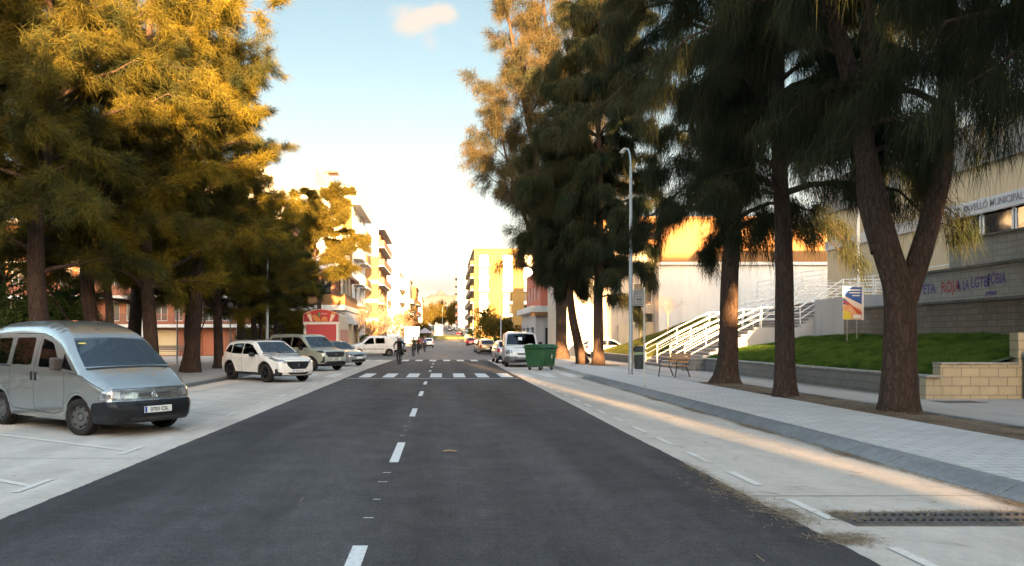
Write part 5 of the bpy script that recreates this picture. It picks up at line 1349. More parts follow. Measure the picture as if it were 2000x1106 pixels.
def smooth_top(pts, g=.05):
    """pts: (x, z, r[, 'c']) ; Catmull-Rom through them, 'c' = corner"""
    out = []; n = len(pts)
    for i in range(n - 1):
        a, b_ = pts[i], pts[i + 1]
        p0 = pts[i - 1] if i > 0 and len(a) < 4 else (2 * a[0] - b_[0], 2 * a[1] - b_[1], a[2])
        p3 = pts[i + 2] if i + 2 < n and len(b_) < 4 else (2 * b_[0] - a[0], 2 * b_[1] - a[1], b_[2])
        L = math.hypot(b_[0] - a[0], b_[1] - a[1]); k = max(1, int(L / g))
        for j in range(k):
            f = j / k; q = []
            for c in range(2): q.append(.5 * (2 * a[c] + (-p0[c] + b_[c]) * f + (2 * p0[c] - 5 * a[c] + 4 * b_[c] - p3[c]) * f * f + (-p0[c] + 3 * a[c] - 3 * b_[c] + p3[c]) * f ** 3))
            out.append((q[0], q[1], a[2] + (b_[2] - a[2]) * f))
    out.append(tuple(pts[-1][:3])); return out

def make_car(spec, name, label, loc, rz, group=None, cat='car', g=.05):
    top = smooth_top(spec['top'], g); zb = spec.get('zb', .22); xf, xr, Ra = spec['xf'], spec['xr'], spec['arch']; zw = spec['rw']
    bot = []; xx = top[-1][0]; zf = top[-1][1]
    def flat(xa, xb, za, zb_):
        k = max(1, int(abs(xa - xb) / g)); return [(xa + (xb - xa) * j / k, za + (zb_ - za) * j / k, .02) for j in range(k)]
    h = max(.0, zw - zb); dx = math.sqrt(max(.001, Ra * Ra - h * h)); a0 = math.atan2(-h, dx)
    pts = flat(xx, xf + dx, zf, zb)
    def arch(xc): N = 16; return [(xc + Ra * math.cos(a0 + (PI - 2 * a0) * j / N), zw + Ra * math.sin(a0 + (PI - 2 * a0) * j / N), .02) for j in range(N)]
    pts += arch(xf) + flat(xf - dx, xr + dx, zb, zb) + arch(xr) + flat(xr - dx, top[0][0], zb, top[0][1])
    ntop = len(top); sil = top + pts; S2 = np.array([(p[0], p[1]) for p in sil]); rr = np.array([p[2] for p in sil])
    n = len(sil); s = np.concatenate([[0], np.cumsum(np.hypot(*(np.roll(S2, -1, 0) - S2).T))]); tot = s[-1]
    w0, belt, tum = spec['w'], spec['belt'], spec['tumble']
    L0, L1 = S2[:, 0].min(), S2[:, 0].max()
    def W(x, z):
        y = w0 - spec.get('nose', .10) * sstep(L1 - .75, L1 + .05, x) ** 1.3 - spec.get('tail', .05) * (1 - sstep(L0 - .05, L0 + .6, x))
        y = y - tum * np.maximum(0, z - belt) ** 1.25 - .035 * sstep(.55, .2, z) - spec.get('shoulder', .0) * sstep(belt - .10, belt + .04, z)
        y = y + spec.get('crease', .0) * np.exp(-((z - spec.get('crz', .7)) / .12) ** 2)
        if 'fend' in spec:      # swollen wheel arches
            for xc in (xf, xr): y = y + spec['fend'] * sstep(Ra + .16, Ra + .03, np.hypot(x - xc, z - zw))
        return y
    def near(P):
        A = S2; B = np.roll(S2, -1, 0); AB = B - A; L2 = (AB ** 2).sum(1) + 1e-12; d_, r_ = [], []
        for i in range(0, len(P), 400):
            Q = P[i:i + 400, None, :] - A[None]; t = np.clip((Q * AB).sum(-1) / L2, 0, 1); D = np.linalg.norm(Q - t[..., None] * AB, axis=-1)
            k = D.argmin(1); d_.append(D[np.arange(len(k)), k]); tt = t[np.arange(len(k)), k]; r_.append(rr[k] * (1 - tt) + rr[(k + 1) % n] * tt)
        return np.concatenate(d_), np.concatenate(r_)
    bow = spec.get('bow', .12); bowx = spec.get('bowx', .3); rbow = spec.get('rbow', .04); crown = spec.get('crown', .03)
    def warp(P):
        x, y, z = P[:, 0].copy(), P[:, 1], P[:, 2].copy(); q = 1 - np.clip(np.abs(y) / w0, 0, 1) ** 2.2
        x2 = x + bow * q * sstep(bowx, L1 - .1, x) - rbow * q * (1 - sstep(L0, L0 + .9, x)); z2 = z + crown * q * sstep(.6, 1.2, z)
        return np.stack([x2, y, z2], 1)
    # side plate
    feats = spec['side']
    loops = [[(p[0], p[1]) for p in sil]] + [densify(f[2], g) for f in feats]
    gx = np.arange(L0, L1, g); gzz = np.arange(zb, S2[:, 1].max(), g); G = np.array([(x, z) for x in gx for z in gzz]); d, _ = near(G); G = G[pip(G, S2) & (d > g * .45)]
    V2, T = cdt(loops, [tuple(q) for q in G]); cen = V2[T].mean(1); T = T[pip(cen, S2)]; cen = V2[T].mean(1)
    d, r_ = near(V2); dd = np.clip(d, 0, r_); Y = W(V2[:, 0], V2[:, 1]) - (r_ - np.sqrt(np.maximum(0, r_ ** 2 - (r_ - dd) ** 2)))
    cls = np.full(len(T), -1); 
    for k, f in enumerate(feats): cls[pip(cen, f[2])] = k
    PV, PT, PK = [], [], []   # vertex arrays, triangles, (side id, feature)
    for sgn in (1, -1):
        P = warp(np.stack([V2[:, 0], Y * sgn, V2[:, 1]], 1)); PV.append(P); tt = T if sgn > 0 else T[:, ::-1]
        PT.append(tt); PK.append([('S%+d' % sgn, c) for c in cls])
    # rim band over the silhouette
    wref = w0; ycol = np.linspace(-wref, wref, 25)
    Bh = W(S2[:, 0], S2[:, 1]) - rr; S2e = np.vstack([S2, S2[:1]]); Bhe = np.append(Bh, Bh[0])
    def s_of(kind, val):      # along the silhouette: 'x' on the upper side, 'z' on the nose, 'r' on the tail
        best = None
        for i in range(ntop - 1):
            a, b_ = S2[i], S2[i + 1]; c = 0 if kind == 'x' else 1
            lo, hi = sorted((a[c], b_[c]))
            if lo <= val <= hi and hi > lo:
                f = (val - a[c]) / (b_[c] - a[c]); q = s[i] + f * (s[i + 1] - s[i]); key = (a[1] if kind == 'x' else (a[0] if kind == 'z' else -a[0]))
                if best is None or key > best[0]: best = (key, q)
        return best[1] if best else s[ntop - 1]
    def hw(q): return np.interp(q, s, Bhe)
    rf = []
    for f in spec['rim']:
        for sg in ((1, -1) if f[3] else (1,)):
            poly = []
            for (k, val, y) in f[2]: q = s_of(k, val); poly.append((q, sg * float(np.clip(y / hw(q), -1, 1)) * wref))
            poly = densify(poly, g * 1.2); rf.append((f[0], f[1], poly, sg, f[4] if len(f) > 4 else 0.0))
    s_top_end = s[ntop - 1]
    outer = [(q, -wref) for q in s] + [(tot, y) for y in ycol[1:-1]] + [(q, wref) for q in s[::-1]] + [(0, y) for y in ycol[1:-1][::-1]]
    Gr = [(q, y) for q in s[1:-1] for y in ycol[1:-1]]
    V3, T3 = cdt([outer] + [f[2] for f in rf], Gr); c3 = V3[T3].mean(1)
    cl3 = np.full(len(T3), -1); cl3[c3[:, 0] > s_top_end + .02] = -2
    for k, f in enumerate(rf): cl3[pip(c3, f[2])] = k
    Px = np.interp(V3[:, 0], s, S2e[:, 0]); Pz = np.interp(V3[:, 0], s, S2e[:, 1]); Py = V3[:, 1] / wref * hw(V3[:, 0])
    P = warp(np.stack([Px, Py, Pz], 1)); a = P[T3[:, 0]]; nn = np.cross(P[T3[:, 1]] - a, P[T3[:, 2]] - a)
    PV.append(P); PT.append(T3); PK.append([('R', c) for c in cl3])
    # orient outward and merge
    base = 0; AV = np.concatenate(PV); AT = []; keys = []
    for v_, t_, k_ in zip(PV, PT, PK): AT.append(t_ + base); keys += k_; base += len(v_)
    AT = np.concatenate(AT); cen = AV[AT].mean(1); ctr = np.array([(L0 + L1) / 2, 0, .75])
    N = np.cross(AV[AT[:, 1]] - AV[AT[:, 0]], AV[AT[:, 2]] - AV[AT[:, 0]])
    ref = cen - ctr; ref[:, 0] *= .12
    isS = np.array([k[0][0] == 'S' for k in keys]); sgn = np.array([1 if k[0] == 'S+1' else -1 for k in keys])
    flip = np.where(isS, N[:, 1] * sgn < 0, (N * (cen - ctr)).sum(1) < 0)
    AT[flip] = AT[flip][:, ::-1]; N[flip] *= -1
    under = np.array([k == ('R', -2) for k in keys])
    key = np.round(AV, 4); _, inv = np.unique(key, axis=0, return_inverse=True); inv = inv.ravel(); VN = np.zeros((inv.max() + 1, 3))
    for c in range(3): np.add.at(VN, inv[AT[~under][:, c]], N[~under])
    VN /= np.linalg.norm(VN, axis=1)[:, None] + 1e-12
    bodymats = [spec['paint'], SEAMM, UNDER, BLK] + spec.get('extra', [])
    root = empty(name, loc, rz, label, cat, group)
    groups = {}
    for i, k in enumerate(keys):
        if k[1] == -1: groups.setdefault(('body', 0), []).append((i, 0)); continue
        if k[1] == -2: groups.setdefault(('body', 0), []).append((i, 2)); continue
        f = feats[k[1]] if k[0][0] == 'S' else rf[k[1]]
        if f[0] == 'body': groups.setdefault(('body', 0), []).append((i, bodymats.index(f[1])))
        else:
            sidekey = k[0] if k[0][0] == 'S' else 'R'
            kk = (f[0], (sidekey, k[1])) if not f[0].endswith('*') else (f[0], 'all')
            groups.setdefault(kk, []).append((i, f[1]))
    objs = {}
    for (nm, kk), lst in groups.items():
        nm_ = nm.rstrip('*'); ids = np.array([q[0] for q in lst]); tri = AT[ids]; u_, iv = np.unique(tri.ravel(), return_inverse=True); V = AV[u_].copy(); NN = VN[inv[u_]]
        off = 0.0
        if nm != 'body' and kk != 'all':
            if kk[0] == 'R': off = rf[kk[1]][4]
            else: off = feats[kk[1]][3] if len(feats[kk[1]]) > 3 else 0.0
        if off: V = V + NN * off
        me = bpy.data.meshes.new(nm_); me.from_pydata(V.tolist(), [], iv.reshape(-1, 3).tolist())
        ms = []
        for q in lst:
            m_ = q[1] if nm != 'body' else bodymats[q[1]]
            if m_ not in ms: ms.append(m_)
        for m_ in ms: me.materials.append(m_)
        me.polygons.foreach_set('material_index', [ms.index(q[1] if nm != 'body' else bodymats[q[1]]) for q in lst])
        me.polygons.foreach_set('use_smooth', [True] * len(lst)); me.update()
        me.normals_split_custom_set_from_vertices(NN.tolist())
        o = bpy.data.objects.new(nm_, me); COL.objects.link(o); o.parent = root; objs.setdefault(nm_, []).append(o)
    for xw, st in ((xf, spec.get('steer', 0)), (xr, 0)):
        for sg in (1, -1): wheel(root, xw, sg * (w0 - spec.get('inset', .02) - spec.get('tw', .2) / 2), spec['rw'], spec.get('tw', .2), sg, spec.get('rim', 'x') and spec.get('wheel', 'spoke'), R(st))
    if 'mirror' in spec:
        mx_, mz, mat_ = spec['mirror']
        for sg in (1, -1):
            b = MB(); y0 = float(W(np.array([mx_]), np.array([mz]))[0]) 
            b.lathe([(.01, -.10), (.075, -.085), (.095, -.02), (.095, .05), (.07, .085), (.01, .09)], 14, 'y'); 
            b.v = [(q[0] * .75 - .02 * abs(q[1]) * 5, q[1] * 1.15, q[2] * spec.get('mh', .95)) for q in b.v]
            o = b.build('mirror', mat_, root, smooth='all'); o.location = (mx_, sg * (y0 + .13), mz)
            b = MB(); b.tube([(mx_ + .02, sg * (y0 - .03), mz - .05), (mx_, sg * (y0 + .08), mz - .02)], .025, 6); b.build('mirror_arm', BLK, root)
    return root, objs, W, S2
def wheel(root, x, y, r, tw, sg, style, steer=0):
    b = MB(); h = tw / 2; rm = r * .66
    b.lathe([(rm, -h * .85), (r * .86, -h), (r * .965, -h * .9), (r, -h * .62), (r * .993, -h * .5), (r, -h * .4), (r, -.004), (r * .985, 0), (r, .004), (r, h * .4), (r * .993, h * .5), (r, h * .62), (r * .965, h * .9), (r * .86, h), (rm, h * .85)], 40, 'y', caps=False)
    w = b.build('wheel', M('tyre', (.018, .017, .016), .85, spec=1.2, col2=(.032, .028, .025), nscale=8), root, smooth=55); w.location = (x, y, r); w.rotation_euler = (0, 0, steer)
    yo = sg * h
    b = MB()
    if style == 'steel':       # pressed steel rim with holes and a small cap
        b.lathe([(rm, yo * .86), (rm * .96, yo * .5), (rm * .80, yo * .45), (rm * .70, yo * .62), (rm * .35, yo * .60), (rm * .28, yo * .30), (.01, yo * .30)], 32, 'y', caps=False)
        rim = b.build('rim', DRUM, w, smooth=30); b = MB()
        for k in range(8):
            a = 2 * PI * k / 8; b.lathe([(.022, yo * .60), (.022, yo * .66)], 8, 'y', (rm * .80 * math.cos(a), 0, rm * .80 * math.sin(a)))
        b.build('vent_holes', UNDER, rim); b = MB(); b.lathe([(rm * .26, yo * .3), (rm * .24, yo * .62), (.01, yo * .66)], 18, 'y'); b.build('hub_cap', M('hub_grey', (.10, .10, .10), .5), rim, smooth=True)
    else:
        b.lathe([(rm, yo * .86), (rm * .94, yo * .88), (rm * .90, yo * .3), (rm * .90, -yo * .4)], 32, 'y', caps=False); b.lathe([(rm * .22, yo * .70), (rm * .16, yo * .80), (.01, yo * .82)], 16, 'y')
        ns = 5 if style == 'dark' else 7; wd = .16 if style == 'dark' else .11
        for k in range(ns):
            for q in ((-.10, .10) if style == 'dark' else (0,)):
                a = 2 * PI * k / ns + q; c, s_ = math.cos(a), math.sin(a); t = (-s_, c)
                r0_, r1_, w_ = rm * .15, rm * .95, rm * wd * .5
                vs = [(r0_ * c + t[0] * w_, yo * d_, r0_ * s_ + t[1] * w_) for d_ in (.45, .72)] + [(r0_ * c - t[0] * w_, yo * d_, r0_ * s_ - t[1] * w_) for d_ in (.45, .72)] + [(r1_ * c + t[0] * w_, yo * d_, r1_ * s_ + t[1] * w_) for d_ in (.55, .82)] + [(r1_ * c - t[0] * w_, yo * d_, r1_ * s_ - t[1] * w_) for d_ in (.55, .82)]
                b.add(vs, [(0, 2, 3, 1), (4, 5, 7, 6), (0, 1, 5, 4), (2, 6, 7, 3), (1, 3, 7, 5), (0, 4, 6, 2)])
        rim = b.build('rim', ALLOY if style == 'dark' else ALLOY_S, w, smooth=30)
        b = MB(); b.lathe([(rm * .9, yo * .25), (.01, yo * .25)], 24, 'y'); b.build('brake_disc', UNDER, rim)
def plate(root, x, z, txt, y=0.0, w=.52, h=.11, tilt=0, rear=False):
    s = -1 if rear else 1
    b = MB(); b.box(-.006, -w / 2, -h / 2, .006, w / 2, h / 2); o = b.build('number_plate', PLATEW, root, bevel=.003); o.location = (x, y, z); o.rotation_euler = (0, R(tilt), 0 if s > 0 else PI)
    b = MB(); b.box(.0065, -w / 2 + .005, -h / 2 + .005, .0085, -w / 2 + .045, h / 2 - .005); b.build('blue_band', PLATEB, o)
    if txt: text_mesh('plate_text', txt, .088, INK, o, (.0085, .02, -.002), (R(90), 0, R(90)), .001, sx=1.0, bold=.0015)
    return o
def interior(root, xs, w, floor=.35, seat=.62, back=1.12, dash=None, wheel_side=1):
    SEATM = M('seat_fabric', (.045, .047, .05), .9, col2=(.07, .07, .075), nscale=12); DASHM = M('dashboard', (.03, .03, .032), .8)
    b = MB(); b.box(min(xs) - .6, -w + .12, floor - .04, (dash or max(xs) + .8), w - .12, floor); b.build('cabin_floor', UNDER, root)
    for x in xs:
        for y in (-.38, .38):
            b = MB(); b.cbox((x, y, seat - .06), (.52, .50, .16)); b.cbox((x - .30, y, (seat + back) / 2), (.14, .48, back - seat + .1), Matrix.Rotation(R(-12), 3, 'Y')); b.cbox((x - .40, y, back + .14), (.09, .26, .18)); b.build('seat', SEATM, root, bevel=.04)
    if dash:
        b = MB(); b.cbox((dash - .18, 0, back - .16), (.50, 2 * w - .36, .16)); b.build('dashboard', DASHM, root, bevel=.05)
        b = MB(); n = 20; q = [(dash - .52 + .055 * math.cos(a), .38 * wheel_side + .18 * math.sin(a), back - .08 + .17 * math.cos(a)) for a in [2 * PI * k / n for k in range(n + 1)]]; b.tube(q, .015, 6, False); b.build('steering_wheel', BLK, root, smooth=True)
def bar(root, name, mat, pts, r, segs=6): b = MB(); b.tube(pts, r, segs); return b.build(name, mat, root, smooth=True)

# ---- silver people van (near, left)
SILV = paint('greyish_silver_paint', (.32, .335, .32), .7, .24, .8)
top = [(-2.10, .32, .03, 'c'), (-2.17, .45, .05), (-2.19, .62, .07), (-2.17, .95, .10), (-2.13, 1.3, .12), (-2.06, 1.6, .13), (-1.95, 1.80, .14), (-1.70, 1.90, .16), (-1.0, 1.955, .17), (-.3, 1.955, .18), (.15, 1.90, .18), (.52, 1.79, .16), (.78, 1.655, .13),
       (1.05, 1.435, .10), (1.30, 1.235, .09), (1.44, 1.115, .09, 'c'), (1.62, 1.035, .12), (1.82, .935, .13), (1.98, .835, .12), (2.03, .775, .09), (2.055, .66, .07), (2.06, .605, .06, 'c'), (2.12, .60, .06, 'c'), (2.155, .52, .08), (2.15, .36, .09), (2.08, .25, .06), (1.95, .22, .04)]
seam = lambda *p, w=.014: ('body', SEAMM, stroke(p, w))
van = dict(top=top, zb=.24, xf=1.33, xr=-1.45, arch=.375, rw=.318, w=.90, belt=1.10, tumble=.20, nose=.13, tail=.04, shoulder=.012, bow=.17, bowx=.2, crown=.035, crease=.0, paint=SILV, wheel='steel', steer=14, tw=.20, inset=.03,
    side=[('window', CGLASS, rounded([(.02, 1.14), (.78, 1.14), (.66, 1.30), (.44, 1.56), (.10, 1.64), (.06, 1.64)], .05)),
          ('quarter_window', CGLASS, rounded([(.83, 1.13), (1.20, 1.10), (1.02, 1.24), (.86, 1.40)], .02)),
          ('window', CGLASS, rounded([(-.98, 1.17), (-.24, 1.17), (-.20, 1.66), (-.90, 1.66)], .07)),
          ('window', CGLASS, rounded([(-1.92, 1.17), (-1.14, 1.17), (-1.08, 1.66), (-1.84, 1.64)], .07)),
          seam((-.10, .36), (-.12, .7), (-.13, 1.1), (-.06, 1.5), (.02, 1.70)), seam((-.10, .36), (.55, .34), (.90, .40), (.945, .70), (.93, 1.06)),
          seam((-1.04, .60), (-1.02, 1.1), (-.97, 1.45), (-.93, 1.72)), seam((-1.04, .60), (-.98, .42), (-.85, .37), (-.10, .36)),
          seam((-1.02, 1.145), (-2.1, 1.145), w=.03), seam((-.93, 1.735), (.05, 1.725), (.35, 1.66)), seam((.98, 1.07), (1.48, 1.02), (1.80, .86), (1.96, .78)),
          ('body', SILV, [(-.2, .2), (-.1, .2), (-.1, .21)]),
          ('front_bumper*', BLK, [(1.70, .10), (2.3, .10), (2.3, .60), (1.99, .605), (1.75, .57), (1.70, .45)]), ('rear_bumper*', BLK, [(-2.3, .1), (-1.83, .1), (-1.85, .56), (-2.3, .60)]),
          ('indicator', LAMP, [(1.84, .635), (2.2, .635), (2.2, .78), (1.96, .775), (1.90, .745)])],
    rim=[('windscreen', CGLASS_L, [('x', .84, -.70), ('x', .825, 0), ('x', .84, .70), ('x', 1.39, .81), ('x', 1.405, .4), ('x', 1.41, 0), ('x', 1.405, -.4), ('x', 1.39, -.81)], False),
         ('body', SEAMM, [('x', 1.415, -.83), ('x', 1.415, .83), ('x', 1.465, .84), ('x', 1.465, -.84)], False), ('body', SEAMM, [('x', .812, -.72), ('x', .812, .72), ('x', .826, .72), ('x', .826, -.72)], False),
         ('headlight', LAMP, [('z', .63, .55), ('z', .785, .50), ('z', .785, .84), ('z', .63, .84)], True, -.004), ('headlight_reflector', LAMPIN, [('z', .66, .60), ('z', .76, .58), ('z', .76, .70), ('z', .66, .70)], True, .002),
         ('body', SEAMM, [('z', .795, -.84), ('z', .795, .84), ('z', .806, .84), ('z', .806, -.84)], False),
         ('grille_surround', SILV, [('z', .645, -.36), ('z', .735, -.36), ('z', .735, .36), ('z', .645, .36)], False, .006),
         ('grille', BLK, [('z', .665, .06), ('z', .72, .06), ('z', .72, .30), ('z', .665, .30)], True, .008),
         ('front_bumper*', BLK, [('z', .226, -.9), ('z', .603, -.9), ('z', .603, .9), ('z', .226, .9)], False), ('front_bumper*', DUST, [('z', .26, -.45), ('z', .33, -.45), ('z', .33, .45), ('z', .26, .45)], False),
         ('rear_window', CGLASS, [('r', 1.2, -.6), ('r', 1.6, -.55), ('r', 1.6, .55), ('r', 1.2, .6)], False)])
VAN_LOC = (-6.75, 14.47, -.012); VAN_RZ = R(-36)
rt, ob, W_, S_ = make_car(van, 'passenger_van', 'silver grey passenger van with black bumpers parked at the near left edge', VAN_LOC, VAN_RZ, None, 'van')
plate(rt, 2.335, .455, '0703 CSL'); interior(rt, (.25, -.75), .88, .4, .78, 1.28, 1.25)
b = MB(); 
for z in (.675, .69, .705):
    for s_ in (-1, 1): b.box(2.222, s_ * .18 - .12, z, 2.236, s_ * .18 + .12, z + .006)
b.build('grille_bars', CHROME, rt)
b = MB(); b.lathe([(.052, 0), (.058, .006), (.052, .014), (.040, .010), (.040, .004)], 24, 'x', (2.222, 0, .69)); b.tube([(2.233, -.022, .665), (2.233, .012, .715)], .006, 6); b.tube([(2.233, -.038, .69), (2.233, .038, .69)], .004, 6); b.build('emblem', CHROME, rt, smooth=True)
for s_, (y0, y1) in ((1, (.70, .02)), (-1, (-.08, -.70))):
    bar(rt, 'wiper', BLK, [(1.53, y0, 1.12), (1.50, y0 * .5 + y1 * .5, 1.165), (1.52, y1, 1.12)], .011); bar(rt, 'wiper_arm', BLK, [(1.58, y0 if s_ > 0 else y1 * .2, 1.075), (1.52, (y0 + y1) / 2, 1.15)], .014)
for s_ in (1, -1):
    for x in (-.05, -.20): b = MB(); b.box(x - .025, s_ * .885, .90, x + .025, s_ * .915, 1.06); b.build('door_handle', BLK, rt, bevel=.008)
    b = MB(); b.box(.70, s_ * .96 - .085, 1.10, .83, s_ * .96 + .085, 1.32); b.build('mirror', M('mirror_brown', (.06, .045, .04), .5), rt, bevel=.035)
    b = MB(); b.box(.60, s_ * .84 - .02, 1.13, .82, s_ * .9, 1.18); b.build('mirror_arm', BLK, rt, bevel=.01)
bar(rt, 'aerial', BLK, [(.45, .0, 1.92), (.43, 0, 1.945), (.28, 0, 2.02)], .008); b = MB(); b.lathe([(.03, 0), (.02, .03)], 10, 'z', (.45, 0, 1.912)); b.build('aerial_base', BLK, rt)
b = MB(); b.cbox((.985, -.60, 1.565), (.004, .13, .03), Matrix.Rotation(R(-42), 3, 'Y')); b.build('sticker', M('sticker_yellow', (.75, .60, .12), .6), rt)

# ---- white compact crossover
WHT = paint('pearl_white_paint', (.66, .64, .60), 0, .25)
top = [(-2.02, .38, .04, 'c'), (-2.10, .50, .07), (-2.12, .75, .10), (-2.08, .98, .10), (-1.98, 1.10, .08), (-1.78, 1.36, .09), (-1.62, 1.475, .10), (-1.30, 1.52, .11), (-.6, 1.545, .12), (-.05, 1.53, .12), (.22, 1.475, .10),
       (.55, 1.29, .09), (.92, 1.075, .08), (1.02, 1.02, .08, 'c'), (1.35, .985, .12), (1.70, .93, .14), (1.90, .86, .11), (1.98, .77, .08), (2.00, .62, .08), (2.03, .45, .09), (1.99, .30, .07), (1.86, .235, .04)]
suv = dict(top=top, zb=.26, xf=1.28, xr=-1.32, arch=.40, rw=.345, w=.885, belt=.98, tumble=.30, nose=.15, tail=.07, shoulder=.03, bow=.20, bowx=.5, crown=.03, crease=.012, crz=.62, fend=.022, paint=WHT, wheel='dark', tw=.215, inset=.015, steer=0,
    mirror=(.52, 1.03, BLK),
    side=[('cladding', BLK, [(-2.3, .1), (2.3, .1), (2.3, .25), (1.80, .30), (1.74, .36), (-2.0, .36), (-2.3, .42)])] +
         [('arch_trim', BLK, [(xc + r_ * math.cos(a), .345 + r_ * math.sin(a)) for r_, rg_ in ((.455, range(-3, 28)), (.395, range(27, -4, -1))) for a in [PI * k / 24 for k in rg_]]) for xc in (1.28, -1.32)] +
         [('window', CGLASS, rounded([(-.38, 1.03), (.80, 1.02), (.56, 1.17), (.20, 1.37), (-.05, 1.425), (-.36, 1.435)], .03)),
          ('window', CGLASS, rounded([(-1.22, 1.045), (-.43, 1.035), (-.41, 1.435), (-.95, 1.42), (-1.22, 1.38)], .03)),
          ('rear_pillar_glass', CGLASS, rounded([(-1.80, 1.12), (-1.27, 1.05), (-1.27, 1.37), (-1.5, 1.36)], .03)),
          seam((.80, 1.01), (.90, .85), (.88, .50), (.80, .37)), seam((-.40, 1.02), (-.40, .37)), seam((-1.22, 1.03), (-1.22, .86), (-1.0, .62), (-.88, .40)), seam((1.02, 1.01), (1.5, .95), (1.85, .84)),
          ('headlight', LAMP, [(1.50, .90), (1.78, .80), (2.2, .73), (2.2, .80), (1.9, .845), (1.6, .915)]), ('headlight', BLK, [(1.46, .92), (1.52, .885), (1.60, .915)]),
          ('tail_lamp', REDL, [(-2.3, .88), (-1.92, .90), (-1.86, 1.02), (-2.3, 1.03)]),
          ('cladding', BLK, [(1.72, .28), (2.3, .28), (2.3, .33), (1.93, .40), (1.90, .52), (1.80, .50), (1.78, .36)]), ('fang_lamp', LAMPIN, [(1.93, .46), (1.97, .46), (1.94, .72), (1.90, .72)])],
    rim=[('windscreen', CGLASS_L, [('x', .24, -.58), ('x', .235, 0), ('x', .24, .58), ('x', .90, .72), ('x', .915, 0), ('x', .90, -.72)], False),
         ('body', SEAMM, [('x', .915, -.76), ('x', .925, 0), ('x', .915, .76), ('x', .985, .78), ('x', .995, 0), ('x', .985, -.78)], False),
         ('headlight', LAMP, [('z', .70, .50), ('z', .80, .52), ('z', .86, .84), ('z', .74, .84)], True), ('headlight_reflector', LAMPIN, [('z', .73, .56), ('z', .79, .58), ('z', .80, .68), ('z', .73, .68)], True, .003),
         ('grille', BLK, [('z', .50, -.30), ('z', .60, -.42), ('z', .775, -.50), ('z', .775, .50), ('z', .60, .42), ('z', .50, .30)], False, .004),
         ('lower_grille', BLK, [('z', .30, -.34), ('z', .385, -.46), ('z', .385, .46), ('z', .30, .34)], False, .002), ('cladding', BLK, [('z', .236, -.85), ('z', .285, -.85), ('z', .27, -.3), ('z', .27, .3), ('z', .285, .85), ('z', .236, .85)], False),
         ('body', SEAMM, [('z', .84, -.52), ('z', .846, -.52), ('z', .846, .52), ('z', .84, .52)], False),
         ('rear_window', CGLASS, [('r', 1.1, -.6), ('r', 1.38, -.52), ('r', 1.38, .52), ('r', 1.1, .6)], False)])
def place(make, name, label, cat, px, py, rz, xf, w, group=None, y0=None, dz=0.0):
    """put the car so that its near front tyre touches the ground at this spot"""
    pass
rt, ob, W_, S_ = make_car(suv, 'crossover_car', 'white crossover car with black wheels parked in the bays on the left', (-6.86, 29.9, 0), R(-46), None, 'car')
plate(rt, 2.225, .435, '8152 LXR'); interior(rt, (.0, -.85), .84, .35, .58, 1.02, .85)
b = MB(); b.extrude([(-.035, .60), (-.01, .66), (-.03, .73), (.012, .72), (.03, .68), (.012, .64), (.03, .60), (.005, .61)], 2.205, 2.218, 'yz'); b.build('emblem', CHROME, rt)
for s_ in (1, -1): bar(rt, 'roof_rail', BLK, [(-1.35, s_ * .60, 1.53), (-1.2, s_ * .62, 1.575), (-.1, s_ * .62, 1.585), (.05, s_ * .60, 1.54)], .016)
for s_ in (1, -1):
    for x in (.0, -.95): b = MB(); b.box(x - .09, s_ * .872, .89, x + .09, s_ * .90, .92); b.build('door_handle', WHT, rt, bevel=.006)
bar(rt, 'wiper', BLK, [(1.03, .5, 1.07), (.97, -.1, 1.10)], .01); bar(rt, 'wiper', BLK, [(1.05, -.1, 1.07), (.97, -.6, 1.09)], .01)

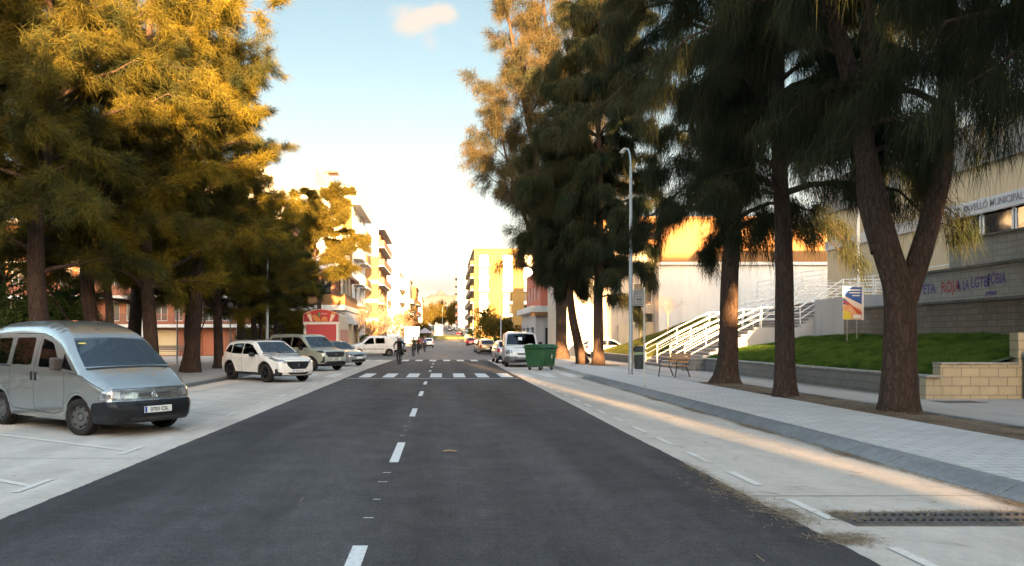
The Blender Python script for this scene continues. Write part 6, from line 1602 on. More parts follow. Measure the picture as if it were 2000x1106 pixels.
# ---- grey-green people carrier
SAGE = paint('sage_grey_paint', (.33, .365, .315), .15, .3)
top = [(-2.12, .36, .04, 'c'), (-2.20, .55, .07), (-2.20, 1.0, .08), (-2.16, 1.4, .10), (-2.08, 1.72, .12), (-1.90, 1.80, .13), (-1.2, 1.825, .14), (-.2, 1.82, .15), (.35, 1.79, .14), (.62, 1.69, .11), (.95, 1.44, .09), (1.28, 1.18, .08), (1.38, 1.12, .08, 'c'),
       (1.65, 1.08, .12), (1.95, 1.02, .13), (2.08, .93, .10), (2.13, .78, .08), (2.15, .55, .09), (2.12, .34, .08), (1.98, .25, .04)]
mpv = dict(top=top, zb=.25, xf=1.42, xr=-1.33, arch=.385, rw=.325, w=.915, belt=1.12, tumble=.16, nose=.14, tail=.03, shoulder=.02, bow=.16, bowx=.6, crown=.03, crease=0, paint=SAGE, wheel='spoke', tw=.205, inset=.02, mirror=(.78, 1.13, BLK),
    side=[('window', CGLASS, rounded([(-.12, 1.17), (1.18, 1.15), (.92, 1.34), (.55, 1.62), (.30, 1.67), (-.08, 1.68)], .03)), ('window', CGLASS, rounded([(-1.08, 1.17), (-.17, 1.17), (-.14, 1.68), (-1.05, 1.67)], .03)), ('window', CGLASS, rounded([(-1.98, 1.19), (-1.13, 1.17), (-1.10, 1.67), (-1.88, 1.64)], .04)),
          seam((-.15, 1.16), (-.15, .36), (.9, .36)), seam((.98, 1.12), (.98, .5)), seam((-1.1, 1.16), (-1.08, .7), (-.9, .36), (-.15, .36)), seam((-1.0, .98), (-2.1, .98), w=.025),
          ('cladding', BLK, [(-2.3, .1), (2.3, .1), (2.3, .40), (1.86, .36), (-1.8, .34), (-2.3, .42)]), ('arch_trim', BLK, [(1.42 + r_ * math.cos(a), .325 + r_ * math.sin(a)) for r_, rg_ in ((.43, range(-2, 27)), (.38, range(26, -3, -1))) for a in [PI * k / 24 for k in rg_]]),
          ('headlight', BLK, [(1.78, .96), (2.3, .84), (2.3, .94), (2.0, 1.0), (1.8, 1.0)]), ('air_intake', BLK, [(1.95, .42), (2.3, .42), (2.3, .74), (2.12, .74), (2.10, .55)]), ('tail_lamp', REDL, [(-2.3, .9), (-2.1, .9), (-2.05, 1.45), (-2.3, 1.45)])],
    rim=[('windscreen', CGLASS_L, [('x', .64, -.68), ('x', .63, 0), ('x', .64, .68), ('x', 1.25, .80), ('x', 1.26, 0), ('x', 1.25, -.80)], False), ('body', SEAMM, [('x', 1.265, -.82), ('x', 1.265, .82), ('x', 1.34, .83), ('x', 1.34, -.83)], False),
         ('grille', BLK, [('z', .70, -.50), ('z', .80, -.58), ('z', .94, -.62), ('z', .94, .62), ('z', .80, .58), ('z', .70, .50)], False, .003), ('headlight', LAMP, [('z', .80, .62), ('z', .93, .64), ('z', .96, .86), ('z', .86, .86)], True), ('headlight_reflector', LAMPIN, [('z', .84, .66), ('z', .90, .66), ('z', .92, .76), ('z', .86, .76)], True, .003),
         ('cladding', BLK, [('z', .252, -.88), ('z', .40, -.88), ('z', .49, -.55), ('z', .49, .55), ('z', .40, .88), ('z', .252, .88)], False), ('air_intake', BLK, [('z', .45, .72), ('z', .72, .80), ('z', .72, .88), ('z', .45, .88)], True), ('rear_window', CGLASS, [('r', 1.2, -.6), ('r', 1.62, -.58), ('r', 1.62, .58), ('r', 1.2, .6)], False)])
rt, ob, W_, S_ = make_car(mpv, 'people_carrier', 'sage grey people carrier parked behind the white crossover', (-7.05, 39.7, 0), R(-41), None, 'van')
plate(rt, 2.30, .59, ''); interior(rt, (.25, -.7), .88, .4, .75, 1.22, 1.2); b = MB(); b.lathe([(.085, 0), (.08, .012), (.01, .014)], 20, 'x', (2.275, 0, .82)); b.v = [(q[0], q[1], .82 + (q[2] - .82) * .5) for q in b.v]; b.build('emblem', CHROME, rt, smooth=True)
for s_ in (1, -1):
    for x in (.05, -.28): b = MB(); b.box(x - .1, s_ * .90, 1.0, x + .1, s_ * .93, 1.035); b.build('door_handle', BLK, rt, bevel=.006)

# ---- generic hatchback for the farther cars
def hatch_spec(col, wheel='spoke', H=1.46, est=False):
    k = H / 1.46
    top = [(-1.92, .36, .04, 'c'), (-2.0, .52, .08), (-2.0, .80, .10), (-1.93, .98 * k, .09), (-1.70, 1.25 * k, .09), (-1.50, 1.38 * k, .10), (-1.0, 1.44 * k, .11), (-.3, 1.46 * k, .12), (.1, 1.42 * k, .11), (.45, 1.26 * k, .09), (.85, 1.02 * k, .08), (.98, .95 * k, .08, 'c'), (1.3, .90 * k, .12), (1.65, .82 * k, .13), (1.85, .72, .10), (1.92, .60, .08), (1.93, .40, .08), (1.88, .26, .06), (1.75, .22, .04)]
    return dict(top=top, zb=.22, xf=1.22, xr=-1.25, arch=.36, rw=.305, w=.85, belt=.92 * k, tumble=.30, nose=.15, tail=.07, shoulder=.02, bow=.18, bowx=.5, crown=.03, paint=col, wheel=wheel, tw=.19, inset=.02, mirror=(.48, .97 * k, BLK), rbow=.12,
        side=[('window', CGLASS, rounded([(-.32, .97 * k), (.75, .95 * k), (.40, 1.20 * k), (.08, 1.34 * k), (-.28, 1.37 * k)], .03)), ('window', CGLASS, rounded([(-1.35, 1.0 * k), (-.37, .97 * k), (-.33, 1.37 * k), (-.95, 1.35 * k), (-1.2, 1.27 * k)], .03)),
              seam((.78, .93 * k), (.85, .7), (.78, .28)), seam((-.35, .95 * k), (-.35, .28)), seam((-1.2, .98 * k), (-.95, .6), (-.8, .3)), ('sill_trim', BLK, [(-2.1, .1), (2.1, .1), (2.1, .28), (-2.1, .28)]),
              ('headlight', LAMP, [(1.45, .74), (2.1, .60), (2.1, .72), (1.7, .80)]), ('tail_lamp', REDL, [(-2.2, .70), (-1.86, .74), (-1.82, .95 * k), (-2.2, .95 * k)])],
        rim=[('windscreen', CGLASS_L, [('x', .12, -.56), ('x', .12, .56), ('x', .86, .70), ('x', .87, 0), ('x', .86, -.70)], False), ('body', SEAMM, [('x', .875, -.72), ('x', .875, .72), ('x', .94, .72), ('x', .94, -.72)], False),
             ('headlight', LAMP, [('z', .60, .45), ('z', .70, .42), ('z', .74, .8), ('z', .62, .8)], True), ('grille', BLK, [('z', .58, -.38), ('z', .68, -.38), ('z', .68, .38), ('z', .58, .38)], False, .003), ('lower_grille', BLK, [('z', .27, -.5), ('z', .40, -.5), ('z', .40, .5), ('z', .27, .5)], False, .002),
             ('rear_window', CGLASS, [('r', 1.0 * k, -.60), ('r', 1.32 * k, -.50), ('r', 1.32 * k, .50), ('r', 1.0 * k, .60)], False), ('tail_lamp', REDL, [('r', .70, .56), ('r', .93 * k, .60), ('r', .93 * k, .84), ('r', .70, .84)], True), ('rear_bumper', BLK, [('r', .37, -.8), ('r', .48, -.8), ('r', .48, .8), ('r', .37, .8)], False)])
def hatch(label, loc, rz, col, H=1.46, front='', rear='', group=None):
    rt, _, _, _ = make_car(hatch_spec(col, 'spoke', H), 'hatchback_car', label, loc, rz, group, 'car', g=.09)
    plate(rt, 2.115, .50, front); plate(rt, -2.125, .58, rear, rear=True); interior(rt, (-.05, -.85), .80, .32, .52, .98, .75)
    return rt
GC = 'cars parked along the street'
hatch('small silver grey hatchback behind the sage people carrier', (-6.45, 46.0, 0), R(-42), paint('light_grey_paint', (.30, .32, .33), .6), 1.45, '', group=GC)
hatch('silver hatchback parked tail towards us behind the white van on the right', (4.2, 51.5, 0), R(92), paint('silver_paint', (.42, .43, .44), .6), 1.47, rear='', group=GC)
hatch('golden lit hatchback with a bright rear window on the right side of the street', (4.35, 78, 0), R(91), paint('champagne_paint', (.40, .27, .15), .5), 1.48, rear='', group=GC)
hatch('brown estate car parked just beyond the golden hatchback', (4.4, 84.5, 0), R(90), paint('brown_paint', (.16, .09, .06), .4), 1.52, group=GC)
hatch('dark red car parked just beyond the brown one', (4.5, 91.5, 0), R(90), paint('maroon_paint', (.14, .03, .025), .4), 1.46, group=GC)
hatch('bright red car parked apart, beyond the dark red one', (5.2, 141, gz(141)), R(80), paint('red_paint', (.38, .02, .02), .2), 1.5, group=GC)
hatch('silver car facing us behind the teal van on the left', (-5.4, 89, 0), R(-75), paint('silver_paint', (.42, .43, .44), .6), 1.5, group=GC)
hatch('pale grey car parked behind the silver one on the left', (-6.4, 95, 0), R(-75), paint('light_grey_paint', (.30, .32, .33), .6), 1.5, group=GC)
hatch('white car driving away in the sunlit left lane behind the cyclists', (-2.5, 128, gz(128)), R(92), paint('white_paint', (.62, .60, .56)), 1.55, rear='', group=GC)
# cars on the rise beyond the roundabout
GF = 'tiny cars beyond the roundabout'
colsF = [paint('white_paint', (.62, .60, .56)), paint('silver_paint', (.42, .43, .44), .6), paint('light_grey_paint', (.30, .32, .33), .6), paint('red_paint', (.38, .02, .02), .2), paint('dark_grey_paint', (.06, .065, .07), .5)]
far = hatch('small white car angled on the rise beyond the roundabout', (9.5, 262, gz(262) + .05), R(-60), colsF[0], 1.5, group=GF)
for i, (x, y, a, c, l) in enumerate(((4.6, 215, 85, 3, 'small red car stopped at the edge of the roundabout'), (8.2, 275, -60, 1, 'small silver car behind the angled white one on the rise'), (6.8, 288, -65, 2, 'small grey car third in the angled row on the rise'), (6.2, 305, -70, 0, 'small white car fourth in the angled row on the rise'),
                                  (-7.5, 240, -80, 4, 'small dark car left of the roundabout hoarding'), (-5.5, 255, -85, 1, 'small silver car above the dark one beyond the hoarding'), (2.5, 300, 88, 4, 'small dark car on the lane beyond the hoarding'), (3.6, 330, 88, 0, 'small white car climbing the farthest stretch of road'))):
    o = copy_tree(far); o.location = (x, y, gz(y) + .02); o.rotation_euler = (0, 0, R(a)); o['label'] = l
    for ch in o.children:
        if ch.name.startswith('body'): ch.data = ch.data.copy(); ch.data.materials[0] = colsF[c]

DASHM_ = M('dashboard', (.03, .03, .032), .8)
# ---- white delivery van facing us on the right
VWH = paint('van_white_paint', (.64, .63, .61), 0, .35, .5); GREYB = M('grey_bumper', (.10, .105, .115), .6, col2=(.06, .06, .065), nscale=7, nlo=.45, nhi=.6)
top = [(-2.35, .36, .04, 'c'), (-2.40, .6, .06), (-2.40, 1.3, .08), (-2.36, 1.75, .10), (-2.25, 1.90, .11), (-1.5, 1.945, .12), (0, 1.955, .13), (.75, 1.93, .13), (1.12, 1.86, .12), (1.38, 1.66, .10), (1.62, 1.42, .09), (1.82, 1.22, .09), (1.92, 1.13, .10, 'c'),
       (2.10, 1.06, .12), (2.28, .94, .13), (2.36, .80, .12), (2.38, .62, .10), (2.42, .55, .09), (2.42, .36, .09), (2.32, .26, .05)]
dvan = dict(top=top, zb=.28, xf=1.50, xr=-1.60, arch=.39, rw=.33, w=.95, belt=1.2, tumble=.13, nose=.17, tail=.02, shoulder=.02, bow=.20, bowx=.9, crown=.05, paint=VWH, wheel='steel', tw=.21, inset=.02,
    side=[('window', CGLASS, rounded([(.62, 1.22), (1.70, 1.18), (1.50, 1.40), (1.22, 1.66), (.66, 1.68)], .04)), seam((.56, 1.72), (.55, .36), (1.1, .36)), seam((1.28, 1.1), (1.30, .7)), seam((-.6, 1.75), (-.6, .36), (.5, .36)), ('bumper*', GREYB, [(1.95, .1), (2.6, .1), (2.6, .62), (2.05, .62), (1.93, .45)]), ('tail_lamp', REDL, [(-2.5, .9), (-2.3, .9), (-2.3, 1.3), (-2.5, 1.3)]),
          ('headlight', LAMP, [(2.05, .78), (2.5, .74), (2.5, .98), (2.12, .98)])],
    rim=[('windscreen', CGLASS, [('x', 1.18, -.74), ('x', 1.17, 0), ('x', 1.18, .74), ('x', 1.80, .82), ('x', 1.82, 0), ('x', 1.80, -.82)], False), ('body', SEAMM, [('x', 1.825, -.84), ('x', 1.825, .84), ('x', 1.86, .84), ('x', 1.86, -.84)], False),
         ('headlight', LAMP, [('z', .76, .52), ('z', .92, .55), ('z', .95, .86), ('z', .80, .88)], True), ('headlight_reflector', LAMPIN, [('z', .80, .62), ('z', .90, .62), ('z', .90, .74), ('z', .80, .74)], True, .003),
         ('grille', BLK, [('z', .70, -.22), ('z', .78, -.30), ('z', .78, .30), ('z', .70, .22)], False, .003), ('bumper*', GREYB, [('z', .27, -.95), ('z', .60, -.95), ('z', .60, .95), ('z', .27, .95)], False), ('lower_grille', BLK, [('z', .31, -.42), ('z', .44, -.42), ('z', .44, .42), ('z', .31, .42)], False, .003),
         ('bonnet_slot', BLK, [('x', 2.05, .08), ('x', 2.085, .08), ('x', 2.085, -.42), ('x', 2.05, -.42)], False, .002), ('body', SEAMM, [('z', .62, -.9), ('z', .628, -.9), ('z', .628, .9), ('z', .62, .9)], False)])
rt, ob, W_, S_ = make_car(dvan, 'delivery_van', 'white delivery van with grey bumper facing us on the right beside the waste container', (4.47, 45.3, 0), R(-92), None, 'van', g=.07)
plate(rt, 2.605, .54, ''); interior(rt, (.75,), .9, .5, .85, 1.35, 1.7)
b = MB(); b.box(.15, -.85, .5, .19, .85, 1.8); b.build('bulkhead', DASHM_, rt)
for s_ in (1, -1):
    b = MB(); b.box(1.30, s_ * 1.12 - .10, 1.13, 1.42, s_ * 1.12 + .10, 1.42); b.build('mirror', BLK, rt, bevel=.04); b = MB(); b.box(1.33, s_ * .98 - .06, 1.15, 1.39, s_ * .98 + .06, 1.20); b.build('mirror_arm', BLK, rt)
b = MB(); b.cbox((1.63, -.05, 1.60), (.006, .22, .24), Matrix.Rotation(R(-44), 3, 'Y')); b.build('paper_on_windscreen', FRAME_W, rt)
b = MB(); b.cbox((1.93, .50, 1.275), (.006, .26, .10), Matrix.Rotation(R(-44), 3, 'Y')); b.build('paper_on_windscreen', FRAME_W, rt)

# ---- small white cargo van side-on, and the teal-windowed van beside it
top = [(-2.15, .36, .04, 'c'), (-2.19, .6, .06), (-2.19, 1.2, .08), (-2.12, 1.68, .10), (-2.0, 1.79, .11), (-1.2, 1.82, .12), (.0, 1.81, .12), (.35, 1.76, .11), (.70, 1.52, .09), (1.10, 1.19, .08), (1.22, 1.12, .08, 'c'), (1.60, 1.02, .13), (1.95, .90, .13), (2.08, .76, .10), (2.12, .55, .09), (2.10, .36, .07), (1.98, .26, .04)]
cvan = dict(top=top, zb=.26, xf=1.32, xr=-1.40, arch=.37, rw=.315, w=.90, belt=1.08, tumble=.15, nose=.14, tail=.02, shoulder=.02, bow=.16, bowx=.6, crown=.03, paint=VWH, wheel='steel', tw=.2, inset=.02, mirror=(.72, 1.12, BLK),
    side=[('window', CGLASS, rounded([(-.02, 1.10), (.98, 1.10), (.62, 1.42), (.36, 1.62), (.02, 1.64)], .04)), ('window', CGLASS, rounded([(-1.0, 1.13), (-.14, 1.13), (-.14, 1.62), (-.98, 1.62)], .05)), seam((-.06, 1.66), (-.08, .36), (.85, .36)), seam((-1.12, 1.66), (-1.1, .36), (-.1, .36)), seam((.90, 1.08), (.92, .5)),
          ('side_strip', BLK, [(-.95, .62), (1.0, .62), (1.0, .67), (-.95, .67)]), ('bumper*', BLK, [(1.75, .1), (2.3, .1), (2.3, .58), (1.88, .58)]), ('rear_bumper*', BLK, [(-2.3, .1), (-1.8, .1), (-1.84, .56), (-2.3, .58)]), ('headlight', LAMP, [(1.62, .78), (2.3, .70), (2.3, .84), (1.75, .92)]), ('tail_lamp', REDL, [(-2.3, .8), (-2.1, .8), (-2.1, 1.25), (-2.3, 1.25)])],
    rim=[('windscreen', CGLASS_L, [('x', .38, -.66), ('x', .38, .66), ('x', 1.08, .78), ('x', 1.09, 0), ('x', 1.08, -.78)], False), ('headlight', LAMP, [('z', .70, .5), ('z', .82, .5), ('z', .86, .84), ('z', .72, .84)], True), ('grille', BLK, [('z', .66, -.4), ('z', .76, -.4), ('z', .76, .4), ('z', .66, .4)], False, .003),
         ('bumper*', BLK, [('z', .27, -.9), ('z', .56, -.9), ('z', .56, .9), ('z', .27, .9)], False), ('rear_window', CGLASS, [('r', 1.15, -.66), ('r', 1.6, -.62), ('r', 1.6, .62), ('r', 1.15, .66)], False)])
rt, ob, W_, S_ = make_car(cvan, 'cargo_van', 'small white van seen from its side on the left, nose to the food stall', (-6.45, 69.3, 0), R(197), None, 'van', g=.08); plate(rt, 2.26, .5, ''); interior(rt, (.15,), .86, .4, .75, 1.2, 1.05)
rt, ob, W_, S_ = make_car(dict(cvan, paint=paint('pale_blue_paint', (.35, .40, .41), .3)), 'cargo_van', 'pale van with a teal windscreen facing us behind the first cyclist', (-4.95, 75.5, 0), R(-80), None, 'van', g=.08); plate(rt, 2.26, .5, ''); interior(rt, (.15,), .86, .4, .75, 1.2, 1.05)
# ================================================================== bushes, small trees and things farther off
GB = 'dark shrubs under the left trees'
rgb = np.random.default_rng(77)
for i, (x, y, h, r) in enumerate(((-14.9, 29.8, 3.9, 1.5), (-17.4, 31.5, 4.4, 2.2), (-16.2, 28.6, 3.4, 1.5), (-24, 30, 4.2, 2.6), (-17.0, 17.5, 3.6, 2.2), (-19.5, 13, 3.8, 2.4), (-23, 21, 4.5, 3.0))):
    leafy('dense_shrub', ('dense dark shrub filling the gap left of the slanting branch', 'larger dark shrub behind the slanting branch', 'dark shrub right behind the silver van roof', 'dark shrub farthest back under the left trees', 'dark shrub behind the van, beyond the picture edge', 'wide dark shrub beyond the picture edge', 'tall dark shrub beside the plaza beyond the picture edge')[i], 'shrub', (x, y, .1),
          [((0, 0, h * .5), (r, r * .9, h * .52)), ((r * .5, .3, h * .35), (r * .7, r * .7, h * .4))], 5200, .14, LEAF, 300 + i, .5, .08, GB)
leafy('evergreen_hedge', 'dark clipped hedge beside the tall lamp post and the food stall', 'hedge', (-11.5, 57.5, .1), [((0, 0, 1.5), (1.7, .9, 1.5)), ((-2.2, 0, 1.4), (1.4, .9, 1.4))], 6000, .13, LEAF, 320, 0, .1)
leafy('evergreen_hedge', 'dark green hedge under the bare trees behind the small white van', 'hedge', (-8.9, 86, .0), [((0, 0, 1.1), (1.6, 1.0, 1.1)), ((2.4, 1, .9), (1.3, .9, .9))], 5000, .16, LEAF, 321, 0, .1)
GBT = 'bare pollarded street trees on the left'
for i, (x, y, H, s_) in enumerate(((-9.1, 81, 5.6, 1), (-7.9, 84.5, 5.2, 2), (-7.8, 97, 5.4, 3), (-7.4, 106, 5.4, 4), (-7.2, 115, 5.4, 5), (-7.0, 126, 5.2, 6))):
    bare_tree('bare_street_tree', ('forked bare tree with spreading branches behind the food stall', 'second bare tree, just right of the forked one', 'bare tree behind the first cyclist', 'bare tree behind the parked silver car', 'thin bare tree before the white van in the sun', 'last bare tree of the left row')[i], (x, y, gz(y)), H, 3.6, 400 + s_, GBT, r0=.11)
bare_tree('bare_sapling', 'bare sapling with a thin straight stem on the grass bank', (14.9, 51, 1.75), 2.9, 1.2, 431, r0=.035, n=7, t0=.5)
bare_tree('bare_sapling', 'small bare sapling in front of the beige building windows', (14.6, 57, 1.2), 3.3, 1.3, 437, r0=.035, n=6, t0=.75)
GY = 'golden bushes and trees on the right pavement'
for i, (x, y, z0, H, r, n) in enumerate(((6.9, 104, 1.6, 4.6, 2.0, 3600), (8.1, 97, 1.5, 4.2, 1.7, 3200), (6.6, 120, 1.8, 5.6, 2.2, 3600), (7.4, 134, 2.0, 5.2, 2.1, 3000))):
    leafy('golden_street_tree', ('golden leafed street tree behind the silver hatchback', 'small golden tree beside the corner shop', 'round golden tree behind the parked cars', 'farther golden tree by the yellow apartment block')[i], 'tree', (x, y, gz(y) + .1), [((0, 0, z0 + (H - z0) * .55), (r, r, (H - z0) * .55))], n, .24, LEAF_G, 340 + i, z0, .1, GY)
GD = 'dark roadside shrubs on the right'
for i, (x, y, r, h) in enumerate(((6.6, 93, 1.1, 1.7), (6.9, 101, 1.2, 1.6), (6.3, 110, 1.1, 1.5), (6.2, 150, 1.6, 2.6))):
    leafy('roadside_shrub', ('spiky green shrub right of the golden hatchback', 'green shrub behind the spiky one', 'low green shrub between the golden trees', 'dark brown shrub beside the bright red car')[i], 'shrub', (x, y, gz(y) + .1), [((0, 0, h * .5), (r, r, h * .5))], 2200, .18, LEAF, 350 + i, 0, .1, GD)
GF2 = 'golden trees closing the end of the street'
first = None
for i, (x, y, H) in enumerate(((-7.5, 330, 11), (-4.0, 345, 12), (-.8, 350, 11.5), (2.6, 348, 12), (6.0, 340, 12.5), (-11, 320, 10), (9.5, 352, 11), (-2.5, 372, 14), (4.2, 376, 14), (13, 360, 12), (-14.5, 345, 12))):
    lab = ('golden tree left of the slim roundabout lamp', 'wide golden tree behind the slim roundabout lamp', 'golden tree just right of the slim lamp', 'golden tree near the far cars', 'golden tree beside the white tower', 'golden tree by the last yellow block', 'golden tree hidden behind the white tower edge', 'taller golden tree of the back row, left', 'taller golden tree of the back row, right', 'golden tree beyond the white tower', 'golden tree beyond the last left block')[i]
    if first is None: first = leafy('golden_tree', lab, 'tree', (x, y, gz(y) - .3), [((0, 0, H * .58), (3.2, 3.0, H * .42))], 3000, .5, LEAF_G, 360, 3.0, .2, GF2)
    else:
        o = copy_tree(first); o.location = (x, y, gz(y) - .3); o.rotation_euler = (0, 0, i * 1.3); o.scale = (H / 11,) * 3; o['label'] = lab
leafy('orange_tree', 'orange leafed tree between the bare trees and the yellow end blocks', 'tree', (-6.6, 150, gz(150)), [((0, 0, 4.2), (2.2, 2.2, 2.6))], 3200, .3, leaf_mat('orange_leaves', (.10, .042, .010), (.12, .058, .014), .3), 390, 2.2, .1)
leafy('golden_shrub', 'low golden shrubs left of the roundabout hoarding', 'shrub', (-5.6, 200, gz(200)), [((0, 0, 2.0), (2.6, 2, 2.2)), ((-3, 2, 2.6), (2.4, 2, 2.8))], 3600, .35, LEAF_G, 391, 0, .1)
# roundabout and hoarding
b = MB(); n = 40; b.add([(2.2 + 6.5 * math.cos(2 * PI * k / n), 212 + 12 * math.sin(2 * PI * k / n), gz(212) + .25) for k in range(n)] + [(2.2 + 3 * math.cos(2 * PI * k / n), 214 + 6 * math.sin(2 * PI * k / n), gz(214) + .8) for k in range(n)] + [(2.2 + 6.6 * math.cos(2 * PI * k / n), 212 + 12.2 * math.sin(2 * PI * k / n), gz(200) - .1) for k in range(n)],
    [(k, (k + 1) % n, n + (k + 1) % n, n + k) for k in range(n)] + [tuple(range(n, 2 * n))] + [(2 * n + k, 2 * n + (k + 1) % n, (k + 1) % n, k) for k in range(n)])
tag(b.build('roundabout_island', GRASS_SOIL), kind='structure')
g = empty('hoarding', (-1.3, 208, gz(208) + .3), 0, 'blank white board standing at the edge of the green roundabout', 'board')
b = MB(); b.box(-1.1, 0, .5, 1.1, .12, 3.3); b.build('panel', FRAME_W, g)
for x in (-.9, .8): b = MB(); b.box(x, .13, -.6, x + .1, .25, 3.0); b.build('leg', STEEL, g)
g = empty('orange_container', (5.5, 172, gz(172)), 0, 'orange recycling container at the far right kerb', 'container')
b = MB(); b.extrude([(-.8, .1), (.8, .1), (.9, 1.3), (.5, 1.75), (-.5, 1.75), (-.9, 1.3)], -.6, .6); b.build('body', M('orange_plastic', (.50, .10, .03), .5), g, bevel=.05)
b = MB(); b.box(-.4, -.62, 1.15, .4, -.601, 1.35); b.build('slot', BLK, g)
# white lorry in the sun on the left
g = empty('box_lorry', (-4.55, 112, gz(112)), R(4), 'sunlit white box lorry standing at the left kerb beyond the bare trees', 'lorry')
b = MB(); b.box(-1.1, 0, .75, 1.1, 5.2, 3.3); b.build('box', FRAME_W, g, bevel=.04)
b = MB(); b.extrude([(5.25, .5), (7.0, .5), (7.05, 1.3), (6.7, 2.3), (5.25, 2.4)], -1.0, 1.0, 'yz'); b.build('cab', VWH, g, bevel=.06)
for x in (-.95, .95):
    for y in (1.2, 6.2): b = MB(); b.lathe([(.1, -.12), (.42, -.12), (.44, 0), (.42, .12), (.1, .12)], 18, 'x', (x, y, .44)); b.build('wheel', RUB, g, smooth=True)
    b = MB(); b.box(x - .12, -.03, .8, x + .12, -.001, 1.0); b.build('tail_lamp', REDL, g)
b = MB(); b.box(-1.05, -.05, .45, 1.05, .05, .62); b.build('bumper', BLK, g)
g = empty('market_parasol', (-3.6, 150, gz(150)), 0, 'grey canopy standing beyond the white lorry', 'canopy')
b = MB(); b.add([(-1.6, -1.6, 2.3), (1.6, -1.6, 2.3), (1.6, 1.6, 2.3), (-1.6, 1.6, 2.3), (0, 0, 3.4)], [(0, 1, 4), (1, 2, 4), (2, 3, 4), (3, 0, 4), (3, 2, 1, 0)]); b.build('canopy', M('grey_canvas', (.22, .21, .24), .8), g)
for (x, y) in ((-1.5, -1.5), (1.5, -1.5), (1.5, 1.5), (-1.5, 1.5)): b = MB(); b.tube([(x, y, 0), (x, y, 2.35)], .03, 6); b.build('leg', STEEL, g)
hatch('white car parked behind the low wall in front of the beige building', (13.2, 61.6, .1), R(8), colsF[0], 1.45)
leafy('sapling', 'thin leafed unseen tree added behind us to dapple the sun streak', 'tree', (8.9, -30, 0), [((0, 0, 5.2), (1.5, 1.6, 1.9))], 520, .16, LEAF, 399, 3.2, .05)  # unseen tree added to break up the sun streak on the lane
# houses along the far side of the plaza, reflected in the car windows
shell('plaza_house', 'orange house row along the far left side of the plaza', -70, -46, -20, 60, 0, 11, W_ORANGE, {'E': grid_ops(14, 2, 5.4, 1.6, (1.2, 4.4, 7.6), 1.6, 'd')})
for i, (y, l) in enumerate(((4.6, 'casuarina of the right row level with us, outside the picture'), (-1.4, 'casuarina of the right row behind us, outside the picture'))):
    copy_tree_at(t0, (9.3, y, .35), 2.0 + i, l, (1, 1, 1.12))
# ================================================================== cyclists
def skin_body(name, joints, edges, mats, parent, classify, sub=1, root=0):
    me = bpy.data.meshes.new(name); keys = list(joints); idx = {k: i for i, k in enumerate(keys)}
    me.from_pydata([joints[k][0] for k in keys], [(idx[a], idx[b_]) for a, b_ in edges], []); o = bpy.data.objects.new(name + '_src', me); COL.objects.link(o)
    md = o.modifiers.new('skin', 'SKIN'); md.use_smooth_shade = True; md.branch_smoothing = .3
    sv = me.skin_vertices[0].data
    for k in keys: r = joints[k][1]; sv[idx[k]].radius = r if isinstance(r, tuple) else (r, r)
    for q in sv: q.use_root = False
    sv[root].use_root = True
    if sub: sb = o.modifiers.new('sub', 'SUBSURF'); sb.levels = sub; sb.render_levels = sub
    bpy.context.view_layer.update(); dg = bpy.context.evaluated_depsgraph_get(); m2 = bpy.data.meshes.new_from_object(o.evaluated_get(dg)); bpy.data.objects.remove(o)
    m2.materials.clear()
    for m_ in mats: m2.materials.append(m_)
    for p_ in m2.polygons: p_.material_index = classify(p_.center); p_.use_smooth = True
    m2.name = name; o2 = bpy.data.objects.new(name, m2); COL.objects.link(o2)
    if parent: o2.parent = parent
    return o2
SKIN = M('skin', (.42, .24, .16), .55); HELM = M('helmet_white', (.80, .80, .82), .35); HELMB = M('helmet_dark', (.05, .05, .06), .4)
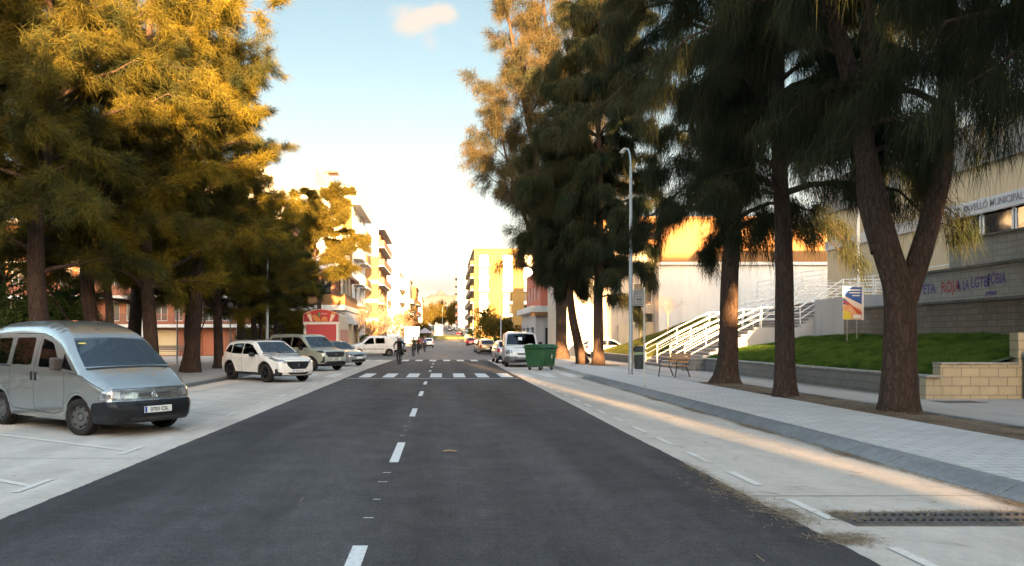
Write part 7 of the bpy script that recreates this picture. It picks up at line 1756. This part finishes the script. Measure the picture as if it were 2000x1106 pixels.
def bicycle(label, loc, rz, col):
    g = empty('bicycle', loc, rz, label, 'bicycle', 'bicycles of the group coming down the street')
    for y in (-.53, .53):
        b = MB(); n = 28; pts = [(0, y + .335 * math.cos(2 * PI * k / n), .345 + .335 * math.sin(2 * PI * k / n)) for k in range(n + 1)]; b.tube(pts, .022, 6, False); w = b.build('wheel', RUB, g, smooth=True)
        b = MB()
        for k in range(14): a = 2 * PI * k / 14; b.tube([(0, y, .345), (0, y + .32 * math.cos(a), .345 + .32 * math.sin(a))], .0025, 3, False)
        b.tube([(-.05, y, .345), (.05, y, .345)], .018, 8); b.build('spokes', STEEL, w)
    b = MB(); A, B_, C_, D_ = (0, .10, .30), (0, .25, .80), (0, -.36, .86), (0, -.39, .74)
    for p, q in ((A, B_), (B_, C_), (A, D_), (C_, D_)): b.tube([p, q], .018, 8)
    for s_ in (-.05, .05): b.tube([(0, .10, .30), (s_, .53, .345)], .010, 6); b.tube([(0, .25, .80), (s_, .53, .345)], .009, 6)
    b.build('frame', col, g, smooth=True)
    b = MB()
    for s_ in (-.05, .05): b.tube([(s_ * .6, -.39, .74), (s_, -.45, .55), (s_, -.53, .345)], .014, 6)
    b.build('fork', col, g, smooth=True)
    b = MB(); b.tube([(0, -.36, .86), (0, -.38, 1.0)], .014, 6); b.tube([(-.30, -.40, 1.01), (-.12, -.44, 1.0), (0, -.44, .99), (.12, -.44, 1.0), (.30, -.40, 1.01)], .013, 8); b.build('handlebar', BLK, g, smooth=True)
    b = MB(); b.tube([(0, .25, .80), (0, .29, .95)], .013, 6); b.add([(-.07, .44, .96), (.07, .44, .96), (.02, .16, .97), (-.02, .16, .97), (-.06, .44, 1.0), (.06, .44, 1.0), (.015, .16, .99), (-.015, .16, .99)], [(0, 1, 2, 3), (4, 5, 6, 7), (0, 1, 5, 4), (1, 2, 6, 5), (2, 3, 7, 6), (3, 0, 4, 7)]); b.build('saddle', BLK, g, smooth=True)
    b = MB(); b.tube([(-.09, .1, .30), (.09, .1, .30)], .012, 6); b.tube([(.08, .1, .30), (.08, .12, .47)], .009, 6); b.tube([(-.08, .1, .30), (-.08, .08, .13)], .009, 6); b.cbox((.12, .12, .47), (.08, .07, .02)); b.cbox((-.12, .08, .13), (.08, .07, .02)); b.lathe([(.09, -.004), (.09, .004)], 16, 'x', (.05, .1, .30)); b.build('cranks', BLK, g)
def cyclist(label, loc, rz, top_m, leg_m, glove=None, helm=None, lean=0.0, bike_col=None, bike_label=''):
    g = empty('person', loc, rz, label, 'person', None)
    J = dict(pel=((0, .24, 1.02), (.17, .13)), sp1=((0, .14, 1.17), (.165, .125)), sp2=((0, -.02, 1.31), (.20, .13)), neck0=((0, -.16, 1.42), (.10, .09)), neck=((0, -.215, 1.475), .062), head0=((0, -.25, 1.53), (.082, .09)), head=((0, -.27, 1.60), (.092, .105)), head2=((0, -.26, 1.685), (.078, .09)))
    E = [('pel', 'sp1'), ('sp1', 'sp2'), ('sp2', 'neck0'), ('neck0', 'neck'), ('neck', 'head0'), ('head0', 'head'), ('head', 'head2')]
    for s_, n_ in ((-1, 'l'), (1, 'r')):
        up = s_ > 0; foot = (.12 * s_, .10, .52) if up else (.12 * s_, .07, .19); knee = (.13 * s_, -.16, .90) if up else (.115 * s_, -.08, .66)
        J.update({'hip' + n_: ((.09 * s_, .22, .98), .115), 'kn' + n_: (knee, .078), 'cf' + n_: (tuple(np.array(knee) * .6 + np.array(foot) * .4), .072), 'an' + n_: (foot, .048), 'toe' + n_: ((foot[0], foot[1] - .16, foot[2] - .03), (.038, .03)),
                  'sh' + n_: ((.19 * s_, -.12, 1.39), .078), 'el' + n_: ((.33 * s_, -.24, 1.20), .054), 'wr' + n_: ((.285 * s_, -.38, 1.06), .036), 'ha' + n_: ((.28 * s_, -.42, 1.035), (.036, .022))})
        E += [('pel', 'hip' + n_), ('hip' + n_, 'kn' + n_), ('kn' + n_, 'cf' + n_), ('cf' + n_, 'an' + n_), ('an' + n_, 'toe' + n_), ('neck0', 'sh' + n_), ('sh' + n_, 'el' + n_), ('el' + n_, 'wr' + n_), ('wr' + n_, 'ha' + n_)]
        for k in range(4):
            fx = .28 * s_ + (k - 1.5) * .021; l_ = (.9, 1, .95, .75)[k]
            J['f%s%da' % (n_, k)] = ((fx, -.455 - .008 * l_, 1.038), .0095); J['f%s%db' % (n_, k)] = ((fx, -.468, 1.012 - .004 * l_), .0085); J['f%s%dc' % (n_, k)] = ((fx, -.446, .992), .0075)
            E += [('ha' + n_, 'f%s%da' % (n_, k)), ('f%s%da' % (n_, k), 'f%s%db' % (n_, k)), ('f%s%db' % (n_, k), 'f%s%dc' % (n_, k))]
        J['th' + n_] = ((.28 * s_ - .045 * s_, -.41, 1.01), .010); E += [('ha' + n_, 'th' + n_)]
    def cl(c):
        if c.z > 1.47 and abs(c.x) < .13 and c.y < -.14: return 2
        if abs(c.x) > .2 and c.y < -.375 and c.z < 1.08: return 3
        if c.z < .27 or (c.x > 0.05 and c.y < .14 and c.y > -.12 and .44 < c.z < .57): return 4
        if c.z > 1.05 or (abs(c.x) > .19): return 0
        return 1
    skin_body('body', J, E, [top_m, leg_m, SKIN, glove or BLK, M('shoe', (.03, .03, .03), .5)], g, cl)
    b = MB(); b.lathe([(.015, .0), (.012, .02), (.002, .035)], 8, 'z'); b.v = [(q[0], -.372 - q[2], 1.585 + q[1]) for q in b.v]; b.build('nose', SKIN, g, smooth='all')
    b = MB()
    for s_ in (-1, 1): b.lathe([(.002, -.012), (.013, 0), (.002, .012)], 8, 'z', (s_ * .035, -.365, 1.615))
    b.build('sunglasses', BLK, g); b = MB(); b.box(-.026, -.366, 1.548, .026, -.356, 1.555); b.build('mouth', M('lips', (.30, .12, .10), .5), g)
    b = MB(); n = 12; pr = [(.098, -.02), (.112, .02), (.108, .06), (.082, .10), (.045, .125), (.005, .133)]; b.lathe(pr, 20); b.v = [(q[0] * .86, q[1] * 1.25 - .265, q[2] * .9 + 1.635) for q in b.v]; h = b.build('helmet', helm or HELMB, g, smooth='all')
    b = MB()
    for x in (-.045, 0, .045): b.tube([(x, -.37, 1.70), (x, -.32, 1.738), (x, -.25, 1.757), (x, -.18, 1.735)], .008, 5)
    b.build('helmet_vents', BLK, h)
    bicycle(bike_label, loc, rz, bike_col or BLK)
    return g
def cloth(n, c): return M(n, c, .75, col2=tuple(k * .6 for k in c), nscale=9, bump=.3, bscale=25)
CB, CO, CR, CBL, CW = cloth('black_lycra', (.014, .014, .017)), cloth('olive_jersey', (.09, .08, .06)), cloth('rust_jersey', (.30, .07, .04)), cloth('blue_jacket', (.03, .07, .26)), cloth('bright_red_jersey', (.45, .09, .04))
cyclist('cyclist in black with a white helmet riding towards us ahead of the others', (-2.72, 47.6, .0), R(-3), CB, CB, BLK, HELM, bike_label='black bicycle ridden by the leading cyclist')
cyclist('cyclist in a dark olive jersey with arms spread wide, second of the group', (-2.62, 68, 0), R(-4), CO, CB, bike_label='bicycle of the cyclist in the olive jersey')
cyclist('cyclist in a rust coloured jersey close behind the olive one', (-2.45, 76, 0), R(3), CR, CB, bike_label='bicycle of the cyclist in the rust jersey')
cyclist('small cyclist in a bright red top at the back of the group', (-2.75, 99, 0), R(2), CW, CB, bike_label='bicycle of the hindmost cyclist in bright red')
cyclist('cyclist in a blue jacket on the right side of the group', (-2.15, 89, 0), R(-2), CBL, CB, bike_label='bicycle of the cyclist in the blue jacket')
# ================================================================== thin evening haze
b = MB(); b.box(-6500, -130, -3, 6500, 10200, 720)
hz_ = b.build('haze', bpy.data.materials.new('haze_air')); tag(hz_, kind='stuff')
hm = hz_.data.materials[0]; hm.use_nodes = True; nt = hm.node_tree
for n in list(nt.nodes): nt.nodes.remove(n)
pv = nt.nodes.new('ShaderNodeVolumePrincipled'); pv.inputs['Color'].default_value = (.9, .88, .88, 1); pv.inputs['Density'].default_value = 1.1e-5; pv.inputs['Anisotropy'].default_value = 0.2
ho = nt.nodes.new('ShaderNodeOutputMaterial'); nt.links.new(pv.outputs[0], ho.inputs['Volume'])
print('objects', len(bpy.data.objects))
